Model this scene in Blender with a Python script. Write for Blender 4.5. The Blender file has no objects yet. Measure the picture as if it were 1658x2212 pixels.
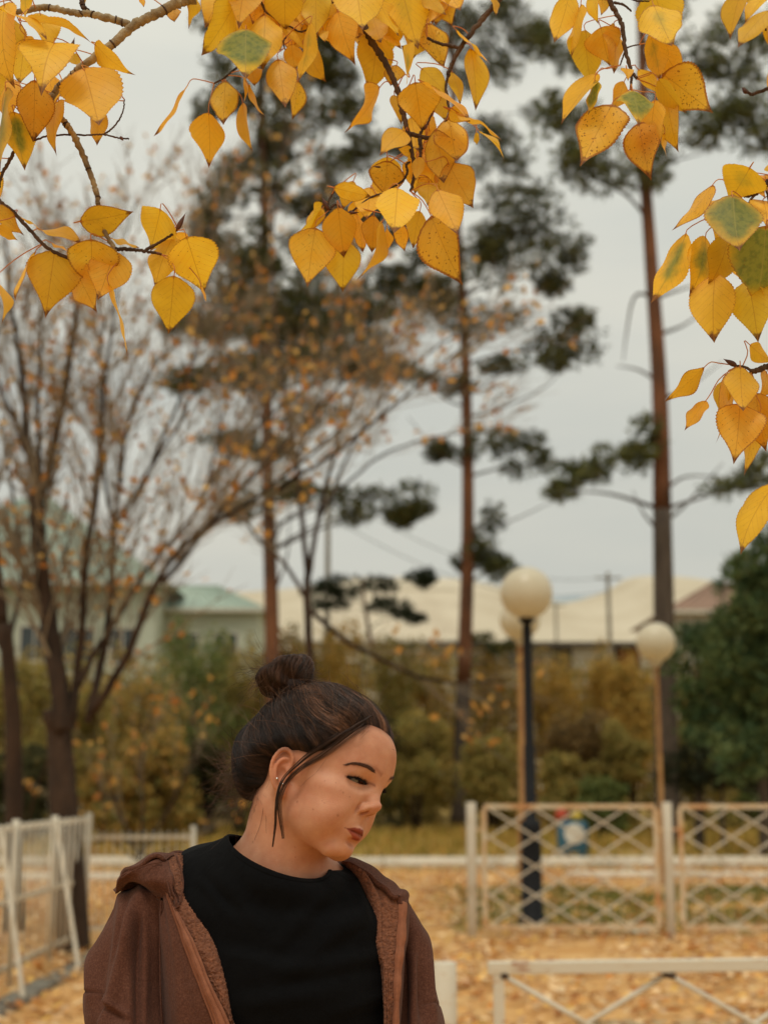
import bpy, math, random
import numpy as np
from mathutils import Vector, Matrix, noise
from mathutils.bvhtree import BVHTree

rng = np.random.default_rng(7)
random.seed(7)
SC = bpy.context.scene
COL = SC.collection
R = math.radians

# ---------------------------------------------------------------- camera
FPX = 3072.0                      # focal length in units of 1/2212 of the frame height
TH = math.atan(584 / FPX)         # the lens looks up by about 11 degrees
CAM = np.array([0.0, 0.0, 1.5])
FW = np.array([0, math.cos(TH), math.sin(TH)]); UP = np.array([0, -math.sin(TH), math.cos(TH)]); RT = np.array([1.0, 0, 0])
cd = bpy.data.cameras.new('camera'); cam = bpy.data.objects.new('camera', cd); COL.objects.link(cam)
cam.location = CAM; cam.rotation_euler = (R(90) + TH, 0, 0)
cd.sensor_fit = 'VERTICAL'; cd.sensor_height = 36; cd.lens = 36 * FPX / 2212
cd.clip_start = 0.05; cd.clip_end = 3000
cd.dof.use_dof = True; cd.dof.focus_distance = 2.02; cd.dof.aperture_fstop = 4.0; cd.dof.aperture_blades = 0
SC.camera = cam

# ---------------------------------------------------------------- sky: an even overcast over a Nishita sky
SUN_EL, SUN_AZ = R(64), R(196)    # azimuth measured clockwise from +Y: behind the camera, to the left
w = bpy.data.worlds.new('World'); SC.world = w; w.use_nodes = True
nt = w.node_tree; N = nt.nodes; L = nt.links
bg = N['Background']; bg.inputs['Strength'].default_value = 0.1
sky = N.new('ShaderNodeTexSky'); sky.sky_type = 'NISHITA'; sky.sun_disc = False
sky.sun_elevation = SUN_EL; sky.sun_rotation = SUN_AZ
tc = N.new('ShaderNodeTexCoord')
sep = N.new('ShaderNodeSeparateXYZ'); L.new(tc.outputs['Generated'], sep.inputs[0])
elev = N.new('ShaderNodeMapRange'); elev.inputs['From Min'].default_value = 0; elev.inputs['From Max'].default_value = 1
elev.inputs['To Min'].default_value = 0.95; elev.inputs['To Max'].default_value = 1.75
L.new(sep.outputs['Z'], elev.inputs['Value'])
mp = N.new('ShaderNodeMapping'); mp.inputs['Scale'].default_value = (1.2, 1.2, 5.0); L.new(tc.outputs['Generated'], mp.inputs[0])
cn = N.new('ShaderNodeTexNoise'); cn.inputs['Scale'].default_value = 1.6; cn.inputs['Detail'].default_value = 4; cn.inputs['Roughness'].default_value = 0.5
L.new(mp.outputs[0], cn.inputs['Vector'])
cr = N.new('ShaderNodeValToRGB'); L.new(cn.outputs['Fac'], cr.inputs[0])
cr.color_ramp.elements[0].position = 0.36; cr.color_ramp.elements[0].color = (0.81, 0.835, 0.765, 1)
cr.color_ramp.elements[1].position = 0.64; cr.color_ramp.elements[1].color = (1.0, 0.98, 0.85, 1)
sc1 = N.new('ShaderNodeVectorMath'); sc1.operation = 'SCALE'; L.new(cr.outputs[0], sc1.inputs[0]); L.new(elev.outputs[0], sc1.inputs['Scale'])
sc2 = N.new('ShaderNodeVectorMath'); sc2.operation = 'SCALE'; L.new(sc1.outputs[0], sc2.inputs[0]); sc2.inputs['Scale'].default_value = 6.1
mx = N.new('ShaderNodeMix'); mx.data_type = 'RGBA'; mx.inputs['Factor'].default_value = 0.96
L.new(sky.outputs[0], mx.inputs['A']); L.new(sc2.outputs[0], mx.inputs['B']); L.new(mx.outputs['Result'], bg.inputs['Color'])

sd = bpy.data.lights.new('sun', 'SUN'); sun = bpy.data.objects.new('sun', sd); COL.objects.link(sun)
sd.energy = 1.35; sd.angle = R(16); sd.color = (1.0, 0.93, 0.82)
sdir = Vector((math.sin(SUN_AZ) * math.cos(SUN_EL), math.cos(SUN_AZ) * math.cos(SUN_EL), math.sin(SUN_EL)))
sun.rotation_euler = sdir.to_track_quat('Z', 'Y').to_euler()

SC.view_settings.view_transform = 'Standard'; SC.view_settings.look = 'None'
SC.view_settings.exposure = 0.0; SC.view_settings.gamma = 1.0; SC.view_settings.use_curve_mapping = False
SC.render.engine = 'CYCLES'
SC.cycles.use_denoising = True; SC.cycles.max_bounces = 6; SC.cycles.diffuse_bounces = 3; SC.cycles.glossy_bounces = 2
SC.cycles.transmission_bounces = 3; SC.cycles.transparent_max_bounces = 6; SC.cycles.caustics_reflective = False; SC.cycles.caustics_refractive = False

# ---------------------------------------------------------------- helpers
def G(px, py, d):
    """the world point at distance Y = d seen at (px, py) of the 1658 x 2212 frame"""
    r = FW + RT * (px - 829) / FPX - UP * (py - 1106) / FPX
    return CAM + r * (d / r[1])

def ray(px, py):
    r = FW + RT * (px - 829) / FPX - UP * (py - 1106) / FPX
    return r / np.linalg.norm(r)

def ground(px, py):
    r = ray(px, py)
    return CAM + r * (-CAM[2] / r[2])

def proj(P):
    v = np.asarray(P) - CAM; z = v @ FW
    return np.stack([829 + FPX * (v @ RT) / z, 1106 - FPX * (v @ UP) / z], -1)

def tag(o, label=None, cat=None, group=None, kind=None):
    if label: o['label'] = label
    if cat: o['category'] = cat
    if group: o['group'] = group
    if kind: o['kind'] = kind
    return o

def empty(name, loc=(0, 0, 0)):
    o = bpy.data.objects.new(name, None); COL.objects.link(o); o.location = loc; o.empty_display_size = 0.1
    return o

def link(name, me, parent=None, mat=None, smooth=True):
    o = bpy.data.objects.new(name, me); COL.objects.link(o)
    if mat and not me.materials: me.materials.append(mat)
    if parent is not None:
        o.parent = parent
        o.matrix_parent_inverse = Matrix.Translation(-Vector(parent.location))
    return o

def mesh_np(name, V, F, smooth=True):
    """mesh from arrays; F is (n,3) or (n,4) or a list of such arrays"""
    V = np.asarray(V, np.float32).reshape(-1, 3)
    Fs = F if isinstance(F, list) else [F]
    Fs = [np.asarray(f, np.int32) for f in Fs if len(f)]
    me = bpy.data.meshes.new(name)
    me.vertices.add(len(V)); me.vertices.foreach_set('co', V.ravel())
    tot = np.concatenate([np.full(len(f), f.shape[1], np.int32) for f in Fs]) if Fs else np.zeros(0, np.int32)
    idx = np.concatenate([f.ravel() for f in Fs]) if Fs else np.zeros(0, np.int32)
    me.loops.add(len(idx)); me.loops.foreach_set('vertex_index', idx)
    st = np.concatenate([[0], np.cumsum(tot)[:-1]]).astype(np.int32)
    me.polygons.add(len(tot)); me.polygons.foreach_set('loop_start', st)
    try: me.polygons.foreach_set('loop_total', tot)
    except Exception: pass
    me.polygons.foreach_set('use_smooth', np.full(len(tot), smooth, bool))
    me.update(calc_edges=True)
    return me

class MB:
    def __init__(s): s.V = []; s.F4 = []; s.F3 = []; s.n = 0; s.C = []
    def add(s, V, F4=None, F3=None, c=None):
        V = np.asarray(V, float).reshape(-1, 3)
        if F4 is not None and len(F4): s.F4.append(np.asarray(F4) + s.n)
        if F3 is not None and len(F3): s.F3.append(np.asarray(F3) + s.n)
        s.V.append(V); s.n += len(V)
        if c is not None: s.C.append(np.tile(np.asarray(c, float), (len(V), 1)))
        return s
    def mesh(s, name, smooth=True):
        fs = []
        if s.F4: fs.append(np.concatenate(s.F4))
        if s.F3: fs.append(np.concatenate(s.F3))
        me = mesh_np(name, np.concatenate(s.V), fs, smooth)
        if s.C:
            C = np.concatenate(s.C); C = np.concatenate([C, np.ones((len(C), 1))], 1).astype(np.float32)
            a = me.color_attributes.new('tint', 'FLOAT_COLOR', 'POINT'); a.data.foreach_set('color', C.ravel())
        return me
    def build(s, name, mat, parent=None, smooth=True):
        return link(name, s.mesh(name, smooth), parent, mat)

BOXF = [(0, 1, 3, 2), (4, 6, 7, 5), (0, 4, 5, 1), (2, 3, 7, 6), (0, 2, 6, 4), (1, 5, 7, 3)]
def box(mb, c, s, rot=None):
    c = np.asarray(c, float); h = np.asarray(s, float) / 2
    V = np.array([(x, y, z) for x in (-1, 1) for y in (-1, 1) for z in (-1, 1)], float) * h
    if rot is not None: V = V @ np.asarray(rot).T
    return mb.add(V + c, BOXF)

def bar(mb, a, b, w, t, side=(0, 1, 0)):
    """a flat or square bar from a to b: w wide, t deep along 'side'"""
    a = np.asarray(a, float); b = np.asarray(b, float); d = b - a; Ln = np.linalg.norm(d); d /= Ln
    s = np.asarray(side, float); s = s - d * (s @ d); s /= np.linalg.norm(s); u = np.cross(d, s)
    return box(mb, (a + b) / 2, (Ln, t, w), np.stack([d, s, u], 1))

def tube(mb, pts, rad, sides=8, cap=True, c=None, ell=None):
    P = np.asarray(pts, float); n = len(P); rad = np.broadcast_to(np.asarray(rad, float), (n,))
    T = np.gradient(P, axis=0); T /= np.linalg.norm(T, axis=1)[:, None] + 1e-12
    u = np.cross(T[0], (0, 0, 1.0)) if abs(T[0][2]) < 0.9 else np.cross(T[0], (0, 1.0, 0))
    U = []
    for t in T:
        u = u - t * (u @ t); u = u / (np.linalg.norm(u) + 1e-12); U.append(u)
    U = np.array(U); W = np.cross(T, U)
    a = np.arange(sides) / sides * 2 * np.pi
    e = 1.0 if ell is None else ell
    V = P[:, None] + rad[:, None, None] * (np.cos(a)[None, :, None] * U[:, None] + e * np.sin(a)[None, :, None] * W[:, None])
    V = V.reshape(-1, 3)
    i = np.arange(n - 1)[:, None] * sides; j = np.arange(sides)[None]; k = (j + 1) % sides
    F = np.stack([i + j, i + k, i + sides + k, i + sides + j], -1).reshape(-1, 4)
    F3 = []
    if cap:
        V = np.concatenate([V, P[:1], P[-1:]]); c0 = n * sides
        F3 = [(c0, (q + 1) % sides, q) for q in range(sides)] + [(c0 + 1, (n - 1) * sides + q, (n - 1) * sides + (q + 1) % sides) for q in range(sides)]
    mb.add(V, F, F3, c)
    return mb

def lathe(mb, prof, c=(0, 0, 0), sides=24):
    """profile of (radius, height) pairs turned about the vertical"""
    pr = np.asarray(prof, float); n = len(pr); a = np.arange(sides) / sides * 2 * np.pi
    V = np.stack([pr[:, 0:1] * np.cos(a), pr[:, 0:1] * np.sin(a), np.repeat(pr[:, 1:2], sides, 1)], -1).reshape(-1, 3) + np.asarray(c, float)
    i = np.arange(n - 1)[:, None] * sides; j = np.arange(sides)[None]; k = (j + 1) % sides
    return mb.add(V, np.stack([i + j, i + k, i + sides + k, i + sides + j], -1).reshape(-1, 4))

def spline(P, n):
    """Catmull-Rom through the rows of P, resampled to n points"""
    P = np.asarray(P, float)
    if len(P) == 2: return P[0] + (P[1] - P[0]) * np.linspace(0, 1, n)[:, None]
    Q = np.concatenate([2 * P[:1] - P[1:2], P, 2 * P[-1:] - P[-2:-1]])
    t = np.linspace(0, len(P) - 1 - 1e-9, n); i = t.astype(int); u = (t - i).reshape((-1,) + (1,) * (P.ndim - 1))
    a, b, c, d = Q[i], Q[i + 1], Q[i + 2], Q[i + 3]
    return 0.5 * (2 * b + (c - a) * u + (2 * a - 5 * b + 4 * c - d) * u ** 2 + (3 * b - a - 3 * c + d) * u ** 3)

# ---------------------------------------------------------------- materials
def lin(r, g, b):
    return tuple((c / 255 / 12.92 if c / 255 <= 0.04045 else ((c / 255 + 0.055) / 1.055) ** 2.4) for c in (r, g, b)) + (1.0,)

def mat(name, c1, c2=None, scale=8, rough=0.8, bump=0.0, bscale=None, c3=None, spec=0.3, detail=4, attr=False, sheen=0.0,
        trans=0.0, contrast=(0.35, 0.65), stretch=(1, 1, 1), rand=0.0, metal=0.0):
    m = bpy.data.materials.new(name); m.use_nodes = True; nt = m.node_tree; N = nt.nodes; L = nt.links
    p = N['Principled BSDF']; p.inputs['Roughness'].default_value = rough; p.inputs['Specular IOR Level'].default_value = spec
    p.inputs['Metallic'].default_value = metal
    if sheen: p.inputs['Sheen Weight'].default_value = sheen
    c2 = c2 or c1
    tcn = N.new('ShaderNodeTexCoord'); mpn = N.new('ShaderNodeMapping'); mpn.inputs['Scale'].default_value = stretch
    L.new(tcn.outputs['Object'], mpn.inputs[0])
    nz = N.new('ShaderNodeTexNoise'); nz.inputs['Scale'].default_value = scale; nz.inputs['Detail'].default_value = detail
    nz.inputs['Roughness'].default_value = 0.6; L.new(mpn.outputs[0], nz.inputs['Vector'])
    rp = N.new('ShaderNodeValToRGB'); rp.color_ramp.elements[0].position = contrast[0]; rp.color_ramp.elements[1].position = contrast[1]
    rp.color_ramp.elements[0].color = tuple(c1[:3]) + (1,); rp.color_ramp.elements[1].color = tuple(c2[:3]) + (1,)
    if c3:
        e = rp.color_ramp.elements.new((contrast[0] + contrast[1]) / 2); e.color = tuple(c3[:3]) + (1,)
    L.new(nz.outputs['Fac'], rp.inputs[0]); col = rp.outputs[0]
    if attr:
        at = N.new('ShaderNodeAttribute'); at.attribute_name = 'tint'
        mm = N.new('ShaderNodeMix'); mm.data_type = 'RGBA'; mm.blend_type = 'MULTIPLY'; mm.inputs['Factor'].default_value = 1
        L.new(col, mm.inputs['A']); L.new(at.outputs['Color'], mm.inputs['B']); col = mm.outputs['Result']
    if rand:
        oi = N.new('ShaderNodeObjectInfo'); hs = N.new('ShaderNodeHueSaturation'); mr = N.new('ShaderNodeMapRange')
        mr.inputs['To Min'].default_value = 1 - rand; mr.inputs['To Max'].default_value = 1 + rand
        L.new(oi.outputs['Random'], mr.inputs['Value']); L.new(mr.outputs[0], hs.inputs['Value']); L.new(col, hs.inputs['Color']); col = hs.outputs[0]
    L.new(col, p.inputs['Base Color'])
    if bump:
        nb = N.new('ShaderNodeTexNoise'); nb.inputs['Scale'].default_value = bscale or scale * 4; nb.inputs['Detail'].default_value = 5
        L.new(mpn.outputs[0], nb.inputs['Vector'])
        bn = N.new('ShaderNodeBump'); bn.inputs['Strength'].default_value = bump; bn.inputs['Distance'].default_value = 1.0 / (bscale or scale * 4)
        L.new(nb.outputs['Fac'], bn.inputs['Height']); L.new(bn.outputs[0], p.inputs['Normal'])
    if trans:
        tr = N.new('ShaderNodeBsdfTranslucent'); L.new(col, tr.inputs['Color']); ms = N.new('ShaderNodeMixShader'); ms.inputs[0].default_value = trans
        L.new(p.outputs[0], ms.inputs[1]); L.new(tr.outputs[0], ms.inputs[2]); L.new(ms.outputs[0], N['Material Output'].inputs['Surface'])
    return m
M = {}
# ================================================================ the setting

M['ground'] = mat('leafy_ground', lin(192, 140, 78), lin(218, 180, 124), 1.6, 0.95, 0.6, 30, c3=lin(204, 158, 98), contrast=(0.3, 0.7))
M['grass_soil'] = mat('grass_soil', lin(132, 112, 56), lin(178, 142, 74), 0.7, 0.95, 0.5, 20, c3=lin(154, 128, 64))
M['white_kerb'] = mat('white_kerb', lin(226, 216, 196), lin(210, 196, 172), 3, 0.8, 0.3)
M['concrete'] = mat('concrete', lin(138, 132, 118), lin(112, 106, 94), 4, 0.9, 0.4)
M['asphalt'] = mat('worn_asphalt', lin(156, 142, 116), lin(186, 156, 110), 2.5, 0.95, 0.4)

# ground: one gently uneven sheet out to the horizon
ng = 150
gx = np.sign(np.linspace(-1, 1, ng)) * np.abs(np.linspace(-1, 1, ng)) ** 2.6 * 900
gy = -60 + 1500 * np.linspace(0, 1, ng) ** 2.4
GX, GY = np.meshgrid(gx, gy, indexing='ij')
GZ = np.array([noise.noise(Vector((x * 0.05, y * 0.05, 0))) * 0.10 if abs(x) < 150 and y > 26 else 0.0 for x, y in zip(GX.ravel(), GY.ravel())])
V = np.stack([GX.ravel(), GY.ravel(), GZ - 0.0], -1)
i = np.arange(ng - 1)[:, None] * ng + np.arange(ng - 1)[None]
tag(link('ground', mesh_np('ground', V, np.stack([i, i + ng, i + ng + 1, i + 1], -1).reshape(-1, 4)), None, M['grass_soil']), kind='structure')

def sheet(name, x0, x1, y0, y1, z, m, n=40, kind='structure', jag=0.0):
    xs = np.linspace(x0, x1, n); ys = np.linspace(y0, y1, n)
    X, Y = np.meshgrid(xs, ys, indexing='ij')
    if jag:
        for q in ((0, slice(None)), (-1, slice(None)), (slice(None), 0), (slice(None), -1)):
            X[q] += rng.normal(0, jag, X[q].shape); Y[q] += rng.normal(0, jag, Y[q].shape)
    V = np.stack([X.ravel(), Y.ravel(), np.full(X.size, z)], -1)
    i = np.arange(n - 1)[:, None] * n + np.arange(n - 1)[None]
    return tag(link(name, mesh_np(name, V, np.stack([i, i + n, i + n + 1, i + 1], -1).reshape(-1, 4)), None, m), kind=kind)

sheet('path', -40, 40, -20, 26.0, 0.004, M['ground'])
sheet('lawn', 0.8, 9.5, 15.0, 21.2, 0.012, M['grass_soil'], jag=0.15)
sheet('paved_walk', 1.2, 12, 8.4, 9.5, 0.010, M['asphalt'], jag=0.06)

# white painted kerbs
def kerb(name, a, b, w, h, seg=2.0, label=None, cat='kerb', group=None, m='white_kerb'):
    a = np.array(a, float); b = np.array(b, float); n = max(1, int(np.linalg.norm(b - a) / seg)); e = empty(name, tuple((a + b) / 2))
    d = (b - a) / np.linalg.norm(b - a)
    for q in range(n):
        p0 = a + (b - a) * q / n + d * 0.008; p1 = a + (b - a) * (q + 1) / n - d * 0.008
        mb = MB(); dz = rng.normal(0, 0.006)
        bar(mb, p0 + (0, 0, h / 2 + dz - 0.02), p1 + (0, 0, h / 2 + dz + rng.normal(0, .004) - 0.02), h + 0.04, w, side=(0, 0, 1) if False else np.cross(d, (0, 0, 1)))
        mb.build('kerb_block', M[m], e)
    tag(e, label, cat, group)
    return e
kerb('kerb', (-14, 26.0, 0), (14, 26.0, 0), 0.16, 0.20, label='long white painted kerb running across behind the lattice fence and the woman')
kerb('kerb', (2.9, 23.2, 0), (14, 23.2, 0), 0.14, 0.11, label='shorter white kerb on the right, just in front of the long kerb')
kerb('kerb', (-9, 22.4, 0), (-3.6, 22.4, 0), 0.14, 0.14, label='white kerb on the left, ending behind the hooded shoulder of the woman')
kerb('kerb', (-2.55, 8.0, 0), (-2.5, 13.2, 0), 0.16, 0.05, 1.0, label='low grey concrete edging at the foot of the white picket fence', m='concrete')

# fallen leaves on the path
def leaf_cards(n, xr, yr, size, cols, z=0.012, flat=0.5):
    x = rng.uniform(*xr, n); y = rng.uniform(*yr, n)
    cl = np.array([noise.noise(Vector((a * 0.9, b * 0.9, 3.0))) for a, b in zip(x, y)])
    keep = cl + rng.normal(0, .35, n) > -0.15
    x, y = x[keep], y[keep]; n = len(x)
    s = rng.uniform(0.6, 1.15, n) * size; a = rng.uniform(0, 2 * np.pi, n)
    t1 = rng.normal(0, flat, n); t2 = rng.normal(0, flat, n)
    zz = z + rng.uniform(0, .025, n)
    U = np.stack([np.cos(a), np.sin(a), np.tanh(t1) * .6], -1); W = np.stack([-np.sin(a), np.cos(a), np.tanh(t2) * .6], -1)
    c = np.stack([x, y, zz + 0.02], -1)
    K = [(-1, 0, 0), (-.35, -.42, .12), (.35, -.34, .05), (1, 0, .15), (.35, .34, .05), (-.35, .42, .12)]
    V = np.stack([c + s[:, None] * .5 * (U * k[0] + W * k[1] * 1.6 + np.array([0, 0, 1]) * k[2]) for k in K], 1)
    V[..., 2] = np.maximum(V[..., 2], z)
    i = np.arange(n)[:, None] * 6
    F = np.concatenate([i + np.array([[0, 1, 2, 3]]), i + np.array([[0, 3, 4, 5]])])
    C = np.array(cols)[rng.integers(0, len(cols), n), :3] * rng.uniform(.75, 1.15, (n, 1))
    me = mesh_np('leaf_litter', V.reshape(-1, 3), F, False)
    at = me.color_attributes.new('tint', 'FLOAT_COLOR', 'POINT')
    at.data.foreach_set('color', np.concatenate([np.repeat(C, 6, 0), np.ones((n * 6, 1))], 1).astype(np.float32).ravel())
    return me
M['litter'] = mat('fallen_leaf', (1, 1, 1, 1), rough=0.75, attr=True, trans=0.15, spec=.2)
LC = [lin(220, 176, 118), lin(212, 156, 86), lin(226, 194, 148), lin(194, 130, 66), lin(230, 184, 100), lin(210, 174, 134), lin(172, 112, 60), lin(234, 204, 158)]
tag(link('fallen_leaves', leaf_cards(52000, (-6.5, 8.5), (7.5, 26), 0.085, LC), None, M['litter']), kind='stuff')
tag(link('outer_leaves', leaf_cards(26000, (-16, 17), (1.5, 25), 0.08, LC), None, M['litter']), kind='stuff')
tag(link('scattered_leaves', leaf_cards(9000, (-14, 14), (26.3, 36), 0.10, LC), None, M['litter']), kind='stuff')

# grass
M['grass'] = mat('grass_blade', (1, 1, 1, 1), rough=0.7, attr=True, trans=0.3, spec=.2)
def blades(n, xr, yr, hr, cols, lean=.25, width=.012, dens=None, z0=0):
    x = rng.uniform(*xr, n); y = rng.uniform(*yr, n)
    if dens:
        cl = np.array([noise.noise(Vector((a * dens, b * dens, 9.0))) for a, b in zip(x, y)]); k = cl > -.1 + rng.normal(0, .15, n); x, y = x[k], y[k]; n = len(x)
    h = rng.uniform(*hr, n); a = rng.uniform(0, 2 * np.pi, n); u = np.stack([np.cos(a), np.sin(a), 0 * a], -1) * width
    l = rng.normal(0, lean, (n, 2)) * h[:, None]
    b = np.stack([x, y, np.full(n, z0)], -1); t = b + np.concatenate([l, h[:, None]], 1); m_ = b + np.concatenate([l * .3, h[:, None] * .55], 1)
    V = np.stack([b - u, b + u, m_ + u * .8, m_ - u * .8, t], 1); i = np.arange(n)[:, None] * 5
    me = mesh_np('grass', V.reshape(-1, 3), [i + np.array([[0, 1, 2, 3]]), i + np.array([[3, 2, 4]])], False)
    C = np.array(cols)[rng.integers(0, len(cols), n), :3] * rng.uniform(.7, 1.2, (n, 1))
    at = me.color_attributes.new('tint', 'FLOAT_COLOR', 'POINT')
    at.data.foreach_set('color', np.concatenate([np.repeat(C, 5, 0), np.ones((n * 5, 1))], 1).astype(np.float32).ravel())
    return me
GC = [lin(192, 158, 78), lin(164, 142, 66), lin(206, 174, 96), lin(136, 126, 56), lin(184, 142, 72)]
tag(link('grass', blades(56000, (-26, 28), (26.4, 46), (.12, .38), GC, width=.022, dens=.5), None, M['grass']), kind='stuff')
GC2 = [lin(110, 118, 56), lin(86, 98, 44), lin(140, 134, 66)]
tag(link('lawn_grass', blades(15000, (1.0, 9.3), (15.2, 21), (.04, .12), GC2, width=.012, dens=.7), None, M['grass']), kind='stuff')

# sandy hills on the horizon
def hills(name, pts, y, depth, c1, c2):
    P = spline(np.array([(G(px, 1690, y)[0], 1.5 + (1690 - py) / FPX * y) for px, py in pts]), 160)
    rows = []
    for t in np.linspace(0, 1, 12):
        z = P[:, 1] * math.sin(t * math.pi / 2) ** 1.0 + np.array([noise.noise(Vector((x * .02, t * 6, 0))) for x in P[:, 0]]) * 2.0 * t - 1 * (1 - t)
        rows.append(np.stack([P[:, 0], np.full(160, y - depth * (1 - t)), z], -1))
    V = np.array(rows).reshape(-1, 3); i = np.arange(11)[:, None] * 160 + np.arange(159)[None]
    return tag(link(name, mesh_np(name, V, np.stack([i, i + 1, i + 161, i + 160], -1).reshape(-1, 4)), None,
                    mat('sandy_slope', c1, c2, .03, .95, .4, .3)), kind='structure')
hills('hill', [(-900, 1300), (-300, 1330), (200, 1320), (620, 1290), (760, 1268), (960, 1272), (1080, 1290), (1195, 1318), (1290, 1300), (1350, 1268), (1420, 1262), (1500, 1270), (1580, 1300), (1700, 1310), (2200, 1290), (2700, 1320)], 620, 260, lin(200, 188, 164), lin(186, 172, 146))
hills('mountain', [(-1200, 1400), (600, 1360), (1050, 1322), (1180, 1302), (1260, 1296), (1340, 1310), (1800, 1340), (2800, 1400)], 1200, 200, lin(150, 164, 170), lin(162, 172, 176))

# ---------------------------------------------------------------- buildings
M['teal_roof'] = mat('hazed_teal_roof', lin(160, 174, 158), lin(144, 160, 146), .6, .6, .2, 3)  # paled towards the sky: haze mixed into the roof colour
M['mint_wall'] = mat('hazed_mint_plaster', lin(202, 206, 184), lin(186, 190, 168), .5, .9, .2, 6)  # wall colour lightened towards the sky in place of haze
M['white_frame'] = mat('white_frame', lin(206, 200, 182), rough=.6)
M['glass'] = mat('window_glass', lin(58, 64, 62), rough=.08, spec=.6)
M['grey_wall'] = mat('grey_render', lin(206, 198, 180), lin(186, 176, 156), .5, .9, .2, 5)
M['brick'] = mat('red_brick', lin(162, 96, 62), lin(140, 80, 54), 1.5, .9, .3, 9)
M['roof_dark'] = mat('dark_eaves', lin(96, 88, 76), lin(76, 68, 58), 1, .8)
M['roof_rust'] = mat('rust_red_roof', lin(150, 120, 100), lin(136, 110, 92), .8, .8, .2, 4)
M['wood_grey'] = mat('grey_wood', lin(132, 124, 108), lin(104, 96, 82), 2, .9, .2)

def window(parent, x, y, z, w_, h_, face=-1):
    fr = MB(); t = .1
    for c, s in (((x, y, z + h_ / 2), (w_ + t, .12, t)), ((x, y, z - h_ / 2), (w_ + t, .12, t)), ((x - w_ / 2, y, z), (t, .115, h_ - t)), ((x + w_ / 2, y, z), (t, .115, h_ - t)), ((x, y, z), (t * .6, .11, h_ - t))):
        box(fr, c, s)
    f = fr.build('window', M['white_frame'], parent, False)
    g = MB(); box(g, (x, y + .02, z), (w_ - t, .02, h_ - t)); o = g.build('pane', M['glass'], None, False); o.parent = f; o.matrix_parent_inverse = Matrix.Identity(4)
    return f

def hip_house(px0, px1, d, dep, eave, ridge, rx0, rx1, wall, roof, wins, label, over=.5, seams=14, name='house'):
    """wall box under a hip roof whose long slope faces the camera; all heights given in the picture at distance d"""
    x0, x1, z1 = X(px0, d), X(px1, d), Z(eave, d); zr = Z(ridge, d + dep / 2); xr0, xr1 = X(rx0, d + dep / 2), X(rx1, d + dep / 2)
    e = empty(name, ((x0 + x1) / 2, d + dep / 2, 0))
    mb = MB(); box(mb, ((x0 + x1) / 2, d + dep / 2, z1 / 2), (x1 - x0, dep, z1)); mb.build('wall', wall, e, False)
    o = over; ym = d + dep / 2; zz = z1 + .01
    V = [(x0 - o, d - o, zz), (x1 + o, d - o, zz), (x1 + o, d + dep + o, zz), (x0 - o, d + dep + o, zz), (xr0, ym, zr), (xr1, ym, zr)]
    mb = MB(); mb.add(V, [(0, 1, 5, 4), (2, 3, 4, 5), (3, 2, 1, 0)], [(1, 2, 5), (3, 0, 4)]); ro = mb.build('roof', roof, e, False)
    mb = MB(); box(mb, ((x0 + x1) / 2, d - o - .03, zz - .06), (x1 - x0 + 2 * o, .05, .2)); mb.build('fascia', M['white_frame'], e, False)
    sm = MB(); A = np.array(V)
    for t in np.linspace(.02, .98, seams):
        a = A[0] + (A[1] - A[0]) * t; b = A[4] + (A[5] - A[4]) * t; bar(sm, a + (0, -.02, .03), b + (0, -.02, .03), .05, .06, (1, 0, 0))
    bar(sm, A[4] + (0, 0, .04), A[5] + (.02, 0, .04), .1, .1)
    so = sm.build('roof_seams', roof, None, False); so.parent = ro; so.matrix_parent_inverse = Matrix.Identity(4); so['kind'] = 'stuff'
    for wx, wz, ww, wh in wins: window(e, X(wx, d), d - .05, Z(wz, d), ww, wh)
    return tag(e, label, 'house')

def Z(py, d): return G(829, py, d)[2]
def X(px, d, py=1500): return G(px, py, d)[0]
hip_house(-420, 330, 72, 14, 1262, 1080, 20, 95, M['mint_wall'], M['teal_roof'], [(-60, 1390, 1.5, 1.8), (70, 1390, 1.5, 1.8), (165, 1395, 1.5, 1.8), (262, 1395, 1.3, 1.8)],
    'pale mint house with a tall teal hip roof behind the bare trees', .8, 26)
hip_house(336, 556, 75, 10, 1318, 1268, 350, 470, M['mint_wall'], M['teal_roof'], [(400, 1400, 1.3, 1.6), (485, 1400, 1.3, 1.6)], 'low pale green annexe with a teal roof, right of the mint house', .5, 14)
# long grey and brick building under the hills
d = 96
e = empty('long_building', tuple(G(1100, 1690, d)))
def wallbox(parent, px0, px1, py0, py1, d, dep, m, name='wall'):
    a = G(px0, py0, d); b = G(px1, py1, d); mb = MB(); z0 = b[2]; z1 = a[2]
    box(mb, ((a[0] + b[0]) / 2, d + dep / 2, (z0 + z1) / 2), (abs(b[0] - a[0]), dep, z1 - z0)); return mb.build(name, m, parent, False)
wallbox(e, 930, 1235, 1398, 1688, d, 8, M['grey_wall'])
wallbox(e, 1235, 1335, 1398, 1688, d - .4, 8.4, M['grey_wall'])
wallbox(e, 1336, 1420, 1398, 1688, d, 8, M['brick'])
wallbox(e, 915, 1440, 1386, 1397, d - 1.0, 10, M['roof_dark'], 'eaves')
wallbox(e, 1195, 1234, 1398, 1450, d - .5, .5, M['roof_dark'], 'door')
for px in (960, 1010, 1060, 1110, 1160): window(e, X(px, d), d - .03, Z(1430, d), 1.0, 1.2)
tag(e, 'long low grey building with dark eaves and a red brick end, below the sandy hill', 'building')
hip_house(640, 1012, 112, 20, 1384, 1276, 700, 985, M['grey_wall'], mat('pale_roof', lin(204, 192, 168), lin(190, 176, 152), .5, .8, .2, 2), [(720, 1410, 1.5, 1.5), (880, 1410, 1.5, 1.5)],
    'wide shed with a pale sand coloured roof behind the middle pine', .5, 30, 'shed')
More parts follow.
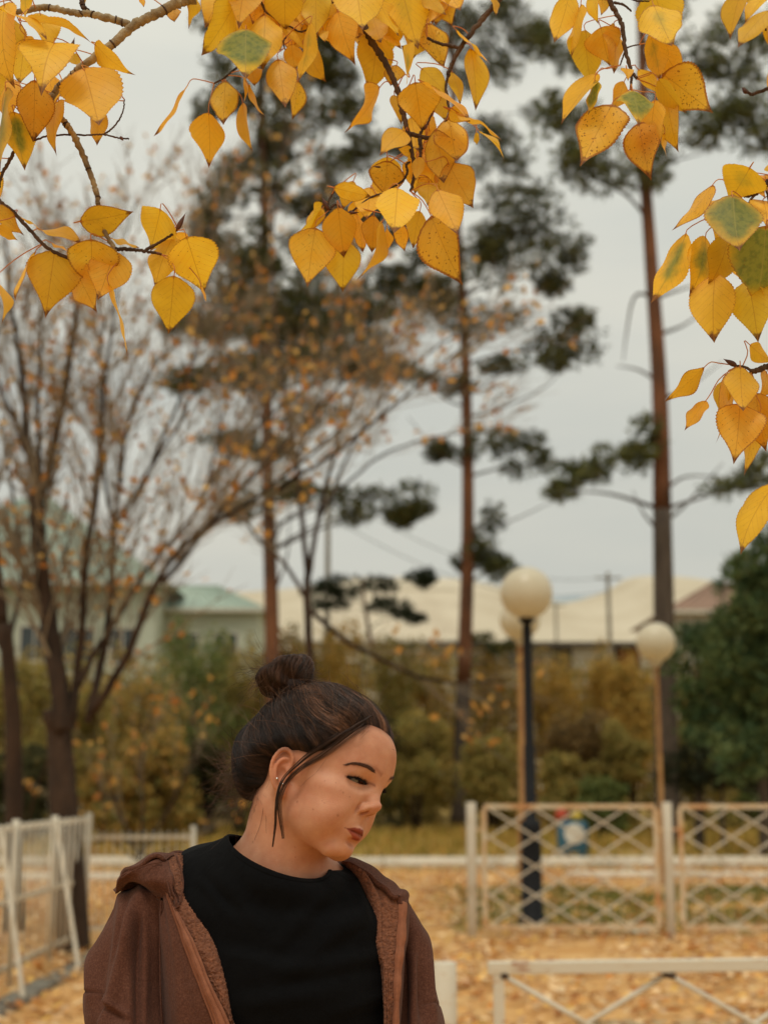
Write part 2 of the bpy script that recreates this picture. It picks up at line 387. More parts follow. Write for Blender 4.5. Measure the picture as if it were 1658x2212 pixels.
hip_house(1455, 1700, 80, 10, 1322, 1262, 1540, 1640, mat('white_plaster', lin(222, 214, 198), lin(206, 196, 178), .5, .9), M['roof_rust'], [(1500, 1370, 1.2, 1.4), (1560, 1370, 1.2, 1.4), (1640, 1370, 1.2, 1.4)],
    'white house with rusty red roof behind the dark pine, right edge', .6, 12)
# poles and wires
def pole(px, top, base_d, r, label, arms=()):
    P0 = G(px, 1690, base_d); e = empty('utility_pole', (P0[0], base_d, 0)); zt = Z(top, base_d)
    mb = MB(); tube(mb, [(P0[0], base_d, -.2), (P0[0], base_d, zt * .5), (P0[0], base_d, zt)], [r, r * .9, r * .75], 10); mb.build('pole', M['wood_grey'], e)
    for dz in arms:
        m2 = MB(); box(m2, (P0[0], base_d - r, zt - dz), (1.6, .1, .1)); m2.build('crossarm', M['wood_grey'], e)
        for k in (-.7, 0, .7):
            m3 = MB(); lathe(m3, [(0, 0), (.05, 0), (.06, .06), (.03, .12), (0, .13)], (P0[0] + k, base_d - r, zt - dz + .05), 8); m3.build('insulator', M['white_frame'], e)
    tag(e, label, 'pole'); return (P0[0], base_d, zt)
pa = pole(1325, 1236, 88, .16, 'grey utility pole standing alone above the long building', (.4,))
pb = pole(704, 1040, 66, .15, 'thin grey pole seen between the left and middle pines', (.4,))
pole(1208, 1300, 120, .14, 'short distant pole just right of the big globe lamp', (.3,))
M['wire'] = mat('black_wire', lin(90, 90, 84), rough=.6)
for k, (za, zb, lb) in enumerate([(pa[2] - .3, pb[2] - .3, 'upper'), (pa[2] - 1.2, pb[2] - 1.6, 'lower')]):
    A = np.array((pb[0], pb[1], zb)); B = np.array((pa[0], pa[1], za)); t = np.linspace(0, 1, 24)[:, None]
    P = A + (B - A) * t; P[:, 2] -= (4 * t * (1 - t) * 1.6).ravel(); mb = MB(); tube(mb, P, .02, 5)
    tag(mb.build('overhead_wire', M['wire']), f'{lb} overhead wire sagging across the grey sky between two utility poles', 'wire')
# ================================================================ fences and lamps
M['white_metal'] = mat('chipped_white_paint', lin(205, 196, 176), lin(188, 172, 146), 6, .55, .15, 60, contrast=(.45, .75))
M['rusty_paint'] = mat('rusty_white_paint', lin(210, 196, 168), lin(186, 124, 72), 4, .65, .25, 60, c3=lin(206, 172, 130), contrast=(.40, .72))
M['rust_heavy'] = mat('flaking_paint', lin(208, 200, 180), lin(150, 84, 40), 9, .6, .3, 70, c3=lin(206, 194, 170), contrast=(.52, .66), stretch=(.5, 1, 2.5))
M['dark_weld'] = mat('dark_weld', lin(70, 56, 44), rough=.8)

def cyl_post(e, x, y, h, r, m, name='post', cap=True):
    mb = MB(); tube(mb, [(x, y, -.1), (x, y, h * .5), (x, y, h)], [r, r, r], 16); o = mb.build(name, m, e)
    md = o.modifiers.new('edge', 'BEVEL'); md.width = .002; md.limit_method = 'ANGLE'; md.angle_limit = R(50)
    return o

# --- lattice fence in the middle distance: posts, framed panels with diamond lattice
e = empty('lattice_fence', (3.2, 14.3, 0)); FY = 14.3
tag(e, 'white metal fence of rusty framed diamond lattice panels around the black lamp post', 'fence')
def fx(px, d=FY): return G(px, 1850, d)[0]
posts = [fx(1018), fx(1443)]; step = posts[1] - posts[0]
ztop = Z(1733, FY)
for k in range(5):
    cyl_post(e, posts[0] + k * step, FY, ztop, .048, M['white_metal'])
pt, pb_ = Z(1742, FY), Z(2003, FY)
for k in range(4):
    xa = posts[0] + k * step + .125; xb = posts[0] + (k + 1) * step - .115; y = FY
    for (a, b, w_) in (((xa, y, pt), (xb, y, pt), .045), ((xa, y, pb_), (xb, y, pb_), .045), ((xa, y, pb_ + .023), (xa, y, pt - .023), .045), ((xb, y, pb_ + .023), (xb, y, pt - .023), .045)):
        mb = MB(); bar(mb, a, b, w_, .03, (0, 1, 0)); mb.build('frame_bar', M['rusty_paint'], e, False)
    for zz in (pt - .22, pb_ + .22):
        for s, xx in ((-1, xa), (1, xb)):
            mb = MB(); bar(mb, (xx + s * .0226, y, zz), (xx + s * .085, y, zz), .025, .02); mb.build('hinge_lug', M['rusty_paint'], e, False)
    # two diagonal families, clipped to the frame
    x0, x1, z0, z1 = xa + .02, xb - .02, pb_ + .02, pt - .02; sl = .62; stepx = .448
    for s in (1, -1):
        c = -4.0
        while c < 6:
            pts = []
            for t in ((x0, None), (x1, None), (None, z0), (None, z1)):
                if t[0] is not None: X_ = t[0]; Z_ = z0 + (X_ - (x0 + c)) * sl * s + (0 if s > 0 else (z1 - z0))
                else: Z_ = t[1]; X_ = (x0 + c) + (Z_ - z0 - (0 if s > 0 else (z1 - z0))) / (sl * s)
                if x0 - 1e-6 <= X_ <= x1 + 1e-6 and z0 - 1e-6 <= Z_ <= z1 + 1e-6: pts.append((X_, Z_))
            pts = sorted(set((round(a, 4), round(b, 4)) for a, b in pts))
            if len(pts) >= 2 and math.dist(pts[0], pts[-1]) > .08:
                mb = MB(); bar(mb, (pts[0][0], y + s * .006, pts[0][1]), (pts[-1][0], y + s * .006, pts[-1][1]), .019, .011)
                mb.build('lattice_bar', M['white_metal'], e, False)
            c += stepx

# --- near fence at the bottom right: round post, box rail, X bracing
e = empty('low_fence', (2.6, 6.2, 0)); NY = 6.25
tag(e, 'low white rail fence with flaking paint and large diagonal braces, nearest at the bottom right', 'fence')
nx = lambda px: G(px, 2100, NY)[0]
cyl_post(e, nx(960), NY, Z(2078, NY), .05, M['rust_heavy'])
cyl_post(e, nx(960) + 2.72, NY - .02, Z(2070, NY), .05, M['rust_heavy'])
zr0 = Z(2091, NY)
xa, xb = nx(1058), nx(1058) + 2.35
def rz(x): return zr0 + (x - xa) * .012
mb = MB(); bar(mb, (xa - .01, NY, rz(xa)), (xb, NY, rz(xb)), .052, .05); o = mb.build('top_rail', M['rust_heavy'], e, False)
md = o.modifiers.new('edge', 'BEVEL'); md.width = .004
for xx in (xa + .035, xb - .035):
    mb = MB(); bar(mb, (xx, NY, .1), (xx, NY, rz(xx) - .0265), .045, .045, (0, 1, 0)); o = mb.build('frame_post', M['rust_heavy'], e, False)
zt = rz(xa) - .03; wX = nx(1444) - nx(1085); zbm = zt - (Z(2098, NY) - Z(2313, NY))
mb = MB(); bar(mb, (xa + .06, NY, zbm - .03), (xb - .06, NY, zbm - .03), .045, .045); mb.build('bottom_rail', M['rust_heavy'], e, False)
for k in range(3):
    xs = xa + .058 + k * wX
    for sgn, p, q in ((-1, (xs, zt), (xs + wX, zbm)), (1, (xs + wX - .012, zt + .004), (xs, zbm))):
        a = np.array((p[0], NY + sgn * .0125, p[1])); b = np.array((q[0], NY + sgn * .0125, q[1]))
        mb = MB(); tube(mb, [a, (a + b) / 2, b], .0115, 10); mb.build('brace_rod', M['white_metal'], e)
        mb = MB(); lathe(mb, [(0, -.014), (.019, -.01), (.021, .004), (.014, .014), (0, .015)], a, 10); mb.build('weld', M['dark_weld'], e)

# second, X-crossing fence rods continue
# --- picket fence on the left running away from the camera
e = empty('picket_fence', (-2.85, 11.5, 0))
tag(e, 'white metal picket fence with slanted braces running away along the left edge', 'fence')
def fp(t):  # t metres from y=7
    y = 7.4 + t; return np.array([-2.86 + .012 * t + (.0 if y < 13 else (y - 13) * .03), y, 0])
H = 1.18
for k in range(0, 6):
    t = k * 1.25; p = fp(t); mb = MB(); tube(mb, [p + (0, 0, -.1), p + (0, 0, H + .04)], .03, 10); mb.build('post', M['white_metal'], e)
for k in range(5):
    a = fp(k * 1.25 + .032); b = fp((k + 1) * 1.25 - .032)
    for z_, nm in ((H - .02, 'top_rail'), (.62, 'middle_rail'), (.14, 'bottom_rail')):
        mb = MB(); bar(mb, a + (0, 0, z_), b + (0, 0, z_), .04, .03, (1, 0, 0)); mb.build(nm, M['white_metal'], e, False)
    n_ = 6
    for j in range(n_):
        q = a + (b - a) * (j + .5) / n_ + (.024, 0, 0); mb = MB(); tube(mb, [q + (0, 0, .1), q + (0, 0, H + .015)], .0115, 8); mb.build('picket', M['white_metal'], e)
for k, y in enumerate((8.9, 10.3, 12.0)):
    t = y - 7.4; p = fp(t + .35); q = p + np.array([.36, -.45, 0]); q[2] = .0
    mb = MB(); bar(mb, p + (.03, 0, H - .03), q, .036, .03, (1, 0, 0)); mb.build('brace', M['white_metal'], e, False)

# the fence turns the corner behind the trunk
e = empty('picket_fence', (-2.5, 14.3, 0))
tag(e, 'short white picket fence section between the dark forked trunk and the brown hood', 'fence')
for k in range(15):
    x = -3.02 + k * .075; y = 14.22 + k * .012; mb = MB(); tube(mb, [(x, y, .05), (x, y, 1.03)], .0065, 6); mb.build('picket', M['white_metal'], e)
for z_ in (.12, .97):
    mb = MB(); bar(mb, (-3.08, 14.19, z_), (-1.9, 14.37, z_), .035, .03, (0, 1, 0)); mb.build('rail', M['white_metal'], e, False)
for x in (-3.08, -1.88):
    mb = MB(); tube(mb, [(x, 14.2 + (x + 3.08) * .15, -.1), (x, 14.2 + (x + 3.08) * .15, 1.08)], .028, 10); mb.build('post', M['white_metal'], e)

# --- globe lamps
def opal():
    m = bpy.data.materials.new('opal_globe'); m.use_nodes = True; nt = m.node_tree; p = nt.nodes['Principled BSDF']
    p.inputs['Base Color'].default_value = lin(228, 222, 200); p.inputs['Roughness'].default_value = .28
    p.inputs['Specular IOR Level'].default_value = .4
    n = nt.nodes.new('ShaderNodeTexNoise'); n.inputs['Scale'].default_value = 5; r = nt.nodes.new('ShaderNodeValToRGB')
    r.color_ramp.elements[0].color = lin(230, 224, 202); r.color_ramp.elements[1].color = lin(220, 210, 184)
    tcn = nt.nodes.new('ShaderNodeTexCoord'); nt.links.new(tcn.outputs['Object'], n.inputs['Vector']); nt.links.new(n.outputs[0], r.inputs[0])
    nt.links.new(r.outputs[0], p.inputs['Base Color'])
    t = nt.nodes.new('ShaderNodeBsdfTranslucent'); t.inputs[0].default_value = lin(232, 226, 204); ms = nt.nodes.new('ShaderNodeMixShader'); ms.inputs[0].default_value = .35
    nt.links.new(p.outputs[0], ms.inputs[1]); nt.links.new(t.outputs[0], ms.inputs[2]); nt.links.new(ms.outputs[0], nt.nodes['Material Output'].inputs[0])
    return m
M['opal'] = opal()
M['black_paint'] = mat('black_pole_paint', lin(20, 21, 23), lin(26, 26, 28), 6, .6, .1, 40, spec=.2)
M['tan_paint'] = mat('tan_pole_paint', lin(176, 132, 76), lin(150, 104, 58), 3, .6, .1, 40)
def lamp(px, py, dia, d, m, label, thick=.045):
    c = G(px, py, d); r = dia / 2 / FPX * d; x, z = c[0], c[2]
    e = empty('globe_lamp', (x, d, 0))
    mb = MB(); th = np.linspace(-math.pi / 2 + .18, math.pi / 2, 24)
    lathe(mb, [(r * math.cos(a), r * math.sin(a)) for a in th], (x, d, z), 40); mb.build('globe', M['opal'], e)
    mb = MB(); zb = z - r
    lathe(mb, [(0, zb + .03), (.075, zb + .03), (.09, zb - .0), (.085, zb - .03), (.045, zb - .05), (.045, zb - .09), (0, zb - .09)], (x, d, 0), 20); mb.build('collar', M['opal'] if m is M['tan_paint'] else m, e)
    zp = zb - .09
    mb = MB(); h1 = .95
    lathe(mb, [(thick * .62, zp), (thick * .62, zp * .6), (thick * .75, zp * .6 - .02), (thick * .75, h1 + .12), (thick, h1 + .1)], (x, d, 0), 16); mb.build('pole', m, e)
    mb = MB(); lathe(mb, [(thick * .8, h1 + .16), (thick * 1.25, h1 + .14), (thick * 1.35, h1 + .06), (thick * 1.3, h1), (thick * 1.35, .12), (thick * 1.9, .08), (thick * 1.9, -.05)], (x, d, 0), 18); mb.build('base_sleeve', m, e)
    return tag(e, label, 'street lamp')
lamp(1136, 1281, 114, 15.65, M['black_paint'], 'tall street lamp with a large cream globe on a black pole behind the lattice fence', .085)
lamp(1122, 1338, 88, 20.6, M['tan_paint'], 'street lamp with cream globe on a tan pole, half hidden behind the black lamp', .07)
lamp(1415, 1387, 84, 21.2, M['tan_paint'], 'street lamp with cream globe on a tan pole, in front of the tall right pine')

# --- blue bin with a white disc, red and yellow toppings
d = 27.6; c = G(1236, 1805, d); s = d / FPX
e = empty('blue_bin', (c[0], d, 0))
M['blue'] = mat('blue_paint', lin(58, 104, 122), lin(44, 84, 100), 3, .5)
M['disc'] = mat('white_disc_paint', lin(214, 208, 192), rough=.5)
M['red'] = mat('red_paint', lin(168, 66, 40), rough=.6); M['yellow'] = mat('yellow_paint', lin(196, 170, 72), rough=.6)
hb = Z(1774, d); hw = 32 * s
mb = MB(); lathe(mb, [(hw * .92, -.02), (hw, .04), (hw * 1.02, hb * .5), (hw, hb - .05), (hw * .8, hb), (0, hb + .01)], (c[0], d, 0), 28); mb.build('body', M['blue'], e)
mb = MB(); zz = Z(1800, d); rr = 21 * s
a = np.linspace(-1, 1, 25)
ring = [(c[0] + rr * math.cos(q), d - math.sqrt(max(0, (hw * 1.03) ** 2 - (rr * math.cos(q)) ** 2)) - .012, zz + rr * math.sin(q)) for q in np.linspace(0, 2 * math.pi, 28, endpoint=False)]
mb.add([(c[0], d - hw * 1.03 - .03, zz)] + ring, None, [(0, 1 + k, 1 + (k + 1) % 28) for k in range(28)]); mb.build('disc', M['disc'], e)
for nm, px, py, r_, m in (('red_ball', 1212, 1758, 15, 'red'), ('yellow_ball', 1243, 1760, 13, 'yellow')):
    q = G(px, py, d); mb = MB(); rr = r_ * s
    lathe(mb, [(rr * math.cos(t), rr * math.sin(t) * .9) for t in np.linspace(-math.pi / 2, math.pi / 2, 12)], (q[0], d, q[2] - .03), 16); mb.build(nm, M[m], e)
tag(e, 'small blue drum-shaped bin with white disc and red and yellow tops beyond the fence', 'bin')
# pale scrap lying on the leaves in front of the lattice fence
q = ground(1375, 2020); mb = MB(); n_ = 14
V = []; 
for i_ in range(n_):
    for j_ in range(n_):
        u, v = i_ / (n_ - 1) - .5, j_ / (n_ - 1) - .5
        V.append((q[0] + u * .22, q[1] + v * .2, .03 + .045 * max(0, noise.noise(Vector((u * 7, v * 7, 1))) + .4) * (1 - 2 * max(abs(u), abs(v)) * .6)))
ii = np.arange(n_ - 1)[:, None] * n_ + np.arange(n_ - 1)[None]
mb.add(V, np.stack([ii, ii + n_, ii + n_ + 1, ii + 1], -1).reshape(-1, 4))
o = mb.build('paper_scrap', mat('pale_paper', lin(188, 196, 176), rough=.8)); o.modifiers.new('thick', 'SOLIDIFY').thickness = .003
tag(o, 'crumpled pale green paper scrap on the leaves in front of the lattice fence', 'paper')
# ================================================================ trees and bushes
M['pine_bark'] = mat('red_pine_bark', lin(128, 84, 56), lin(78, 56, 42), 1.6, .95, .5, 14, c3=lin(108, 70, 46), stretch=(1, 1, .35))
M['pine_bark_low'] = mat('dark_pine_bark', lin(66, 56, 48), lin(92, 80, 68), 3, .95, .6, 14, stretch=(1, 1, .3))
M['needles'] = mat('needles', (1, 1, 1, 1), rough=.7, attr=True, spec=.15)
M['bark'] = mat('grey_brown_bark', lin(70, 52, 38), lin(40, 31, 24), 5, .95, .5, 30, stretch=(1, 1, .4))
M['twig'] = mat('grey_twig', lin(148, 134, 110), lin(114, 100, 80), 4, .9)
M['pale_twig'] = mat('pale_twig', lin(158, 142, 122), lin(124, 108, 90), 4, .9)
M['small_leaf'] = mat('small_leaf', (1, 1, 1, 1), rough=.7, attr=True, trans=.35, spec=.2)

def tinted(name, V, Fs, C, smooth=False):
    me = mesh_np(name, V, Fs, smooth); at = me.color_attributes.new('tint', 'FLOAT_COLOR', 'POINT')
    at.data.foreach_set('color', np.concatenate([C, np.ones((len(C), 1))], 1).astype(np.float32).ravel()); return me

def needle_mesh(name, clumps, cols, per=1.0, ln=.22, wd=.024):
    """clumps: (centre, radii, n) -> needle tufts; every tuft a fan of thin blades pointing out and up"""
    VV, CC = [], []
    for c, r, n in clumps:
        n = int(n * per)
        q = rng.normal(0, 1, (n, 3)); q /= np.linalg.norm(q, axis=1)[:, None]; rad = rng.uniform(.15, 1, (n, 1)) ** .6
        p = np.asarray(c) + q * rad * np.asarray(r)
        # tufts: keep the tufts that a noise field allows, so the clump breaks up
        col = np.array(cols)[rng.integers(0, len(cols), n), :3] * rng.uniform(.7, 1.25, (n, 1))
        for k in range(6):
            d = q * .6 + rng.normal(0, .6, (n, 3)) + (0, 0, .35); d /= np.linalg.norm(d, axis=1)[:, None]
            s = np.cross(d, rng.normal(0, 1, (n, 3))); s /= np.linalg.norm(s, axis=1)[:, None]
            L_ = ln * rng.uniform(.6, 1.1, (n, 1))
            VV.append(np.stack([p - s * wd, p + s * wd, p + d * L_], 1)); CC.append(np.repeat(col, 3, 0))
    V = np.concatenate(VV); C = np.concatenate(CC)
    return tinted(name, V.reshape(-1, 3), np.arange(len(V) * 3).reshape(-1, 3), C)

PG = [lin(92, 92, 50), lin(72, 78, 44), lin(108, 104, 58), lin(62, 68, 42)]
PGL = [lin(118, 120, 74), lin(100, 106, 64), lin(90, 98, 58)]
def clump_set(lst, d, dd, dens=170):
    out = []
    for cx, cy, rx, ry in lst:
        s = d / FPX; n0 = max(3, int(rx * ry / 560))
        for _ in range(n0):
            a = rng.uniform(0, 2 * np.pi); q = math.sqrt(rng.uniform(0, 1)) * .85
            px, py = cx + math.cos(a) * q * rx * 1.2, cy + math.sin(a) * q * ry * 1.25; dz = rng.uniform(-1, 1) * max(rx * s * .8, .4)
            out.append((G(px, py, d + dz), (rng.uniform(.35, .75) * rx * s + .15, rng.uniform(.3, .7) + .1, rng.uniform(.3, .65) * ry * s + .1), dens * rng.uniform(.5, 1.5)))
    return out

def pine(trunk, d, r0, lst, label, cols=PG, limbs=(), bands=None, dens=60, low=0.25, name='pine_tree', ln=.24):
    P = np.array([G(px, py, d) for px, py in trunk]); P[0] = (P[0][0], d, -.15)
    e = empty(name, (P[0][0], d, 0)); S = spline(P, 40); h = (S[:, 2] - S[0, 2]) / (S[-1, 2] - S[0, 2])
    rr = r0 * (1 - .72 * h) * (1 + .35 * np.exp(-h * 40))
    k = max(3, int(low * 40))
    mb = MB(); tube(mb, S[k - 1:], rr[k - 1:], 14); mb.build('trunk', M['pine_bark'], e)
    mb = MB(); tube(mb, S[:k], rr[:k] * 1.01, 14); mb.build('lower_trunk', M['pine_bark_low'], e)
    cl = clump_set(lst, d, 0, dens); zs = S[:, 2]; done = []
    for c, r, n in cl:
        # a limb from the trunk below to the clump
        if any(np.linalg.norm(c - q) < 1.1 for q in done): continue
        done.append(c); hd = math.hypot(c[0] - S[-1, 0], c[1] - d)
        z0 = c[2] - .22 * hd + rng.uniform(-.2, .2); j = int(np.argmin(abs(zs - z0))); a = S[j]
        m_ = (a + c) / 2 + (0, 0, .12 * hd * .4) + rng.normal(0, .1, 3)
        mb = MB(); r_ = rr[j] * .26; tube(mb, spline([a, m_, c], 9), np.linspace(max(r_, .025), .012, 9), 6); mb.build('limb', M['pine_bark_low'], e)
    for lm in limbs:
        Q = np.array([G(px, py, d + (q * .1)) for q, (px, py) in enumerate(lm)]); mb = MB(); tube(mb, spline(Q, 12), np.linspace(.05, .012, 12), 6); mb.build('bare_limb', M['pine_bark_low'], e)
    tag(link('crown', needle_mesh('crown', cl, cols, 1.0, ln), e, M['needles']), kind='stuff')
    return tag(e, label, 'pine tree')

pine([(992, 1785), (1000, 1500), (1010, 1150), (1004, 760), (985, 450), (975, 100), (965, -120)], 47, .27,
     [(1080, 60, 70, 80), (1050, 150, 80, 60), (960, 60, 70, 60), (1110, 260, 50, 40), (1120, 390, 70, 60), (1180, 480, 90, 55), (1090, 520, 90, 50), (1200, 560, 55, 50),
      (1140, 610, 60, 30), (1190, 735, 95, 50), (1130, 785, 70, 35), (1050, 690, 70, 45), (1240, 700, 45, 35), (900, 650, 90, 45), (970, 640, 70, 40), (830, 600, 60, 40), (1020, 560, 60, 40),
      (930, 540, 60, 40), (1090, 975, 80, 38), (1140, 1000, 40, 26), (960, 990, 60, 22), (1060, 1160, 38, 48), (1035, 1235, 48, 46), (950, 820, 60, 26), (860, 500, 50, 40), (1040, 330, 50, 50), (900, 330, 60, 50), (1060, 1200, 34, 30), (1080, 1390, 50, 14)],
     'tall pine in the middle, dark needle clumps mostly right of its slender trunk',
     limbs=[[(1010, 900), (1060, 890), (1170, 840), (1220, 790)], [(1008, 880), (960, 860), (900, 800)], [(1008, 1010), (950, 980), (880, 900)], [(1012, 1140), (1090, 1130), (1220, 1070)], [(1006, 1440), (1050, 1430), (1100, 1440)]], low=.2, dens=85)
pine([(590, 1790), (588, 1400), (578, 1000), (572, 500), (560, 100), (555, -150)], 43, .26,
     [(515, 60, 70, 80), (590, 20, 60, 60), (680, 130, 70, 60), (640, 270, 80, 60), (500, 420, 55, 60), (690, 420, 60, 40), (520, 620, 80, 60), (620, 690, 90, 55), (700, 740, 90, 50), (430, 800, 80, 40),
      (770, 780, 70, 45), (840, 790, 70, 35), (560, 790, 70, 40), (500, 960, 60, 36), (545, 1095, 65, 26), (690, 1060, 80, 34), (810, 1080, 90, 36), (890, 1115, 40, 18), (610, 560, 60, 40), (560, 330, 70, 50),
      (560, 200, 70, 50), (750, 660, 60, 36), (380, 700, 50, 36), (660, 900, 60, 26), (760, 60, 70, 70), (760, 200, 60, 60), (760, 330, 60, 50), (800, 440, 60, 40), (440, 560, 50, 40), (600, 460, 60, 40), (700, 540, 60, 36), (460, 700, 60, 40), (560, 980, 60, 26), (470, 230, 40, 50), (620, 800, 90, 40), (700, 640, 90, 50), (560, 700, 70, 50), (480, 500, 50, 50), (760, 700, 70, 40)],
     'pine with a reddish trunk left of the middle, its crown tangled with twigs', limbs=[[(585, 1180), (620, 1120), (700, 1080)], [(588, 1290), (620, 1200), (625, 1100)]], low=.12, dens=105)
pine([(1442, 1800), (1436, 1500), (1430, 1150), (1424, 850), (1405, 560), (1393, 380), (1385, 100), (1375, -150)], 34, .30,
     [(1180, 100, 38, 36), (1215, 130, 40, 30), (1240, 265, 80, 45), (1320, 365, 95, 42), (1260, 330, 60, 40), (1200, 230, 40, 30), (1480, 105, 60, 50), (1560, 150, 60, 45), (1600, 275, 90, 50), (1530, 235, 70, 40),
      (1500, 320, 60, 28), (1590, 60, 60, 50), (1640, 180, 50, 70), (1345, 1000, 60, 32), (1260, 1022, 60, 26), (1210, 1040, 40, 20), (1385, 960, 36, 46), (1590, 1050, 60, 26), (1640, 1030, 40, 30), (1430, 30, 60, 50), (1400, 340, 50, 40), (1420, 240, 40, 40)],
     'tall pine on the right with a bare orange-brown trunk and needles only near the top', PGL + PG[:2],
     limbs=[[(1395, 470), (1350, 420), (1270, 380), (1210, 330)], [(1400, 380), (1450, 350), (1520, 330)], [(1412, 640), (1370, 640), (1352, 720), (1345, 780)], [(1425, 640), (1470, 625), (1520, 610)],
            [(1430, 720), (1480, 700), (1530, 660)], [(1432, 860), (1480, 840), (1560, 780)], [(1432, 1060), (1480, 1030), (1560, 1030)], [(1428, 830), (1380, 800), (1330, 790)], [(1432, 1130), (1480, 1090), (1560, 1000)], [(1424, 1150), (1390, 1110), (1365, 1060)]], low=.33, dens=46)
# thin sparse drooping twig on the left of the right pine is part of its limb set above
pine([(840, 1770), (835, 1500), (800, 1380), (780, 1250)], 52, .16, [(760, 1275, 95, 16), (860, 1255, 50, 18), (700, 1300, 40, 12), (830, 1310, 40, 12), (880, 1330, 40, 10), (720, 1262, 50, 14), (905, 1250, 24, 12)],
     'small leaning pine whose flat dark branch spreads just above the woman', [lin(60, 70, 44), lin(50, 58, 38)], low=.5, dens=55)
for k, (tx, lst, d, lb) in enumerate([
    (1650, [(1640, 1220, 60, 50), (1600, 1300, 60, 50), (1650, 1330, 60, 60), (1600, 1430, 80, 55), (1655, 1470, 60, 60), (1620, 1540, 80, 60), (1690, 1250, 60, 90), (1700, 1420, 70, 100), (1650, 1620, 80, 60), (1690, 1560, 60, 60)], 27, 'big bushy pine cut off by the right edge of the photo'),
    (1510, [(1520, 1370, 40, 30), (1500, 1420, 45, 50), (1540, 1400, 50, 50), (1530, 1480, 65, 50), (1490, 1500, 34, 40), (1560, 1560, 70, 45), (1510, 1590, 50, 40), (1580, 1480, 50, 50)], 31, 'young pine directly right of the tall bare trunk'),
    (1560, [(1540, 1660, 90, 36), (1600, 1680, 80, 34), (1640, 1650, 60, 40), (1500, 1680, 50, 24)], 30, 'low dark pine bush under the young pines on the right')]):
    t0 = lst[0]; pine([(tx, 1850 - k * 10), (tx - 3, 1600), (tx - 6, max(t0[1], 1300) if k < 2 else 1650)], d, .12 if k < 2 else .06, lst, lb, [lin(86, 104, 62), lin(66, 86, 54), lin(106, 118, 72)] if k < 2 else [lin(44, 50, 34), lin(52, 54, 36)], low=.5, dens=62, ln=.2)

# ---------------------------------------------------------------- leafy bushes
def leaf_blob(name, clumps, cols, size=.07):
    VV, CC = [], []
    for c, r, n in clumps:
        n = int(n); q = rng.normal(0, 1, (n, 3)); q /= np.linalg.norm(q, axis=1)[:, None]; p = np.asarray(c) + q * rng.uniform(.2, 1, (n, 1)) ** .5 * np.asarray(r)
        u = rng.normal(0, 1, (n, 3)); u /= np.linalg.norm(u, axis=1)[:, None]; v = np.cross(u, rng.normal(0, 1, (n, 3))); v /= np.linalg.norm(v, axis=1)[:, None]
        s = size * rng.uniform(.6, 1.3, (n, 1))
        VV.append(np.stack([p - u * s, p + v * s * .45, p + u * s, p - v * s * .45], 1))
        CC.append(np.repeat(np.array(cols)[rng.integers(0, len(cols), n), :3] * rng.uniform(.65, 1.25, (n, 1)), 4, 0))
    V = np.concatenate(VV); return tinted(name, V.reshape(-1, 3), np.arange(len(V) * 4).reshape(-1, 4), np.concatenate(CC))

BC = dict(olive=[lin(160, 144, 76), lin(136, 128, 68), lin(180, 154, 84)], yellow=[lin(206, 164, 78), lin(184, 148, 72), lin(160, 138, 68)], brown=[lin(132, 108, 68), lin(112, 94, 60), lin(156, 124, 72)],
          green=[lin(118, 132, 74), lin(102, 116, 66), lin(140, 140, 76)], dark=[lin(72, 74, 44), lin(84, 78, 46)], mix=[lin(158, 132, 68), lin(130, 122, 64), lin(190, 148, 74)])
BL = dict(olive='olive green bush', yellow='yellow autumn bush', brown='brown half-bare bush', green='green leafy bush', dark='dark green bush', mix='mottled olive and yellow bush')
def bush(px, top, wpx, d, kind, label, n=5000, name='bush'):
    s = d / FPX; x = X(px, d); zt = Z(top, d); w_ = wpx * s / 2; e = empty(name, (x, d, 0)); cl = []
    for _ in range(30):
        t = rng.uniform(0, 1); z = .25 + (zt - .25) * t ** .8; ww = w_ * (1 - .55 * t ** 2) * math.sqrt(rng.uniform(0, 1)); a = rng.uniform(0, 6.28)
        cl.append(((x + math.cos(a) * ww, d + math.sin(a) * w_ * .8 * (1 - .5 * t), z), (w_ * rng.uniform(.2, .5), w_ * .36, zt * rng.uniform(.07, .2)), n / 26))
    for k in range(7):
        a = rng.uniform(0, 6.28); q = rng.uniform(.2, .8); mb = MB()
        tube(mb, spline([(x + math.cos(a) * .1, d + math.sin(a) * .1, -.05), (x + math.cos(a) * w_ * q * .5, d + math.sin(a) * w_ * q * .5, zt * .45), (x + math.cos(a) * w_ * q, d + math.sin(a) * w_ * q, zt * rng.uniform(.8, 1.02))], 7), np.linspace(.035, .008, 7), 5)
        mb.build('stem', M['bark'], e)
    tag(link('foliage', leaf_blob('foliage', cl, BC[kind], .085), e, M['small_leaf']), kind='stuff')
    return tag(e, label, 'bush', 'bushes in the belt beyond the grass')

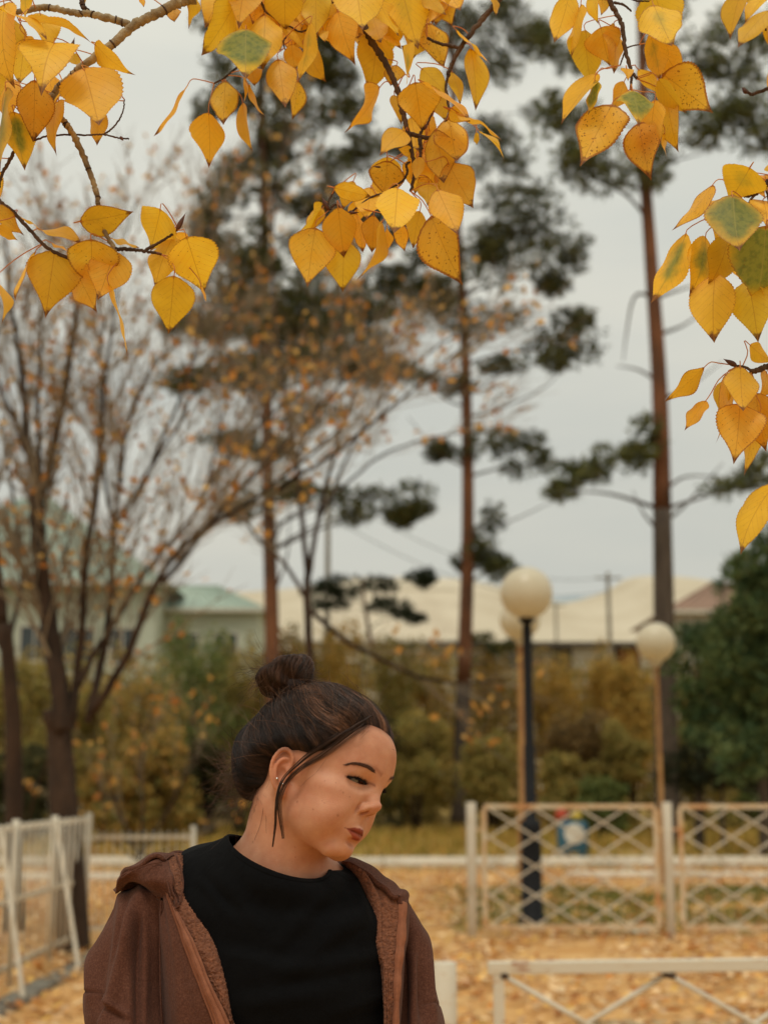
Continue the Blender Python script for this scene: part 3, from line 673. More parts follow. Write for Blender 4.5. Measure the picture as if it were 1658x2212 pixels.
specs = [  # centre px, top px, width px, distance, kind, where
 (40, 1440, 200, 40, 'olive', 'between the two dark trunks at the far left'), (180, 1520, 170, 38, 'olive', 'behind the forked trunk on the left'),
 (300, 1470, 200, 41, 'mix', 'behind the bare twigs, left of the hair bun'), (420, 1380, 220, 44, 'green', 'with the darkest top, in front of the mint annexe'), (330, 1600, 190, 34, 'mix', 'low beside the brown hood'),
 (500, 1420, 170, 46, 'olive', 'directly left of the hair bun'), (620, 1400, 190, 45, 'mix', 'right behind the hair bun'), (740, 1370, 190, 46, 'yellow', 'just above the woman\'s forehead'),
 (860, 1400, 200, 47, 'olive', 'left of the middle pine trunk'), (930, 1440, 160, 49, 'yellow', 'touching the middle pine trunk on its left'), (900, 1560, 180, 43, 'olive', 'low, in front of the middle pine trunk'),
 (1080, 1440, 190, 48, 'mix', 'between the middle pine trunk and the black lamp pole'), (1060, 1600, 150, 42, 'olive', 'low, between middle pine and black lamp pole'), (1190, 1450, 160, 50, 'yellow', 'right behind the black lamp pole'),
 (1290, 1430, 170, 52, 'yellow', 'tallest of the yellow ones, between the two lamps'), (1360, 1460, 150, 49, 'yellow', 'behind the tan lamp pole'), (1250, 1560, 190, 44, 'brown', 'low, between the two lamps'),
 (1210, 1640, 110, 40, 'olive', 'lowest one, above the blue bin'), (1340, 1580, 140, 43, 'olive', 'low, left of the tan lamp pole'), (1500, 1560, 160, 42, 'olive', 'under the young pine'), (1290, 1690, 120, 38, 'green', 'small and round, right of the blue bin'),
 (1620, 1600, 180, 44, 'green', 'behind the low dark pine bush'), (780, 1560, 200, 43, 'dark', 'hidden behind the woman\'s face'), (600, 1560, 220, 42, 'olive', 'hidden behind the woman\'s hair'),
 (450, 1620, 150, 37, 'dark', 'the darkest, at the back of her head'), (250, 1660, 170, 33, 'mix', 'low, behind the fork of the left tree'), (70, 1620, 200, 36, 'dark', 'low at the left edge behind the trunks'), (-60, 1450, 200, 41, 'mix', 'cut by the left edge'), (1730, 1450, 220, 45, 'mix', 'cut by the right edge')]
for px, top, wpx, d, kind, where in specs:
    bush(px, top, wpx, d, kind, BL[kind] + ' ' + where)
# the far wood closing the view
cl = []
for k in range(640):
    px = rng.uniform(-2300, 3900); d = rng.uniform(56, 66); s = d / FPX; hi_ = 1440 + 40 * noise.noise(Vector((px * .006, 0, 0))); cl.append((G(px, rng.uniform(hi_, 1680), d), (2.4, 2.0, 1.5), 200))
tag(link('thicket', leaf_blob('thicket', cl, BC['olive'] + BC['mix'] + BC['brown'], .16), None, M['small_leaf']), kind='stuff')

# ---------------------------------------------------------------- bare trees with a few orange leaves
OL = [lin(212, 152, 72), lin(200, 136, 62), lin(222, 176, 92), lin(178, 118, 60), lin(214, 170, 92)]
def twigs(stem, r0, level, acc, leaves, spread=.55, up=.25, dens=1.0, lf=.5):
    """side shoots along a stem (array of points), recursively"""
    n = len(stem); Ln = np.sum(np.linalg.norm(np.diff(stem, axis=0), axis=1)); m_ = int(Ln * (3.2 if level == 1 else 5.5) * dens) + 1
    for _ in range(m_):
        t = rng.uniform(.18, 1.0); j = min(n - 2, int(t * (n - 1))); p = stem[j] + (stem[j + 1] - stem[j]) * rng.uniform(); d = stem[j + 1] - stem[j]; d = d / np.linalg.norm(d)
        q = rng.normal(0, 1, 3); q -= d * (q @ d); q /= np.linalg.norm(q); dd = d + q * spread * rng.uniform(.6, 1.5) + (0, 0, up * .5); dd /= np.linalg.norm(dd)
        l_ = (1.35 if level == 1 else .5) * rng.uniform(.5, 1.2) * (1.1 - .5 * t)
        b = q * rng.uniform(-.1, .1) * l_ + np.array([0, 0, up * .2 * l_]); S = np.array([p, p + dd * l_ * .5 + b * .3, p + dd * l_ + b])
        S = spline(S, 5); r_ = r0 * (.32 if level == 1 else .45) * (1.1 - .5 * t); acc.append((S, max(r_, .0035)))
        if level < 2: twigs(S, max(r_, .006), level + 1, acc, leaves, spread, up, dens, lf)
        elif rng.uniform() < lf:
            for k in range(rng.integers(1, 3)): leaves.append(S[rng.integers(1, 5)] + rng.normal(0, .02, 3))
def bare_tree(name, d, stems, label, bark='bark', dens=1.0, lf=.5, lsize=.036, trunk_n=1, up=.25, spread=.55, cat='tree', lcols=OL):
    """stems: list of ([(px,py,dd)...], r0, r1)"""
    P0 = G(*stems[0][0][0][:2], d); e = empty(name, (P0[0], d, 0)); acc = []; leaves = []
    for k, (pts, r0, r1) in enumerate(stems):
        Q = np.array([G(p[0], p[1], d + (p[2] if len(p) > 2 else 0)) for p in pts])
        if k == 0: Q[0][2] = -.1
        S = spline(Q, 26); wob = np.cumsum(rng.normal(0, .006, S.shape), 0); wob -= wob[0]; S = S + wob
        mb = MB(); tube(mb, S, np.linspace(r0, r1, 26), 10); mb.build('trunk' if k < trunk_n else 'limb', M[bark if k < trunk_n + 4 else 'bark'], e)
        if k >= trunk_n: twigs(S, (r0 + r1) / 2, 1, acc, leaves, dens=dens, lf=lf, up=up, spread=spread)
    mb = MB()
    for S, r_ in acc: tube(mb, S, np.linspace(r_, r_ * .45, len(S)), 4, cap=False)
    tag(mb.build('twigs', M['twig'], e), kind='stuff')
    lv = np.array(leaves); n = len(lv)
    u = rng.normal(0, 1, (n, 3)); u /= np.linalg.norm(u, axis=1)[:, None]; v = np.cross(u, rng.normal(0, 1, (n, 3))); v /= np.linalg.norm(v, axis=1)[:, None]; s = lsize * rng.uniform(.6, 1.3, (n, 1))
    V = np.stack([lv - u * s, lv + v * s * .62, lv + u * s, lv - v * s * .62], 1)
    tag(link('leaves', tinted('leaves', V.reshape(-1, 3), np.arange(n * 4).reshape(-1, 4), np.repeat(np.array(lcols)[rng.integers(0, len(lcols), n), :3] * rng.uniform(.8, 1.15, (n, 1)), 4, 0)), e, M['small_leaf']), kind='stuff')
    return tag(e, label, cat)

bare_tree('bare_tree', 13.2, [
    ([(162, 2040), (155, 1900), (146, 1720), (140, 1590), (128, 1530)], .165, .098),
    ([(138, 1580), (122, 1500), (96, 1320, .1), (84, 1150, .1), (86, 1060, .1)], .10, .065),
    ([(86, 1080, .1), (62, 980, .2), (45, 850, .3), (22, 700, .4), (0, 520, .5)], .05, .014),
    ([(88, 1080, .1), (118, 960, 0), (150, 810, -.1), (168, 640, -.1), (150, 480, -.2)], .05, .012),
    ([(86, 1070, .1), (84, 900, .4), (92, 700, .5), (86, 520, .5)], .03, .01),
    ([(155, 1570), (172, 1400), (185, 1220, -.2), (215, 1000, -.4), (228, 820, -.5), (262, 560, -.6)], .045, .010),
    ([(190, 1560), (240, 1330, .2), (252, 1150, .3), (275, 930, .4), (335, 760, .5)], .042, .012),
    ([(170, 1480), (215, 1400, .1), (330, 1210, .2), (430, 1080, .3), (480, 880, .4)], .034, .009),
    ([(200, 1540), (280, 1420, -.2), (350, 1260, -.4), (440, 1160, -.5), (600, 1060, -.7), (760, 930, -.9)], .042, .008),
    ([(600, 1060, -.7), (740, 960, -.8), (880, 850, -1.), (1050, 720, -1.1)], .02, .006),
    ([(350, 1260, -.4), (480, 1100, -.2), (620, 960, 0), (760, 820, .1), (900, 700, .2)], .026, .008),
    ([(430, 1080, .3), (520, 960, .4), (640, 860, .6), (800, 760, .7)], .022, .007),
    ([(240, 1150, .3), (330, 1000, .4), (420, 860, .5), (520, 640, .6)], .022, .007),
    ([(250, 1180, .3), (220, 900, .5), (230, 700, .6), (300, 420, .7)], .02, .006),
    ([(60, 980, .2), (10, 860, .2), (-60, 700, .2)], .03, .01),
    ([(330, 1000, .4), (420, 760, .6), (440, 560, .7), (480, 360, .9)], .018, .006)],
    'dark multi-stemmed tree with few orange leaves, growing through the white picket fence', dens=2.3, lf=.26, lsize=.045)
bare_tree('bare_tree', 14.6, [
    ([(34, 1990), (30, 1760), (18, 1560), (4, 1350)], .105, .072), ([(4, 1350), (-12, 1150), (-30, 900), (-50, 600)], .075, .02), ([(8, 1420), (40, 1250, .3), (20, 1050, .4), (0, 900, .5)], .03, .01),
    ([(8, 1400), (-60, 1200), (-160, 1000)], .05, .014)],
    'dark leaning trunk at the far left edge, left of the forked tree', dens=1.5, lf=.3, lsize=.05)
bare_tree('bare_tree', 17.5, [
    ([(700, 1830), (690, 1600), (672, 1400), (665, 1250)], .06, .045), ([(672, 1320), (760, 1390, -.2), (900, 1460, -.4), (1000, 1482, -.5), (1095, 1478, -.6)], .035, .012),
    ([(668, 1300), (620, 1220), (560, 1160, .1), (470, 1030, .1)], .03, .01), ([(665, 1250), (700, 1050, .1), (760, 850, .2), (830, 640, .3)], .035, .01), ([(665, 1250), (640, 1000, .1), (600, 760, .2), (590, 480, .3), (620, 260, .3)], .035, .01),
    ([(690, 1090, .1), (830, 980, .3), (960, 940, .4), (1060, 930, .5)], .02, .006), ([(640, 1010, .1), (520, 820, .3), (450, 600, .4), (420, 420, .5)], .024, .007), ([(640, 1000, .1), (720, 760, .3), (760, 560, .4), (700, 330, .5)], .024, .007),
    ([(690, 1120, .1), (800, 900, .1), (930, 760, .1), (1060, 690, 0)], .022, .006)],
    'slender tree behind the woman with grey arching branches and orange leaves', dens=1.5, lf=.34, lsize=.06)
# stray stick leaning in the left corner
mb = MB(); tube(mb, spline([ground(30, 1990) + (0, -.3, 0), G(80, 1700, 13.0), G(150, 1580, 12.9), G(200, 1490, 12.8)], 10), np.linspace(.012, .006, 10), 6)
tag(mb.build('dead_branch', M['bark']), 'grey dead branch leaning against the forked tree on the left', 'branch')
bare_tree('shrub', 17.0, [
    ([(310, 1960), (306, 1900), (300, 1840)], .03, .024), ([(300, 1860), (260, 1760), (230, 1660), (215, 1560)], .02, .006), ([(302, 1850), (310, 1740, .2), (300, 1640, .2), (320, 1540, .3)], .02, .006),
    ([(304, 1850), (360, 1760, .1), (400, 1680, .2), (440, 1600, .3)], .018, .006), ([(298, 1860), (220, 1800, -.1), (160, 1740, -.2)], .014, .005), ([(304, 1860), (380, 1830), (430, 1790, .1)], .014, .005)],
    'thin-stemmed shrub dotted with orange leaves, standing between the forked tree and the woman', dens=1.1, lf=.40, lsize=.055, cat='shrub')
# ================================================================ the woman
# --- implicit modelling helpers
def smin(a, b, k): h = np.clip(.5 + .5 * (b - a) / k, 0, 1); return b + (a - b) * h - k * h * (1 - h)
def smax(a, b, k): return -smin(-a, -b, k)
def s_ell(p, c, r):
    q = p - np.asarray(c); r = np.asarray(r, float); k0 = np.linalg.norm(q / r, axis=1); k1 = np.linalg.norm(q / r ** 2, axis=1)
    return k0 * (k0 - 1) / (k1 + 1e-9)
def s_cap(p, a, b, r1, r2=None):
    r2 = r1 if r2 is None else r2; a = np.asarray(a, float); b = np.asarray(b, float); pa = p - a; ba = b - a
    h = np.clip(pa @ ba / (ba @ ba), 0, 1); return np.linalg.norm(pa - h[:, None] * ba, axis=1) - (r1 + (r2 - r1) * h)
def s_chain(p, pts, rs, k=.001):
    d = None
    for i in range(len(pts) - 1):
        q = s_cap(p, pts[i], pts[i + 1], rs[i], rs[i + 1]); d = q if d is None else smin(d, q, k)
    return d

def surface_nets(f, lo, hi, h, margin=.012, B=4):
    lo = np.asarray(lo, float); n = (np.ceil((np.asarray(hi) - lo) / h / B).astype(int)) * B
    nb = n // B; bi = np.stack(np.meshgrid(*[np.arange(k) for k in nb], indexing='ij'), -1).reshape(-1, 3)
    bc = lo + (bi + .5) * B * h; fb = f(bc); val = np.repeat(np.repeat(np.repeat(fb.reshape(nb), B, 0), B, 1), B, 2).astype(np.float32)
    act = bi[np.abs(fb) < B * h * .9 + margin]
    off = np.stack(np.meshgrid(*[np.arange(B)] * 3, indexing='ij'), -1).reshape(-1, 3)
    idx = (act[:, None] * B + off[None]).reshape(-1, 3)
    for s in range(0, len(idx), 400000):
        q = idx[s:s + 400000]; val[q[:, 0], q[:, 1], q[:, 2]] = f(lo + q * h)
    neg = val < 0; c = [neg[x:n[0] - 1 + x, y:n[1] - 1 + y, z:n[2] - 1 + z] for x in (0, 1) for y in (0, 1) for z in (0, 1)]
    al = c[0].copy(); an = c[0].copy()
    for q in c[1:]: al &= q; an |= q
    cells = np.argwhere(an & ~al); cv = np.stack([val[cells[:, 0] + x, cells[:, 1] + y, cells[:, 2] + z] for x in (0, 1) for y in (0, 1) for z in (0, 1)], 1)
    CO = np.array([(x, y, z) for x in (0, 1) for y in (0, 1) for z in (0, 1)], float); S = np.zeros((len(cells), 3)); W = np.zeros(len(cells))
    for a in range(8):
        for b in range(a + 1, 8):
            if np.abs(CO[a] - CO[b]).sum() != 1: continue
            m_ = (cv[:, a] < 0) != (cv[:, b] < 0); t = cv[:, a] / (cv[:, a] - cv[:, b] + 1e-12)
            S += np.where(m_[:, None], CO[a] + (CO[b] - CO[a]) * t[:, None], 0); W += m_
    V = lo + (cells + S / W[:, None]) * h
    im = np.full(tuple(n), -1, np.int32); im[cells[:, 0], cells[:, 1], cells[:, 2]] = np.arange(len(cells)); Fq = []
    for ax in range(3):
        u, v = (ax + 1) % 3, (ax + 2) % 3; sl0 = [slice(1, n[0] - 1), slice(1, n[1] - 1), slice(1, n[2] - 1)]; sl1 = list(sl0); sl1[ax] = slice(2, n[ax])
        a = neg[tuple(sl0)]; b = neg[tuple(sl1)]; e = np.argwhere(a != b) + 1; sg = neg[e[:, 0], e[:, 1], e[:, 2]]
        du = np.zeros(3, int); du[u] = 1; dv = np.zeros(3, int); dv[v] = 1
        g = lambda q: im[q[:, 0], q[:, 1], q[:, 2]]
        q4 = np.stack([g(e - du - dv), g(e - dv), g(e), g(e - du)], 1); q4 = np.where(sg[:, None], q4, q4[:, ::-1]); Fq.append(q4[(q4 >= 0).all(1)])
    F = np.concatenate(Fq)
    for _ in range(2):
        e_ = h * .4; f0 = f(V); gr = np.stack([f(V + np.eye(3)[k] * e_) - f0 for k in range(3)], 1) / e_
        V = V - gr * (np.clip(f0, -h, h) / (np.maximum((gr ** 2).sum(1), .25)))[:, None]
    return V, F

# --- head pose: local x = her right, y = forward, z = up (metres, origin between the ears)
HR = np.array([[-0.402, 0.866, 0.297], [-0.879, -0.456, 0.141], [0.257, -0.204, 0.944]]); 
_u, _s, _v = np.linalg.svd(HR); HR = _u @ _v
HT = np.array([-0.0965, 2.0506, 1.5015]); HS = 0.98
def l2w(p): return (np.asarray(p, float) * HS) @ HR.T + HT
def w2l(P): return ((np.asarray(P, float) - HT) @ HR) / HS

# proportions are nudged towards the sitter's: local landmark -> where the photograph has it
LM = [((.070, 0, 0), (630, 1664)), ((.045, .066, .016), (741, 1677)), ((.017, .077, .014), (789, 1690)), ((0, .090, .022), (814, 1697)), ((0, .116, -.020), (823, 1744)),
      ((0, .102, -.036), (793, 1763)), ((.018, .090, -.028), (770.8, 1748)), ((.024, .086, -.058), (744.6, 1785)), ((0, .104, -.058), (780, 1798)), ((0, .095, -.090), (757, 1842)),
      ((0, .084, -.104), (733, 1848)), ((.048, .070, .034), (748, 1653)), ((.012, .092, .034), (809, 1666)), ((-.031, .082, .014), (823, 1709)), ((-.02, .09, .034), (836, 1684)),
      ((0, .096, .055), (846, 1638)), ((.05, .005, -.058), (640, 1772))]
_A = np.array([a for a, _ in LM]); _B = np.array([b for _, b in LM], float)
_W = l2w(_A); _z = (_W - CAM) @ FW; _d = _B - proj(_W)
_D = (_d[:, :1] * RT - _d[:, 1:] * UP) * (_z / FPX)[:, None]
SIG = .045
_K = np.exp(-((_A[:, None] - _A[None]) ** 2).sum(-1) / SIG ** 2); _Wt = np.linalg.solve(_K + np.eye(len(_A)) * .12, _D)
def warp(P):
    P = np.asarray(P, float); l_ = w2l(P); out = P.copy()
    for s in range(0, len(P), 200000):
        q = l_[s:s + 200000]; out[s:s + 200000] += np.exp(-((q[:, None] - _A[None]) ** 2).sum(-1) / SIG ** 2) @ _Wt
    return out
def L2W(p): return warp(l2w(np.atleast_2d(p)))

mm = .001
EYE = np.array([.031, .0665, .0145]); ER = .0130
UPL = spline(np.array([(26.5, 80, -59.2, 1.2), (21, 86, -58.9, 2.2), (14, 91.5, -58.0, 3.0), (7, 97.5, -57.0, 3.5), (3, 99, -56.8, 3.6), (0, 98.8, -57.3, 3.6)]) * mm, 14)
LOL = spline(np.array([(26.5, 79.5, -59.8, 1.2), (20, 86, -62.4, 3.0), (12, 91, -65.2, 4.3), (5, 95.5, -66.4, 5.0), (0, 96, -66.6, 5.1)]) * mm, 12)
SEAM = spline(np.array([(23.5, 84.6, -59.7, .7), (17, 92.3, -60.3, 1.0), (8, 99.8, -61.0, 1.1), (0, 101.8, -61.6, 1.1)]) * mm, 12)
HELIX = spline(np.array([(3, 3, 3, 1.8), (8, 9, 3, 2.2), (9.5, 18, 5, 2.6), (4, 27, 6, 2.9), (-7, 30.5, 7, 3.1), (-17, 26, 8, 3.2), (-23.5, 14, 8.5, 3.1), (-24, 1, 8, 2.9), (-19.5, -12, 7, 2.7), (-12, -22, 6, 2.6)]) * mm, 22)
ANTI = spline(np.array([(0, 19, 3, 1.8), (-8, 17, 5, 2.4), (-15, 9, 6.5, 2.8), (-16, -2, 6.5, 2.9), (-12, -11, 6, 2.8), (-5, -14, 5, 2.6)]) * mm, 12)
def sd_skull(p, ear=True):
    """head in local coordinates, symmetric"""
    q = p.copy(); x = q[:, 0]; q[:, 0] = np.sqrt(x * x + 1e-8)
    E = lambda c, r: s_ell(q, np.array(c) * mm, np.array(r) * mm); Cp = lambda a, b, r, r2=None: s_cap(q, np.array(a) * mm, np.array(b) * mm, r * mm, (r2 or r) * mm)
    d = E((0, -4, 40), (74, 94, 80))
    d = smin(d, E((0, 40, 46), (60, 53, 50)), .03)                    # forehead
    d = smin(d, E((0, 38, -20), (56, 52, 66)), .03)                    # mid face
    d = smin(d, Cp((46, 4, -50), (14, 68, -92), 14, 15), .03)          # jaw line
    d = smin(d, E((0, 78, -90), (17, 16, 14)), .018)                   # chin
    d = smin(d, E((38, 58, -38), (22, 25, 28)), .03); d = smin(d, E((39, 38, -44), (17, 24, 20)), .03)                  # cheek
    d = smin(d, E((46, 52, -6), (20, 22, 13)), .02)                    # cheekbone
    d = smin(d, E((0, 83, -58), (25, 15, 23)), .018)                   # muzzle
    d = smin(d, Cp((6, 88, 34), (40, 74, 36), 7, 6), .016)             # brow
    # eye sockets
    d = smax(d, -E((31, 90, 13), (17, 14, 11)), .012)
    # eyeball lids
    lid = s_ell(q, EYE, (ER + .0016,) * 3); d = smin(d, lid, .006)
    d = smin(d, E((31, 74, 26), (17, 10, 7)), .008)                     # upper lid fold
    u = (q[:, 0] - EYE[0]) / .0178
    zup = EYE[2] + .0012 + .0026 * (1 - u * u) + u * .0008; zlo = EYE[2] - .0004 - .0032 * (1 - u * u) + u * .0008
    slit = np.maximum(np.maximum(q[:, 2] - zup, zlo - q[:, 2]), np.maximum(EYE[1] + .002 - q[:, 1], np.abs(u) * .0178 - .0172))
    d = smax(d, -slit, .0012)
    # nose
    d = smin(d, Cp((0, 84, 24), (0, 96, -6), 6.5, 7), .013)
    d = smin(d, Cp((0, 95, -6), (0, 104, -19), 6.5, 8.8), .008)
    d = smin(d, E((0, 104.5, -20), (9.5, 9.5, 9)), .005)
    d = smin(d, E((12, 95, -25), (7, 10, 7.5)), .005)
    d = smin(d, Cp((0, 105, -27), (0, 95, -34), 4), .005)
    d = smax(d, -E((7.2, 98, -31.5), (3.8, 6.5, 5)), .0018)
    d = smax(d, -E((20.0, 92, -27), (2.0, 6, 7)), .004)                 # crease behind the wing
    # philtrum and lips
    d = smax(d, -Cp((0, 101, -38), (0, 100, -48), 2.0, 2.4), .004)
    up = s_chain(q, UPL[:, :3], UPL[:, 3], .001)
    lo = s_chain(q, LOL[:, :3], LOL[:, 3], .001)
    lips = smin(up, lo, .0015); d = smin(d, lips, .0045)
    d = smax(d, -s_chain(q, SEAM[:, :3], SEAM[:, 3], .001), .0016)
    d = smax(d, -E((0, 97, -76), (15, 8, 5)), .008)                     # under the lower lip
    if not ear: return d
    # ear: local frame tilted out and back
    o = np.array([70, -11, -7]) * mm; ca, sa = math.cos(R(27)), math.sin(R(27))
    ax = np.array([-sa, ca, 0.0]); ay = np.array([0, .18, .984]); az = np.cross(ax, ay); az /= np.linalg.norm(az); ay = np.cross(az, ax)
    e = np.stack([(q - o) @ ax, (q - o) @ ay, (q - o) @ az], 1) / np.array([.82, 1.0, .9])         # e: forward, up, outward
    pts = lambda P: np.array(P) * mm
    he = s_chain(e, HELIX[:, :3], HELIX[:, 3], .002)
    ant = s_chain(e, ANTI[:, :3], ANTI[:, 3], .003)
    lobe = s_ell(e, pts([(-3, -22, 4)])[0], pts([(8, 9, 3.4)])[0]); pl = s_ell(e, pts([(-7, 3, .5)])[0], pts([(17, 25, 3.6)])[0])
    tr = s_ell(e, pts([(5.5, -3, 4.5)])[0], pts([(3, 5, 3)])[0])
    ear_ = smin(smin(he, pl, .004), smin(ant, lobe, .005), .0035); ear_ = smin(ear_, tr, .003)
    ear_ = smax(ear_, -s_ell(e, pts([(-3.5, -2, 6)])[0], pts([(8, 9.5, 6)])[0]), .002)
    return smin(d, ear_, .005)

NB = G(590, 1905, 2.085)                        # base of the neck
SHL, SHR = G(330, 1935, 2.11), G(812, 1965, 2.16)
def sd_body(P):
    l_ = w2l(P); d = sd_skull(l_) * HS
    bk = l2w((0, -.030, -.045)); fr = l2w((0, -.012, -.046))
    nk = smin(s_cap(P, bk, NB + (0, .015, 0), .052, .056), s_cap(P, fr, NB + (.010, -.022, .0), .042, .048), .02)
    d = smin(d, nk, .022)
    for lx, tgt in ((.052, G(664, 1905, 2.055)), (-.05, G(670, 1902, 2.095))):
        d = smin(d, s_cap(P, l2w((lx, -.018, -.028)), tgt, .013, .006), .016)
    tr = smin(s_cap(P, NB + (0, .02, -.02), SHL + (0, 0, -.06), .055, .045), s_cap(P, NB + (0, .02, -.02), SHR + (0, 0, -.06), .055, .045), .04)
    d = smin(d, tr, .045)
    ch = s_ell(P, G(598, 2080, 2.12), (.150, .095, .16)); d = smin(d, ch, .05)
    d = smin(d, s_cap(P, G(650, 1925, 2.07), G(790, 1945, 2.11), .004), .02)      # collar bones
    return smin(d, s_cap(P, G(640, 1920, 2.045), G(480, 1935, 2.03), .006), .02)

lo = np.array([-.36, 1.86, 1.24]); hi = np.array([.12, 2.30, 1.68])
BV, BF = surface_nets(sd_body, lo, hi, .0018)
bl = w2l(BV)
# albedo and painted lip-seam shade by region, as worked out in the head's own frame
def gauss(p, c, s): return np.exp(-(((p - np.array(c) * mm) / (np.array(s) * mm)) ** 2).sum(1))
ab = bl.copy(); ab[:, 0] = np.abs(ab[:, 0])
tint = np.ones((len(BV), 3))
def blend(m_, c): 
    global tint
    tint = tint * (1 - m_[:, None]) + tint * np.array(c) * m_[:, None]
blend(np.clip(gauss(ab, (42, 62, -26), (20, 22, 18)), 0, 1) * .6, (1.03, .78, .74)); blend(np.clip(gauss(ab, (0, 80, -88), (16, 20, 12)), 0, 1) * .35, (1.0, .82, .78))
blotch = np.array([noise.noise(Vector(p) * 45) for p in ab[::1]]) if False else (np.sin(ab[:, 0] * 210 + 3 * np.sin(ab[:, 2] * 130)) * np.sin(ab[:, 2] * 170 + 2 * np.sin(ab[:, 1] * 150))); blend(np.clip(blotch, 0, 1) * .16, (1.04, .82, .76))
blend(np.clip(gauss(ab, (0, 112, -22), (11, 9, 9)), 0, 1) * .45, (1.0, .72, .68))
blend(np.clip(gauss(ab, (82, -12, 0), (16, 26, 36)), 0, 1) * .55, (1.08, .74, .62))
blend(np.clip(gauss(ab, (31, 80, 12), (15, 10, 7)), 0, 1) * .3, (.9, .66, .58))
q = ab
ax_ = q[:, 0] * 1000; zu_ = np.interp(ax_, [0, 3, 7, 14, 21, 27], [-54.4, -53.4, -53.6, -55.2, -57.4, -59.6]); zl_ = np.interp(ax_, [0, 8, 15, 21, 27], [-71.5, -70.6, -67, -63.4, -60.2]); zs_ = np.interp(ax_, [0, 8, 17, 27], [-61.4, -61, -60.3, -59.7])
zz_ = q[:, 2] * 1000; lipm = np.clip((zu_ - zz_) / .8, 0, 1) * np.clip((zz_ - zl_) / .8, 0, 1) * (q[:, 1] > .072) * np.clip((28 - ax_) / 1.5, 0, 1); blend(lipm, (.58, .25, .23))
blend(lipm * np.clip((zz_ - zs_) / .6, 0, 1), (.72, .62, .62)); blend(np.exp(-((zz_ - zs_) / .8) ** 2) * (ax_ < 28.5) * (q[:, 1] > .072) * .85, (.42, .28, .26))  # dark seam: inner-lip pigment plus the shade between the lips, painted in
ex_ = (ab[:, 0] - EYE[0]) / .0185; zc_ = EYE[2] + .0016 + .0026 * (1 - ex_ ** 2)
blend(np.exp(-((ab[:, 2] - zc_) / .0018) ** 2) * (np.abs(ex_) < 1.12) * (ab[:, 1] > .05) * .75, (.34, .24, .22))
blend(np.exp(-((ab[:, 2] - EYE[2] + .0042) / .0016) ** 2) * np.clip(1 - ex_ ** 2, 0, 1) * (ab[:, 1] > .05) * .45, (.6, .45, .42))
browm = np.exp(-((np.interp(ab[:, 0], np.array([8, 20, 34, 50]) * mm, np.array([31.5, 36, 38.5, 34]) * mm) - ab[:, 2]) / np.interp(ab[:, 0], np.array([8, 20, 50]) * mm, np.array([3.2, 3.0, 1.2]) * mm)) ** 2) * (ab[:, 0] > .008) * (ab[:, 0] < .05) * (ab[:, 1] > .06)
blend(browm * .6, (.5, .38, .34))
WV = warp(BV)
me = mesh_np('body', WV, BF)
at = me.color_attributes.new('tint', 'FLOAT_COLOR', 'POINT'); at.data.foreach_set('color', np.concatenate([tint, np.ones((len(tint), 1))], 1).astype(np.float32).ravel())
def skin():
    m = mat('skin', lin(204, 150, 118), lin(184, 124, 94), 26, .54, .25, 520, attr=True, spec=.30, contrast=(.3, .7))
    p = m.node_tree.nodes['Principled BSDF']; p.inputs['Subsurface Weight'].default_value = .08
    p.inputs['Subsurface Radius'].default_value = (.012, .005, .003); p.inputs['Subsurface Scale'].default_value = 1.0
    nt = m.node_tree; v = nt.nodes.new('ShaderNodeTexVoronoi'); v.inputs['Scale'].default_value = 55; r = nt.nodes.new('ShaderNodeValToRGB')
    r.color_ramp.elements[0].position = .03; r.color_ramp.elements[0].color = (.62, .5, .46, 1); r.color_ramp.elements[1].position = .085; r.color_ramp.elements[1].color = (1, 1, 1, 1)
    tcn = nt.nodes.new('ShaderNodeTexCoord'); nt.links.new(tcn.outputs['Object'], v.inputs['Vector']); nt.links.new(v.outputs['Distance'], r.inputs[0])
    mx_ = nt.nodes.new('ShaderNodeMix'); mx_.data_type = 'RGBA'; mx_.blend_type = 'MULTIPLY'; mx_.inputs['Factor'].default_value = .5
    src = p.inputs['Base Color'].links[0].from_socket; nt.links.new(src, mx_.inputs['A']); nt.links.new(r.outputs[0], mx_.inputs['B']); nt.links.new(mx_.outputs['Result'], p.inputs['Base Color'])
    return m
M['skin'] = skin()
PERSON = empty('person', (NB[0], NB[1], 0))
tag(PERSON, 'young woman with a dark hair bun, black T-shirt and open brown hoodie, looking down', 'person')
body = link('body', me, PERSON, M['skin'])
tri = np.concatenate([BF[:, [0, 1, 2]], BF[:, [0, 2, 3]]])
BVH = BVHTree.FromPolygons([tuple(v) for v in WV], [tuple(f) for f in tri.tolist()])
def hit(px, py, lift=.0):
    r = ray(px, py); h_ = BVH.ray_cast(Vector(CAM), Vector(r))
    if h_[0] is None:
        n_ = BVH.find_nearest(Vector(CAM + r * 2.1)); return np.array(n_[0]) + np.array(n_[1]) * lift
    return np.array(h_[0]) + np.array(h_[1]) * lift - r * 0

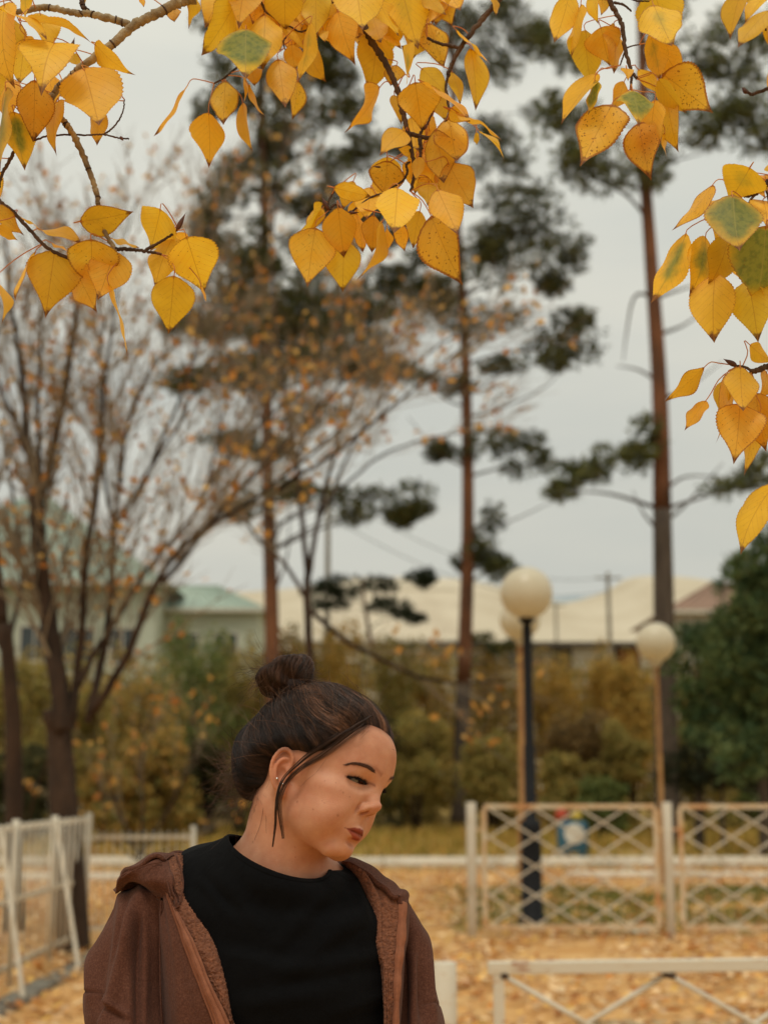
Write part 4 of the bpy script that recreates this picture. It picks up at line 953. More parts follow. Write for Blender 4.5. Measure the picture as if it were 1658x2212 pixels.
for px_, py_, rr0 in ((729.6, 1761, 1.0), (741, 1712, .8), (642, 1732, .9), (546, 1819, .9), (700, 1735, .6), (676, 1748, .5), (690, 1700, .5), (755, 1722, .5)):
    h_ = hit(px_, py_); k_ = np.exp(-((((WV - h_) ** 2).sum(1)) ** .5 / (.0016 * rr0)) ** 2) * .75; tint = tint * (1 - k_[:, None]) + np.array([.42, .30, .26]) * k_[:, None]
def add_child(o, par):
    o.parent = par; o.matrix_parent_inverse = Matrix.Identity(4) if par.type != 'EMPTY' else Matrix.Translation(-Vector(par.location)); return o
def sphere(mb, c, r, n=24, m_=16, rot=None, cap=None):
    th = np.linspace(0, cap or math.pi, m_); ph = np.arange(n) / n * 2 * np.pi
    V = np.stack([np.sin(th)[:, None] * np.cos(ph), np.sin(th)[:, None] * np.sin(ph), np.repeat(np.cos(th)[:, None], n, 1)], -1).reshape(-1, 3) * r
    if rot is not None: V = V @ np.asarray(rot).T
    i = np.arange(m_ - 1)[:, None] * n; j = np.arange(n)[None]; k = (j + 1) % n
    return mb.add(V + c, np.stack([i + j, i + n + j, i + n + k, i + k], -1).reshape(-1, 4))
M['eye'] = mat('eye_white', lin(104, 100, 88), lin(92, 84, 74), 60, .25, spec=.6)
M['iris'] = mat('dark_iris', lin(26, 22, 17), lin(18, 15, 12), 300, .08, spec=.7)
for sx in (1, -1):
    c = L2W(EYE * (sx, 1, 1))[0]; mb = MB(); sphere(mb, c, ER * HS); eb = mb.build('eyeball', M['eye'], PERSON)
    g = HR @ np.array([-.18 - .1 * sx, .93, -.22]); g /= np.linalg.norm(g); t = np.cross(g, (0, 0, 1.)); t /= np.linalg.norm(t)
    mb = MB(); sphere(mb, c, ER * HS * 1.012, rot=np.stack([t, np.cross(g, t), g], 1), cap=.5, m_=8); o = mb.build('iris', M['iris']); add_child(o, eb)

# lashes and brows as fine hairs
M['lash'] = mat('lash', lin(24, 18, 16), rough=.6)
M['brow'] = mat('brow_hair', lin(92, 60, 44), lin(74, 48, 36), rough=.6)
for sx in (1, -1):
    mb = MB()
    for k in range(120):
        u = rng.uniform(-.97, 1.02); x = EYE[0] + u * .0178; z = EYE[2] + .0012 + .0026 * (1 - u * u) + u * .0008
        y = EYE[1] + math.sqrt(max(0, (ER + .0016) ** 2 - (u * .0178 * .68) ** 2 - (z - EYE[2]) ** 2)) - .0004
        out = np.array([u * .8, .75, -.35 if rng.uniform() < .8 else .1]); out[2] += rng.normal(0, .12); out[0] += rng.normal(0, .12); out /= np.linalg.norm(out); l_ = rng.uniform(.0055, .010)
        P = np.array([(x, y, z), np.array((x, y, z)) + out * l_ * .5 + (0, 0, -.0012), np.array((x, y, z)) + out * l_ + (0, 0, .0014)]) * (sx, 1, 1)
        tube(mb, L2W(P), [.0003, .00024, .0001], 4, cap=False)
    us = np.linspace(-1, 1.05, 16); P = np.array([(EYE[0] + u * .0178, EYE[1] + math.sqrt(max(0, (ER + .0018) ** 2 - (u * .0178 * .7) ** 2)), EYE[2] + .0014 + .0026 * (1 - u * u) + u * .0008) for u in us]) * (sx, 1, 1)
    tube(mb, L2W(P), np.interp(np.abs(us), [0, 1], [.0010, .0005]), 6)
    lo_l = mb.build('eyelashes', M['lash'], PERSON); lo_l['kind'] = 'stuff'
mb = MB()
NEARB = [((748, 1653), 1.0), ((765, 1649.5), 3.0), ((785, 1652.5), 4.6), ((800, 1659.5), 5.2), ((811, 1667), 3.6)]
cx_ = np.array([p for p, _ in NEARB], float); hw_ = np.array([h_ for _, h_ in NEARB])
for k in range(330):
    t = rng.uniform(0, 1); c = spline(cx_, 101)[int(t * 100)]; h_ = np.interp(t, np.linspace(0, 1, 5), hw_); v = rng.uniform(-1, 1) * h_
    b = hit(c[0] + rng.normal(0, .6), c[1] + v, .0003); dx, dy = -9 - 3 * t * rng.uniform(), (-v * .7 - (1 if t < .6 else 4))
    tip = hit(c[0] + dx * rng.uniform(.6, 1.1), c[1] + v + dy * .8, .0012); tube(mb, [b, (b + tip) / 2 + (0, -.0006, 0), tip], [.00016, .00014, .00005], 4, cap=False)
mb.build('eyebrow', M['brow'], PERSON)['kind'] = 'stuff'; mb = MB()
for k in range(90):
    x = rng.uniform(.009, .040); z = np.interp(x, [.009, .02, .034, .04], [.033, .037, .0385, .038]) + rng.normal(0, .0012); y = .105
    o_ = l2w((-x, .02, z)); d_ = HR @ np.array([0, 1., 0]); hh = sd_skull(np.array([(-x, yy, z) for yy in np.linspace(.06, .11, 60)]), False); y = np.interp(0, hh, np.linspace(.06, .11, 60)) + .0003
    P = np.array([(-x, y, z), (-x - .003, y + .0002, z + .001), (-x - .0065, y - .0012, z + .001)]); tube(mb, L2W(P), [.00016, .00014, .00005], 4, cap=False)
mb.build('eyebrow', M['brow'], PERSON)['kind'] = 'stuff'
M['silver'] = mat('silver', lin(220, 220, 216), rough=.12, metal=1.0)
for px, py, r_ in ((598, 1682, .0019), (604.5, 1691, .0013), (610, 1694, .0013)):
    mb = MB(); sphere(mb, hit(px, py, .0012), r_, 14, 10); mb.build('ear_stud', M['silver'], PERSON)
# --- hair: a cap whose meridians run from the hairline up to the bun
C0 = np.array([0, -.005, .035]); BD = np.array([0, -.70, .71]); BD /= np.linalg.norm(BD)
BX = np.array([1.0, 0, 0]); BY = np.cross(BD, BX)         # BY points forward-up on the scalp
def sph(d):  # direction -> (azimuth, polar angle) about the bun axis; azimuth 0 = towards the forehead
    d = d / np.linalg.norm(d, axis=-1, keepdims=True); fy = -(d @ np.cross(BX, BD)) if False else d @ FRW
    return np.arctan2(d @ BX, fy), np.arccos(np.clip(d @ BD, -1, 1))
FRW = np.array([0, BD[2], -BD[1]])                        # tangent at the bun towards the forehead
def dirs(az, th): return (np.cos(th)[..., None] * BD + np.sin(th)[..., None] * (np.cos(az)[..., None] * FRW + np.sin(az)[..., None] * BX))
_nearpx = [(820, 1558), (794, 1562), (767, 1576), (734, 1600), (703, 1616), (668, 1624), (640, 1618), (612, 1616), (588, 1634), (580, 1655), (575, 1681), (566, 1702), (550, 1718), (535, 1732)]
def to_local(P):
    """a point of the finished skin, back in the head's own unwarped frame"""
    k = np.argmin(((WV - P) ** 2).sum(1)); return bl[k]
_nl = np.array([to_local(hit(*q)) for q in _nearpx])
_far = np.array([(0, 84, 90), (-18, 84, 86), (-34, 80, 78), (-50, 70, 64), (-61, 58, 49), (-66, 46, 42), (-69, 33, 35), (-71, 16, 32), (-73, 2, 30), (-75, -10, 24), (-74, -20, 8), (-70, -30, -12), (-62, -42, -32), (-46, -58, -48), (-24, -68, -54), (0, -74, -56), (24, -70, -54)]) * mm
_az, _th = sph(np.concatenate([_nl, _far]) - C0)
_az = np.where((_az < -2.9) & (np.concatenate([_nl, _far])[:, 0] >= 0), _az + 2 * np.pi, _az); _o = np.argsort(_az); _azs, _ths = _az[_o], _th[_o]
def hairline(az): 
    g_ = np.interp(np.linspace(-np.pi, np.pi, 361), np.concatenate([_azs - 2 * np.pi, _azs, _azs + 2 * np.pi]), np.concatenate([_ths] * 3))
    g_ = np.convolve(np.concatenate([g_[-7:-1], g_, g_[1:7]]), np.hanning(9) / np.hanning(9).sum(), 'same')[6:-6]
    return np.interp(az, np.linspace(-np.pi, np.pi, 361), g_)
# scalp radius along a direction, by bisection on the head shape without ears
NA, NT = 192, 64
AZ = np.linspace(-np.pi, np.pi, NA + 1); TT = np.linspace(0, 1, NT)
A2, T2 = np.meshgrid(AZ, TT, indexing='ij'); TH2 = T2 * hairline(A2) * 1.02
D2 = dirs(A2, TH2).reshape(-1, 3); a = np.full(len(D2), .03); b = np.full(len(D2), .18)
for _ in range(16):
    m_ = (a + b) / 2; s = sd_skull(C0 + D2 * m_[:, None], False); a = np.where(s < 0, m_, a); b = np.where(s < 0, b, m_)
RAD = ((a + b) / 2).reshape(A2.shape)
# hair volume over the scalp: control directions with thickness in mm
HT_ = [((0, 90, 75), 5), ((0, 70, 100), 9), ((30, 60, 95), 10), ((0, 30, 118), 16), ((40, 25, 105), 16), ((-40, 25, 105), 14), ((0, -20, 122), 22), ((60, 20, 75), 12), ((68, 30, 48), 6), ((75, 5, 40), 7), ((74, -25, 20), 11), ((72, -40, -5), 16),
       ((60, -60, -25), 34), ((0, -100, 20), 40), ((40, -85, 15), 38), ((0, -85, -30), 46), ((35, -75, -35), 42), ((0, -95, 60), 22), ((40, -75, 65), 18), ((-60, 20, 75), 8), ((-74, -25, 20), 10), ((-60, -60, -25), 20), ((55, 62, 52), 5), ((60, -60, 40), 16)]
HD = np.array([np.array(c) * mm - C0 for c, _ in HT_]); HD /= np.linalg.norm(HD, axis=1)[:, None]; HV = np.array([v for _, v in HT_]) * mm
def thick(d):
    w_ = np.exp((d @ HD.T - 1) * 22); return (w_ @ HV) / (w_.sum(-1) + 1e-9)
THK = thick(D2).reshape(A2.shape)
def groove(az, t):
    g = np.zeros_like(az)
    for k, (f, a_) in enumerate(((9, 1.0), (17, .8), (31, .6), (53, .4))):
        g += a_ * np.sin(az * f + k * 1.7 + 1.2 * np.sin(t * 3 + k) + .5 * np.sin(az * 3 + k))
    return g / 2.8
def cap_point(az, t, lift=0.0):
    """point of the hair surface: az azimuth, t = 0 bun .. 1 hairline"""
    u = (az + np.pi) / (2 * np.pi) * NA; i = np.clip(u.astype(int), 0, NA - 1); fu = u - i
    v = np.clip(t, 0, 1) * (NT - 1); j = np.clip(v.astype(int), 0, NT - 2); fv = v - j
    def bil(A): return (A[i, j] * (1 - fu) * (1 - fv) + A[i + 1, j] * fu * (1 - fv) + A[i, j + 1] * (1 - fu) * fv + A[i + 1, j + 1] * fu * fv)
    rad, th_, tk = bil(RAD), bil(TH2), bil(THK)
    edge = np.clip((1 - t) / .16, 0, 1); edge = edge * (2 - edge)
    tk = tk * edge - .0012 * (1 - edge) + groove(az, t) * .0019 * edge * np.clip(t * 4, 0, 1)
    return C0 + dirs(az, th_) * (rad + tk + lift)[..., None]
caz = np.linspace(-np.pi, np.pi, 641); ct = np.linspace(0, 1, 60); CA, CT = np.meshgrid(caz, ct, indexing='ij')
CP = cap_point(CA.ravel(), CT.ravel())
i = np.arange(640)[:, None] * 60 + np.arange(59)[None]
M['hair'] = None
def hairmat(name, c1, c2, rough=.38):
    m = mat(name, c1, c2, 40, rough, spec=.22, attr=True)
    p = m.node_tree.nodes['Principled BSDF']; pass
    return m
M['hair'] = hairmat('hair_strand', lin(74, 52, 40), lin(50, 36, 29), .40)
M['hair_base'] = mat('hair_base', lin(46, 31, 25), lin(34, 24, 21), 30, .6, spec=.2)
hair = link('hair', mesh_np('hair', L2W(CP), np.stack([i, i + 60, i + 61, i + 1], -1).reshape(-1, 4)), PERSON, M['hair_base'])

def curves(name, groups, m, parent):
    """groups: list of (points (n,k,3), radii (k,), tint (n,3))"""
    hc = bpy.data.hair_curves.new(name); hc.add_curves([g[0].shape[1] for g in groups for _ in range(len(g[0]))])
    P = np.concatenate([g[0].reshape(-1, 3) for g in groups]).astype(np.float32)
    Rr = np.concatenate([np.tile(g[1], len(g[0])) for g in groups]).astype(np.float32)
    hc.attributes['position'].data.foreach_set('vector', P.ravel())
    ra = hc.attributes.get('radius') or hc.attributes.new('radius', 'FLOAT', 'POINT'); ra.data.foreach_set('value', Rr)
    T_ = np.concatenate([np.repeat(g[2], g[0].shape[1], 0) for g in groups]); T_ = np.concatenate([T_, np.ones((len(T_), 1))], 1).astype(np.float32)
    ta = hc.attributes.new('tint', 'FLOAT_COLOR', 'POINT'); ta.data.foreach_set('color', T_.ravel())
    hc.materials.append(m); o = bpy.data.objects.new(name, hc); COL.objects.link(o); return add_child(o, parent)

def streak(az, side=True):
    """sun-bleached streaks towards the front and top, with the hair highlight painted in"""
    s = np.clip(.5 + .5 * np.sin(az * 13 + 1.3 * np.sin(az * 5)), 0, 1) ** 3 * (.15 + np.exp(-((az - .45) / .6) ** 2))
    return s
NS, KP = 20000, 14
saz = rng.uniform(-np.pi, np.pi, NS); s1 = np.where(rng.uniform(size=NS) < .7, rng.uniform(.93, 1.0, NS), rng.uniform(.35, 1, NS)); s0 = np.minimum(rng.uniform(.06, .3, NS) * (rng.uniform(size=NS) < .5) + .07, s1 - .2)
tt = np.linspace(0, 1, KP); Tt = s1[:, None] + (s0 - s1)[:, None] * tt
bend = rng.normal(0, .05, NS)[:, None] * np.sin(tt * np.pi) + rng.normal(0, .02, NS)[:, None] * tt
sag = .10 * np.sin(tt * np.pi)[None] * np.sin(np.abs(saz))[:, None]        # hair swept a little low on the sides
AZs = saz[:, None] + bend + (np.sign(saz) * .42 * np.exp(-((np.abs(saz) - .75) / .5) ** 2))[:, None] * np.sin(tt * np.pi) ** 1.3 * (1 - .35 * tt)
AZs = (AZs + np.pi) % (2 * np.pi) - np.pi
lift = (rng.uniform(.0003, .0030, NS) ** 1.0 + (rng.uniform(size=NS) < .04) * rng.uniform(0, .004, NS))[:, None] * np.sin(np.clip(tt * 1.1 + .03, 0, 1) * np.pi) ** .5
SP = L2W(cap_point(AZs.ravel(), Tt.ravel(), lift.ravel())).reshape(NS, KP, 3)
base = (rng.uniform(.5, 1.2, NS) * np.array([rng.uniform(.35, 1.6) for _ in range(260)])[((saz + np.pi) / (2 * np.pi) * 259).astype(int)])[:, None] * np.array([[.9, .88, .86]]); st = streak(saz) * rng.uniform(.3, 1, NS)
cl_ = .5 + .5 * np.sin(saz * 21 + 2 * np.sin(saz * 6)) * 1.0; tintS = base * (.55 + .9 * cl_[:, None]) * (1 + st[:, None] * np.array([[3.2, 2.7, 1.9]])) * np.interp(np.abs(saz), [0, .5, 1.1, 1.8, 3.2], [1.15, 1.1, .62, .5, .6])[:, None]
rs = np.full(KP, .00026); rs[0] = .00016; rs[-1] = .0002
strands = curves('hair_strands', [(SP, rs, tintS)], M['hair'], hair); strands['kind'] = 'stuff'

# --- bun: a fat coil of hair looped over itself
BC_ = cap_point(np.array([0.]), np.array([0.]))[0] + BD * .016 + np.array([0, .006, 0])
bu = HR @ BD; BW = warp(l2w(BC_[None]))[0]
# aim the bun at its place in the photograph by its own centre
tgt = (619, 1467); z_ = (BW - CAM) @ FW; dd = np.array(tgt) - proj(BW[None])[0]; BW = BW + (dd[0] * RT - dd[1] * UP) * z_ / FPX
bx = np.array([.97, -.2, .12]); bx -= bu * (bx @ bu); bx /= np.linalg.norm(bx); by = np.cross(bu, bx)
def bun_pt(al, be, r, RR=.0212):
    """alpha round the bun, beta round the coil (0 = outermost, + = towards the top)"""
    lump = 1 + .08 * np.sin(al * 2 + .6 + be * .5) + .09 * np.sin(al * 5 + be * 1.6) + .05 * np.sin(al * 9 + 2 * be)
    rad = (RR + r * lump * np.cos(be)) * (1 + .24 * np.sin(be)); return BW + (np.cos(al) * rad)[..., None] * bx + (np.sin(al) * rad)[..., None] * by + (np.sin(be) * r * lump * 1.12)[..., None] * bu
al = np.linspace(0, 2 * np.pi, 161); be = np.linspace(-np.pi, np.pi, 49); AL, BE = np.meshgrid(al, be, indexing='ij')
gr = 1 + .035 * np.sin(AL * 30 + BE * 2.2) + .02 * np.sin(AL * 47 + BE * 3)
BPp = bun_pt(AL.ravel(), BE.ravel(), (.0168 * gr).ravel()); i = np.arange(160)[:, None] * 49 + np.arange(48)[None]
bun = link('hair_bun', mesh_np('hair_bun', BPp, np.stack([i, i + 49, i + 50, i + 1], -1).reshape(-1, 4)), PERSON, M['hair_base'])
mb = MB(); sphere(mb, BW - bu * .012, .024, 24, 16); o = mb.build('bun_core', M['hair_base']); add_child(o, bun)
NBn = 5200; a0 = rng.uniform(0, 2 * np.pi, NBn); tw = rng.normal(.75, .2, NBn); b0 = rng.uniform(-2.7, -1.6, NBn); b1 = rng.uniform(1.6, 2.6, NBn); tt = np.linspace(0, 1, 11)
Bb = b0[:, None] + (b1 - b0)[:, None] * tt; Aa = a0[:, None] + tw[:, None] * Bb * .5
PB = bun_pt(Aa.ravel(), Bb.ravel(), np.repeat((.0171) * (1 + .05 * np.sin(a0 * 30) + rng.uniform(0, .08, NBn)), 11)).reshape(NBn, 11, 3)
rb = np.full(11, .00026); rb[[0, -1]] = .00015
o = curves('bun_strands', [(PB, rb, (rng.uniform(.5, 1.2, NBn) * np.array([rng.uniform(.35, 1.7) for _ in range(70)])[(a0 / (2 * np.pi) * 69).astype(int)])[:, None] * np.array([[1.05, .98, .9]]))], M['hair'], bun); o['kind'] = 'stuff'

# root colour and scalp shadow, painted into the skin tint along the hairline
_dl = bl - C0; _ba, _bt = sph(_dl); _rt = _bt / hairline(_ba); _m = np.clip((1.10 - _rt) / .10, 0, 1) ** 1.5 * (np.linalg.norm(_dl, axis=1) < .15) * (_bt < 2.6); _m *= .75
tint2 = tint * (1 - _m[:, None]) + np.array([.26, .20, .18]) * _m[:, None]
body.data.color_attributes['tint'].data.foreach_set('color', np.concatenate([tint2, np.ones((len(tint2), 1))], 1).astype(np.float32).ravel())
# --- loose lock over the ear, baby hairs and fly-aways
def px_curve(pts, lift=.004, n=18):
    Q = []
    for p in pts:
        if len(p) == 3: Q.append(G(*p))
        else: Q.append(hit(p[0], p[1], lift))
    return spline(np.array(Q), n)
g = []
ear_d = hit(612, 1700)[1] - .012
main = [(822, 1528), (800, 1550), (752, 1578), (711, 1604), (684, 1621), (658, 1640), (638, 1655, ear_d), (619, 1672, ear_d), (604, 1699, ear_d), (597, 1735, ear_d), (595, 1780, ear_d + .004), (590, 1818, ear_d + .01), (586, 1852, ear_d + .012)]
alt = [(812, 1540), (770, 1576), (730, 1606), (694, 1634), (664, 1652), (641, 1665, ear_d), (620, 1685, ear_d), (607, 1710, ear_d), (601, 1736, ear_d), (604, 1770, ear_d + .004), (609, 1800, ear_d + .008), (613, 1834, ear_d + .01)]
for ref, n_, sp, tip in ((main, 44, .0012, 1.0), (alt, 30, .0010, 1.0)):
    S = px_curve(ref, .006); cc_ = rng.normal(0, 1, (7, 1, 3)) * sp * 1.25; off = cc_[rng.integers(0, 7, n_)] + rng.normal(0, 1, (n_, 1, 3)) * sp * .32; prof = np.interp(np.linspace(0, 1, 18), [0, .25, .55, .8, 1], [3.2, 2.0, .9, .8, .25])
    P = S[None] + off * prof[None, :, None] + rng.normal(0, .0004, (n_, 1, 3)) * np.sin(np.linspace(0, 6, 18))[None, :, None]
    le = rng.uniform(.93, 1.0, n_)
    P = np.stack([spline(P[k][:max(4, int(18 * le[k]))], 18) for k in range(n_)])
    r_ = np.interp(np.arange(18), [0, 9, 17], [.00022, .00022, .00012]); g.append((P, r_, rng.uniform(.5, 1.3, n_)[:, None] * np.ones((1, 3))))
# thin stray hairs lying on the face and over the side of the head
for ref, n_ in (([(700, 1640), (680, 1668), (660, 1684), (645, 1700)], 2), ([(812, 1556), (790, 1572), (770, 1592)], 5), ([(556, 1752), (562, 1730), (566, 1706)], 3), ([(553, 1810), (566, 1775), (572, 1740)], 2), ([(575, 1795), (574, 1760), (568, 1720)], 2)):
    S = px_curve(ref, .0015, 12); P = S[None] + rng.normal(0, .0022, (n_, 1, 3)); r_ = np.full(12, .00011); r_[-1] = .00005; g.append((P, r_, rng.uniform(.6, 1.2, n_)[:, None] * np.ones((1, 3))))
lock = curves('loose_hair_lock', g, M['hair'], PERSON)
g = []
def fly(n_, base_px, d, spread, dirm, ln_, curl, tintv=1.3, pts=10):
    for _ in range(n_):
        b = G(base_px[0] + rng.normal(0, spread[0]), base_px[1] + rng.normal(0, spread[1]), d + rng.normal(0, .012)); v = np.array(dirm, float) + rng.normal(0, .35, 3); v /= np.linalg.norm(v)
        c = rng.normal(0, 1, 3); c -= v * (c @ v); l_ = ln_ * rng.uniform(.4, 1.2); t = np.linspace(0, 1, pts)[:, None]
        P = b + v * l_ * t + c * curl * l_ * t ** 2 + np.array([0, 0, -.25]) * l_ * t ** 2 * .6
        yield P
def pack(gen, r_=.00007, tv=2.2):
    P = np.stack(list(gen)); rr_ = np.full(P.shape[1], r_); rr_[-1] = r_ * .4; g.append((P, rr_, rng.uniform(.8, 1.3, len(P))[:, None] * np.array([[tv, tv * .92, tv * .8]])))
view = np.array([0, -1., 0])
def surf_fly(P, Tn, Nn, n_, ln_, away, along, sel, r_=.00011, tv=2.0, curl=.35, drift=(0, 0, 0)):
    """fly-aways rooted on the hair surface wherever sel allows"""
    idx = np.flatnonzero(sel); idx = rng.choice(idx, n_); l_ = ln_ * rng.uniform(.3, 1.3, n_)[:, None]
    v = Nn[idx] * away + Tn[idx] * along + rng.normal(0, .28, (n_, 3)) + np.array(drift); v /= np.linalg.norm(v, axis=1)[:, None]; c = rng.normal(0, 1, (n_, 3)); c -= v * (c * v).sum(1)[:, None]
    t = np.linspace(0, 1, 10)[None, :, None]; Q = P[idx][:, None] - Nn[idx][:, None] * .001 + v[:, None] * l_[:, None] * t + c[:, None] * curl * l_[:, None] * t ** 2 + np.array([0, 0, -.2]) * l_[:, None] * t ** 2
    rr_ = np.full(10, r_); rr_[-1] = r_ * .4; g.append((Q, rr_, rng.uniform(.7, 1.3, n_)[:, None] * np.array([[tv, tv * .92, tv * .78]]) * .85))
def frame_of(A):
    dT = np.gradient(A, axis=1); dA = np.gradient(A, axis=0); Nn = np.cross(dA, dT); Nn /= np.linalg.norm(Nn, axis=2)[..., None] + 1e-12
    c = A.mean((0, 1)); s = np.sign(((A - c) * Nn).sum(-1).mean()); dT /= np.linalg.norm(dT, axis=2)[..., None] + 1e-12
    return A.reshape(-1, 3), -dT.reshape(-1, 3), (Nn * s).reshape(-1, 3)
Pc, Tc, Nc = frame_of(L2W(CP).reshape(641, 60, 3)); pc = proj(Pc); edge = np.abs(Nc @ view) < .45; jt = np.tile(np.arange(60), 641)
surf_fly(Pc, Tc, Nc, 700, .012, .35, 1.0, edge & (jt > 6) & (jt < 58), curl=.5)
surf_fly(Pc, Tc, Nc, 1300, .010, .12, 1.0, (jt > 6) & (jt < 58) & (np.abs(Nc @ view) >= .2), .00011, 1.5, .5)
surf_fly(Pc, Tc, Nc, 300, .026, .9, .1, edge & (pc[:, 0] < 540) & (pc[:, 1] > 1620), curl=.7, drift=(-.4, 0, .1))
surf_fly(Pc, Tc, Nc, 110, .045, .9, .1, edge & (pc[:, 0] < 545) & (pc[:, 1] > 1640), curl=.9, drift=(-.6, 0, 0))
surf_fly(Pc, Tc, Nc, 260, .026, .6, -.6, (jt > 54) & (pc[:, 0] < 560) & (pc[:, 1] > 1700), curl=.8, drift=(-.2, 0, -.5))
surf_fly(Pc, Tc, Nc, 140, .010, .5, .5, (jt > 50) & (pc[:, 0] > 828), .00008, 1.2, .8, drift=(.3, 0, 0))
surf_fly(Pc, Tc, Nc, 130, .06, .05, 1.0, (jt > 20) & (jt < 58) & (Nc @ view > .2), .00016, 3.2, .25)
surf_fly(Pc, Tc, Nc, 160, .05, .05, 1.0, (jt > 15) & (jt < 55) & (Nc @ view > .2), .0002, .5, .25)
Pb_, Tb, Nb_ = frame_of(BPp.reshape(161, 49, 3)); eb_ = (np.abs(Nb_ @ view) < .5) & (Pb_[:, 2] > BW[2] - .01)
surf_fly(Pb_, Tb, Nb_, 700, .016, 1.0, .4, eb_, curl=.8); surf_fly(Pb_, Tb, Nb_, 110, .04, 1.0, .2, eb_ & (Pb_[:, 0] < BW[0] - .012), curl=.6, drift=(-.4, 0, .1)); surf_fly(Pb_, Tb, Nb_, 500, .012, .25, 1.0, np.abs(Nb_ @ view) > -1, .0001, 1.5, .5)
P = spline(np.array([G(520, 1760, 2.08), G(500, 1790, 2.07), (G(480, 1812, 2.06)), G(455, 1835, 2.05)]), 14)[None]; g.append((P, np.full(14, .00014), np.array([[1.3, 1.1, .9]])))
P = spline(np.array([G(846, 1618, 1.98), G(860, 1625, 1.97), G(868, 1642, 1.97)]), 10)[None]; g.append((P, np.full(10, .00012), np.array([[1.3, 1.1, .9]])))
fl = curves('flyaway_hair', g, M['hair'], PERSON); fl['kind'] = 'stuff'
# --- clothes
def cloth(name, c1, c2, c3, scale=90, bump=.35, bscale=700, rough=.92, sheen=.05):
    m = mat(name, c1, c2, scale, rough, bump, bscale, c3=c3, spec=.08, sheen=sheen, contrast=(.3, .7))
    nt = m.node_tree; b0 = [n for n in nt.nodes if n.type == 'BUMP'][0]; tcn = [n for n in nt.nodes if n.type == 'TEX_COORD'][0]
    nz = nt.nodes.new('ShaderNodeTexNoise'); nz.inputs['Scale'].default_value = 26; nz.inputs['Detail'].default_value = 3; nz.inputs['Distortion'].default_value = .8; nt.links.new(tcn.outputs['Object'], nz.inputs['Vector'])
    b1 = nt.nodes.new('ShaderNodeBump'); b1.inputs['Strength'].default_value = .55; b1.inputs['Distance'].default_value = .006; nt.links.new(nz.outputs['Fac'], b1.inputs['Height']); nt.links.new(b1.outputs[0], b0.inputs['Normal'])
    return m
M['tee'] = cloth('black_cotton', lin(11, 11, 12), lin(8, 8, 9), lin(10, 10, 11), sheen=.02)
M['hoodie'] = cloth('brown_fleece_outer', lin(106, 70, 56), lin(76, 47, 37), lin(90, 57, 45), scale=420, bump=.6)
M['fleece'] = cloth('fleece_lining', lin(142, 92, 68), lin(98, 62, 48), lin(122, 80, 60), 160, .9, 260)
M['tape'] = cloth('zip_tape', lin(150, 96, 70), lin(132, 84, 62), lin(140, 90, 66), 120, .3, 900, .8)
M['zip'] = mat('zip_teeth', lin(128, 78, 54), rough=.5)
M['rib'] = cloth('ribbed_collar', lin(11, 11, 12), lin(8, 8, 9), lin(10, 10, 11), sheen=.02)

def patch(name, rows, nu, nv, m, parent, thick=.004, folds=None, fuzz=0.0, uvmark=False):
    """smooth sheet through a grid of (px, py, distance) points; rows run down, columns run across"""
    A = np.array([[G(*p) for p in r_] for r_ in rows]); A = spline(A, nu); A = np.swapaxes(spline(np.swapaxes(A, 0, 1), nv), 0, 1)
    dU = np.gradient(A, axis=0); dV = np.gradient(A, axis=1); Nn = np.cross(dU, dV); Nn /= np.linalg.norm(Nn, axis=2)[..., None] + 1e-12
    sgn = np.where((Nn @ np.array([0, -1., 0])).mean() > 0, 1, -1); Nn = Nn * sgn
    U, V_ = np.meshgrid(np.linspace(0, 1, nu), np.linspace(0, 1, nv), indexing='ij')
    if folds is not None: A = A + Nn * folds(U, V_)[..., None]
    if fuzz:
        f_ = np.array([noise.noise(Vector(p) * 330) + .7 * noise.noise(Vector(p) * 700) for p in A.reshape(-1, 3)]).reshape(nu, nv); A = A + Nn * (f_ * fuzz)[..., None]
    i = np.arange(nu - 1)[:, None] * nv + np.arange(nv - 1)[None]; F = np.stack([i, i + nv, i + nv + 1, i + 1], -1).reshape(-1, 4)
    if sgn < 0: F = F[:, ::-1]
    o = link(name, mesh_np(name, A.reshape(-1, 3), F), None, m); add_child(o, parent)
    if thick: md = o.modifiers.new('thick', 'SOLIDIFY'); md.thickness = thick; md.offset = -1
    return o, A
gs = lambda x, c, s: np.exp(-((x - c) / s) ** 2)

# T-shirt: rings from the neckline down to the waist
def ring(cx, cy, hw, hh, tilt, d, dr, backup=0.0, n=96):
    ph = np.linspace(0, 2 * np.pi, n, endpoint=False); out = []
    for p in ph:
        sx, sy = math.cos(p), math.sin(p)          # sy > 0 is the front
        y = cy + tilt * sx + hh * (sy if sy > 0 else sy * backup); e = 1 if hh < 60 else .85
        out.append(G(cx + hw * np.sign(sx) * abs(sx) ** e, y, d - dr * sy))
    return np.array(out)
RG = [ring(600, 1843, 107, 43, 37, 2.066, .072, .3), ring(600, 1846, 113, 47, 36, 2.066, .076, .3), ring(598, 1856, 140, 62, 33, 2.070, .086, .35), ring(590, 1884, 205, 78, 30, 2.08, .092, .6), ring(590, 1930, 258, 66, 28, 2.09, .11, .4),
      ring(596, 2010, 262, 40, 16, 2.10, .128, .2), ring(603, 2090, 256, 20, 8, 2.10, .14, .1), ring(606, 2180, 250, 8, 4, 2.10, .142, 0), ring(606, 2300, 236, 0, 0, 2.10, .128, 0), ring(606, 2460, 214, 0, 0, 2.10, .115, 0), ring(606, 2700, 225, 0, 0, 2.10, .13, 0)]
RR_ = spline(np.array(RG), 120); nr, ns = 120, 96
RR_ = np.concatenate([RR_, RR_[:, :1]], 1); RR_ = np.swapaxes(spline(np.swapaxes(RR_, 0, 1), 240), 0, 1)[:, :-1]; ns = 239
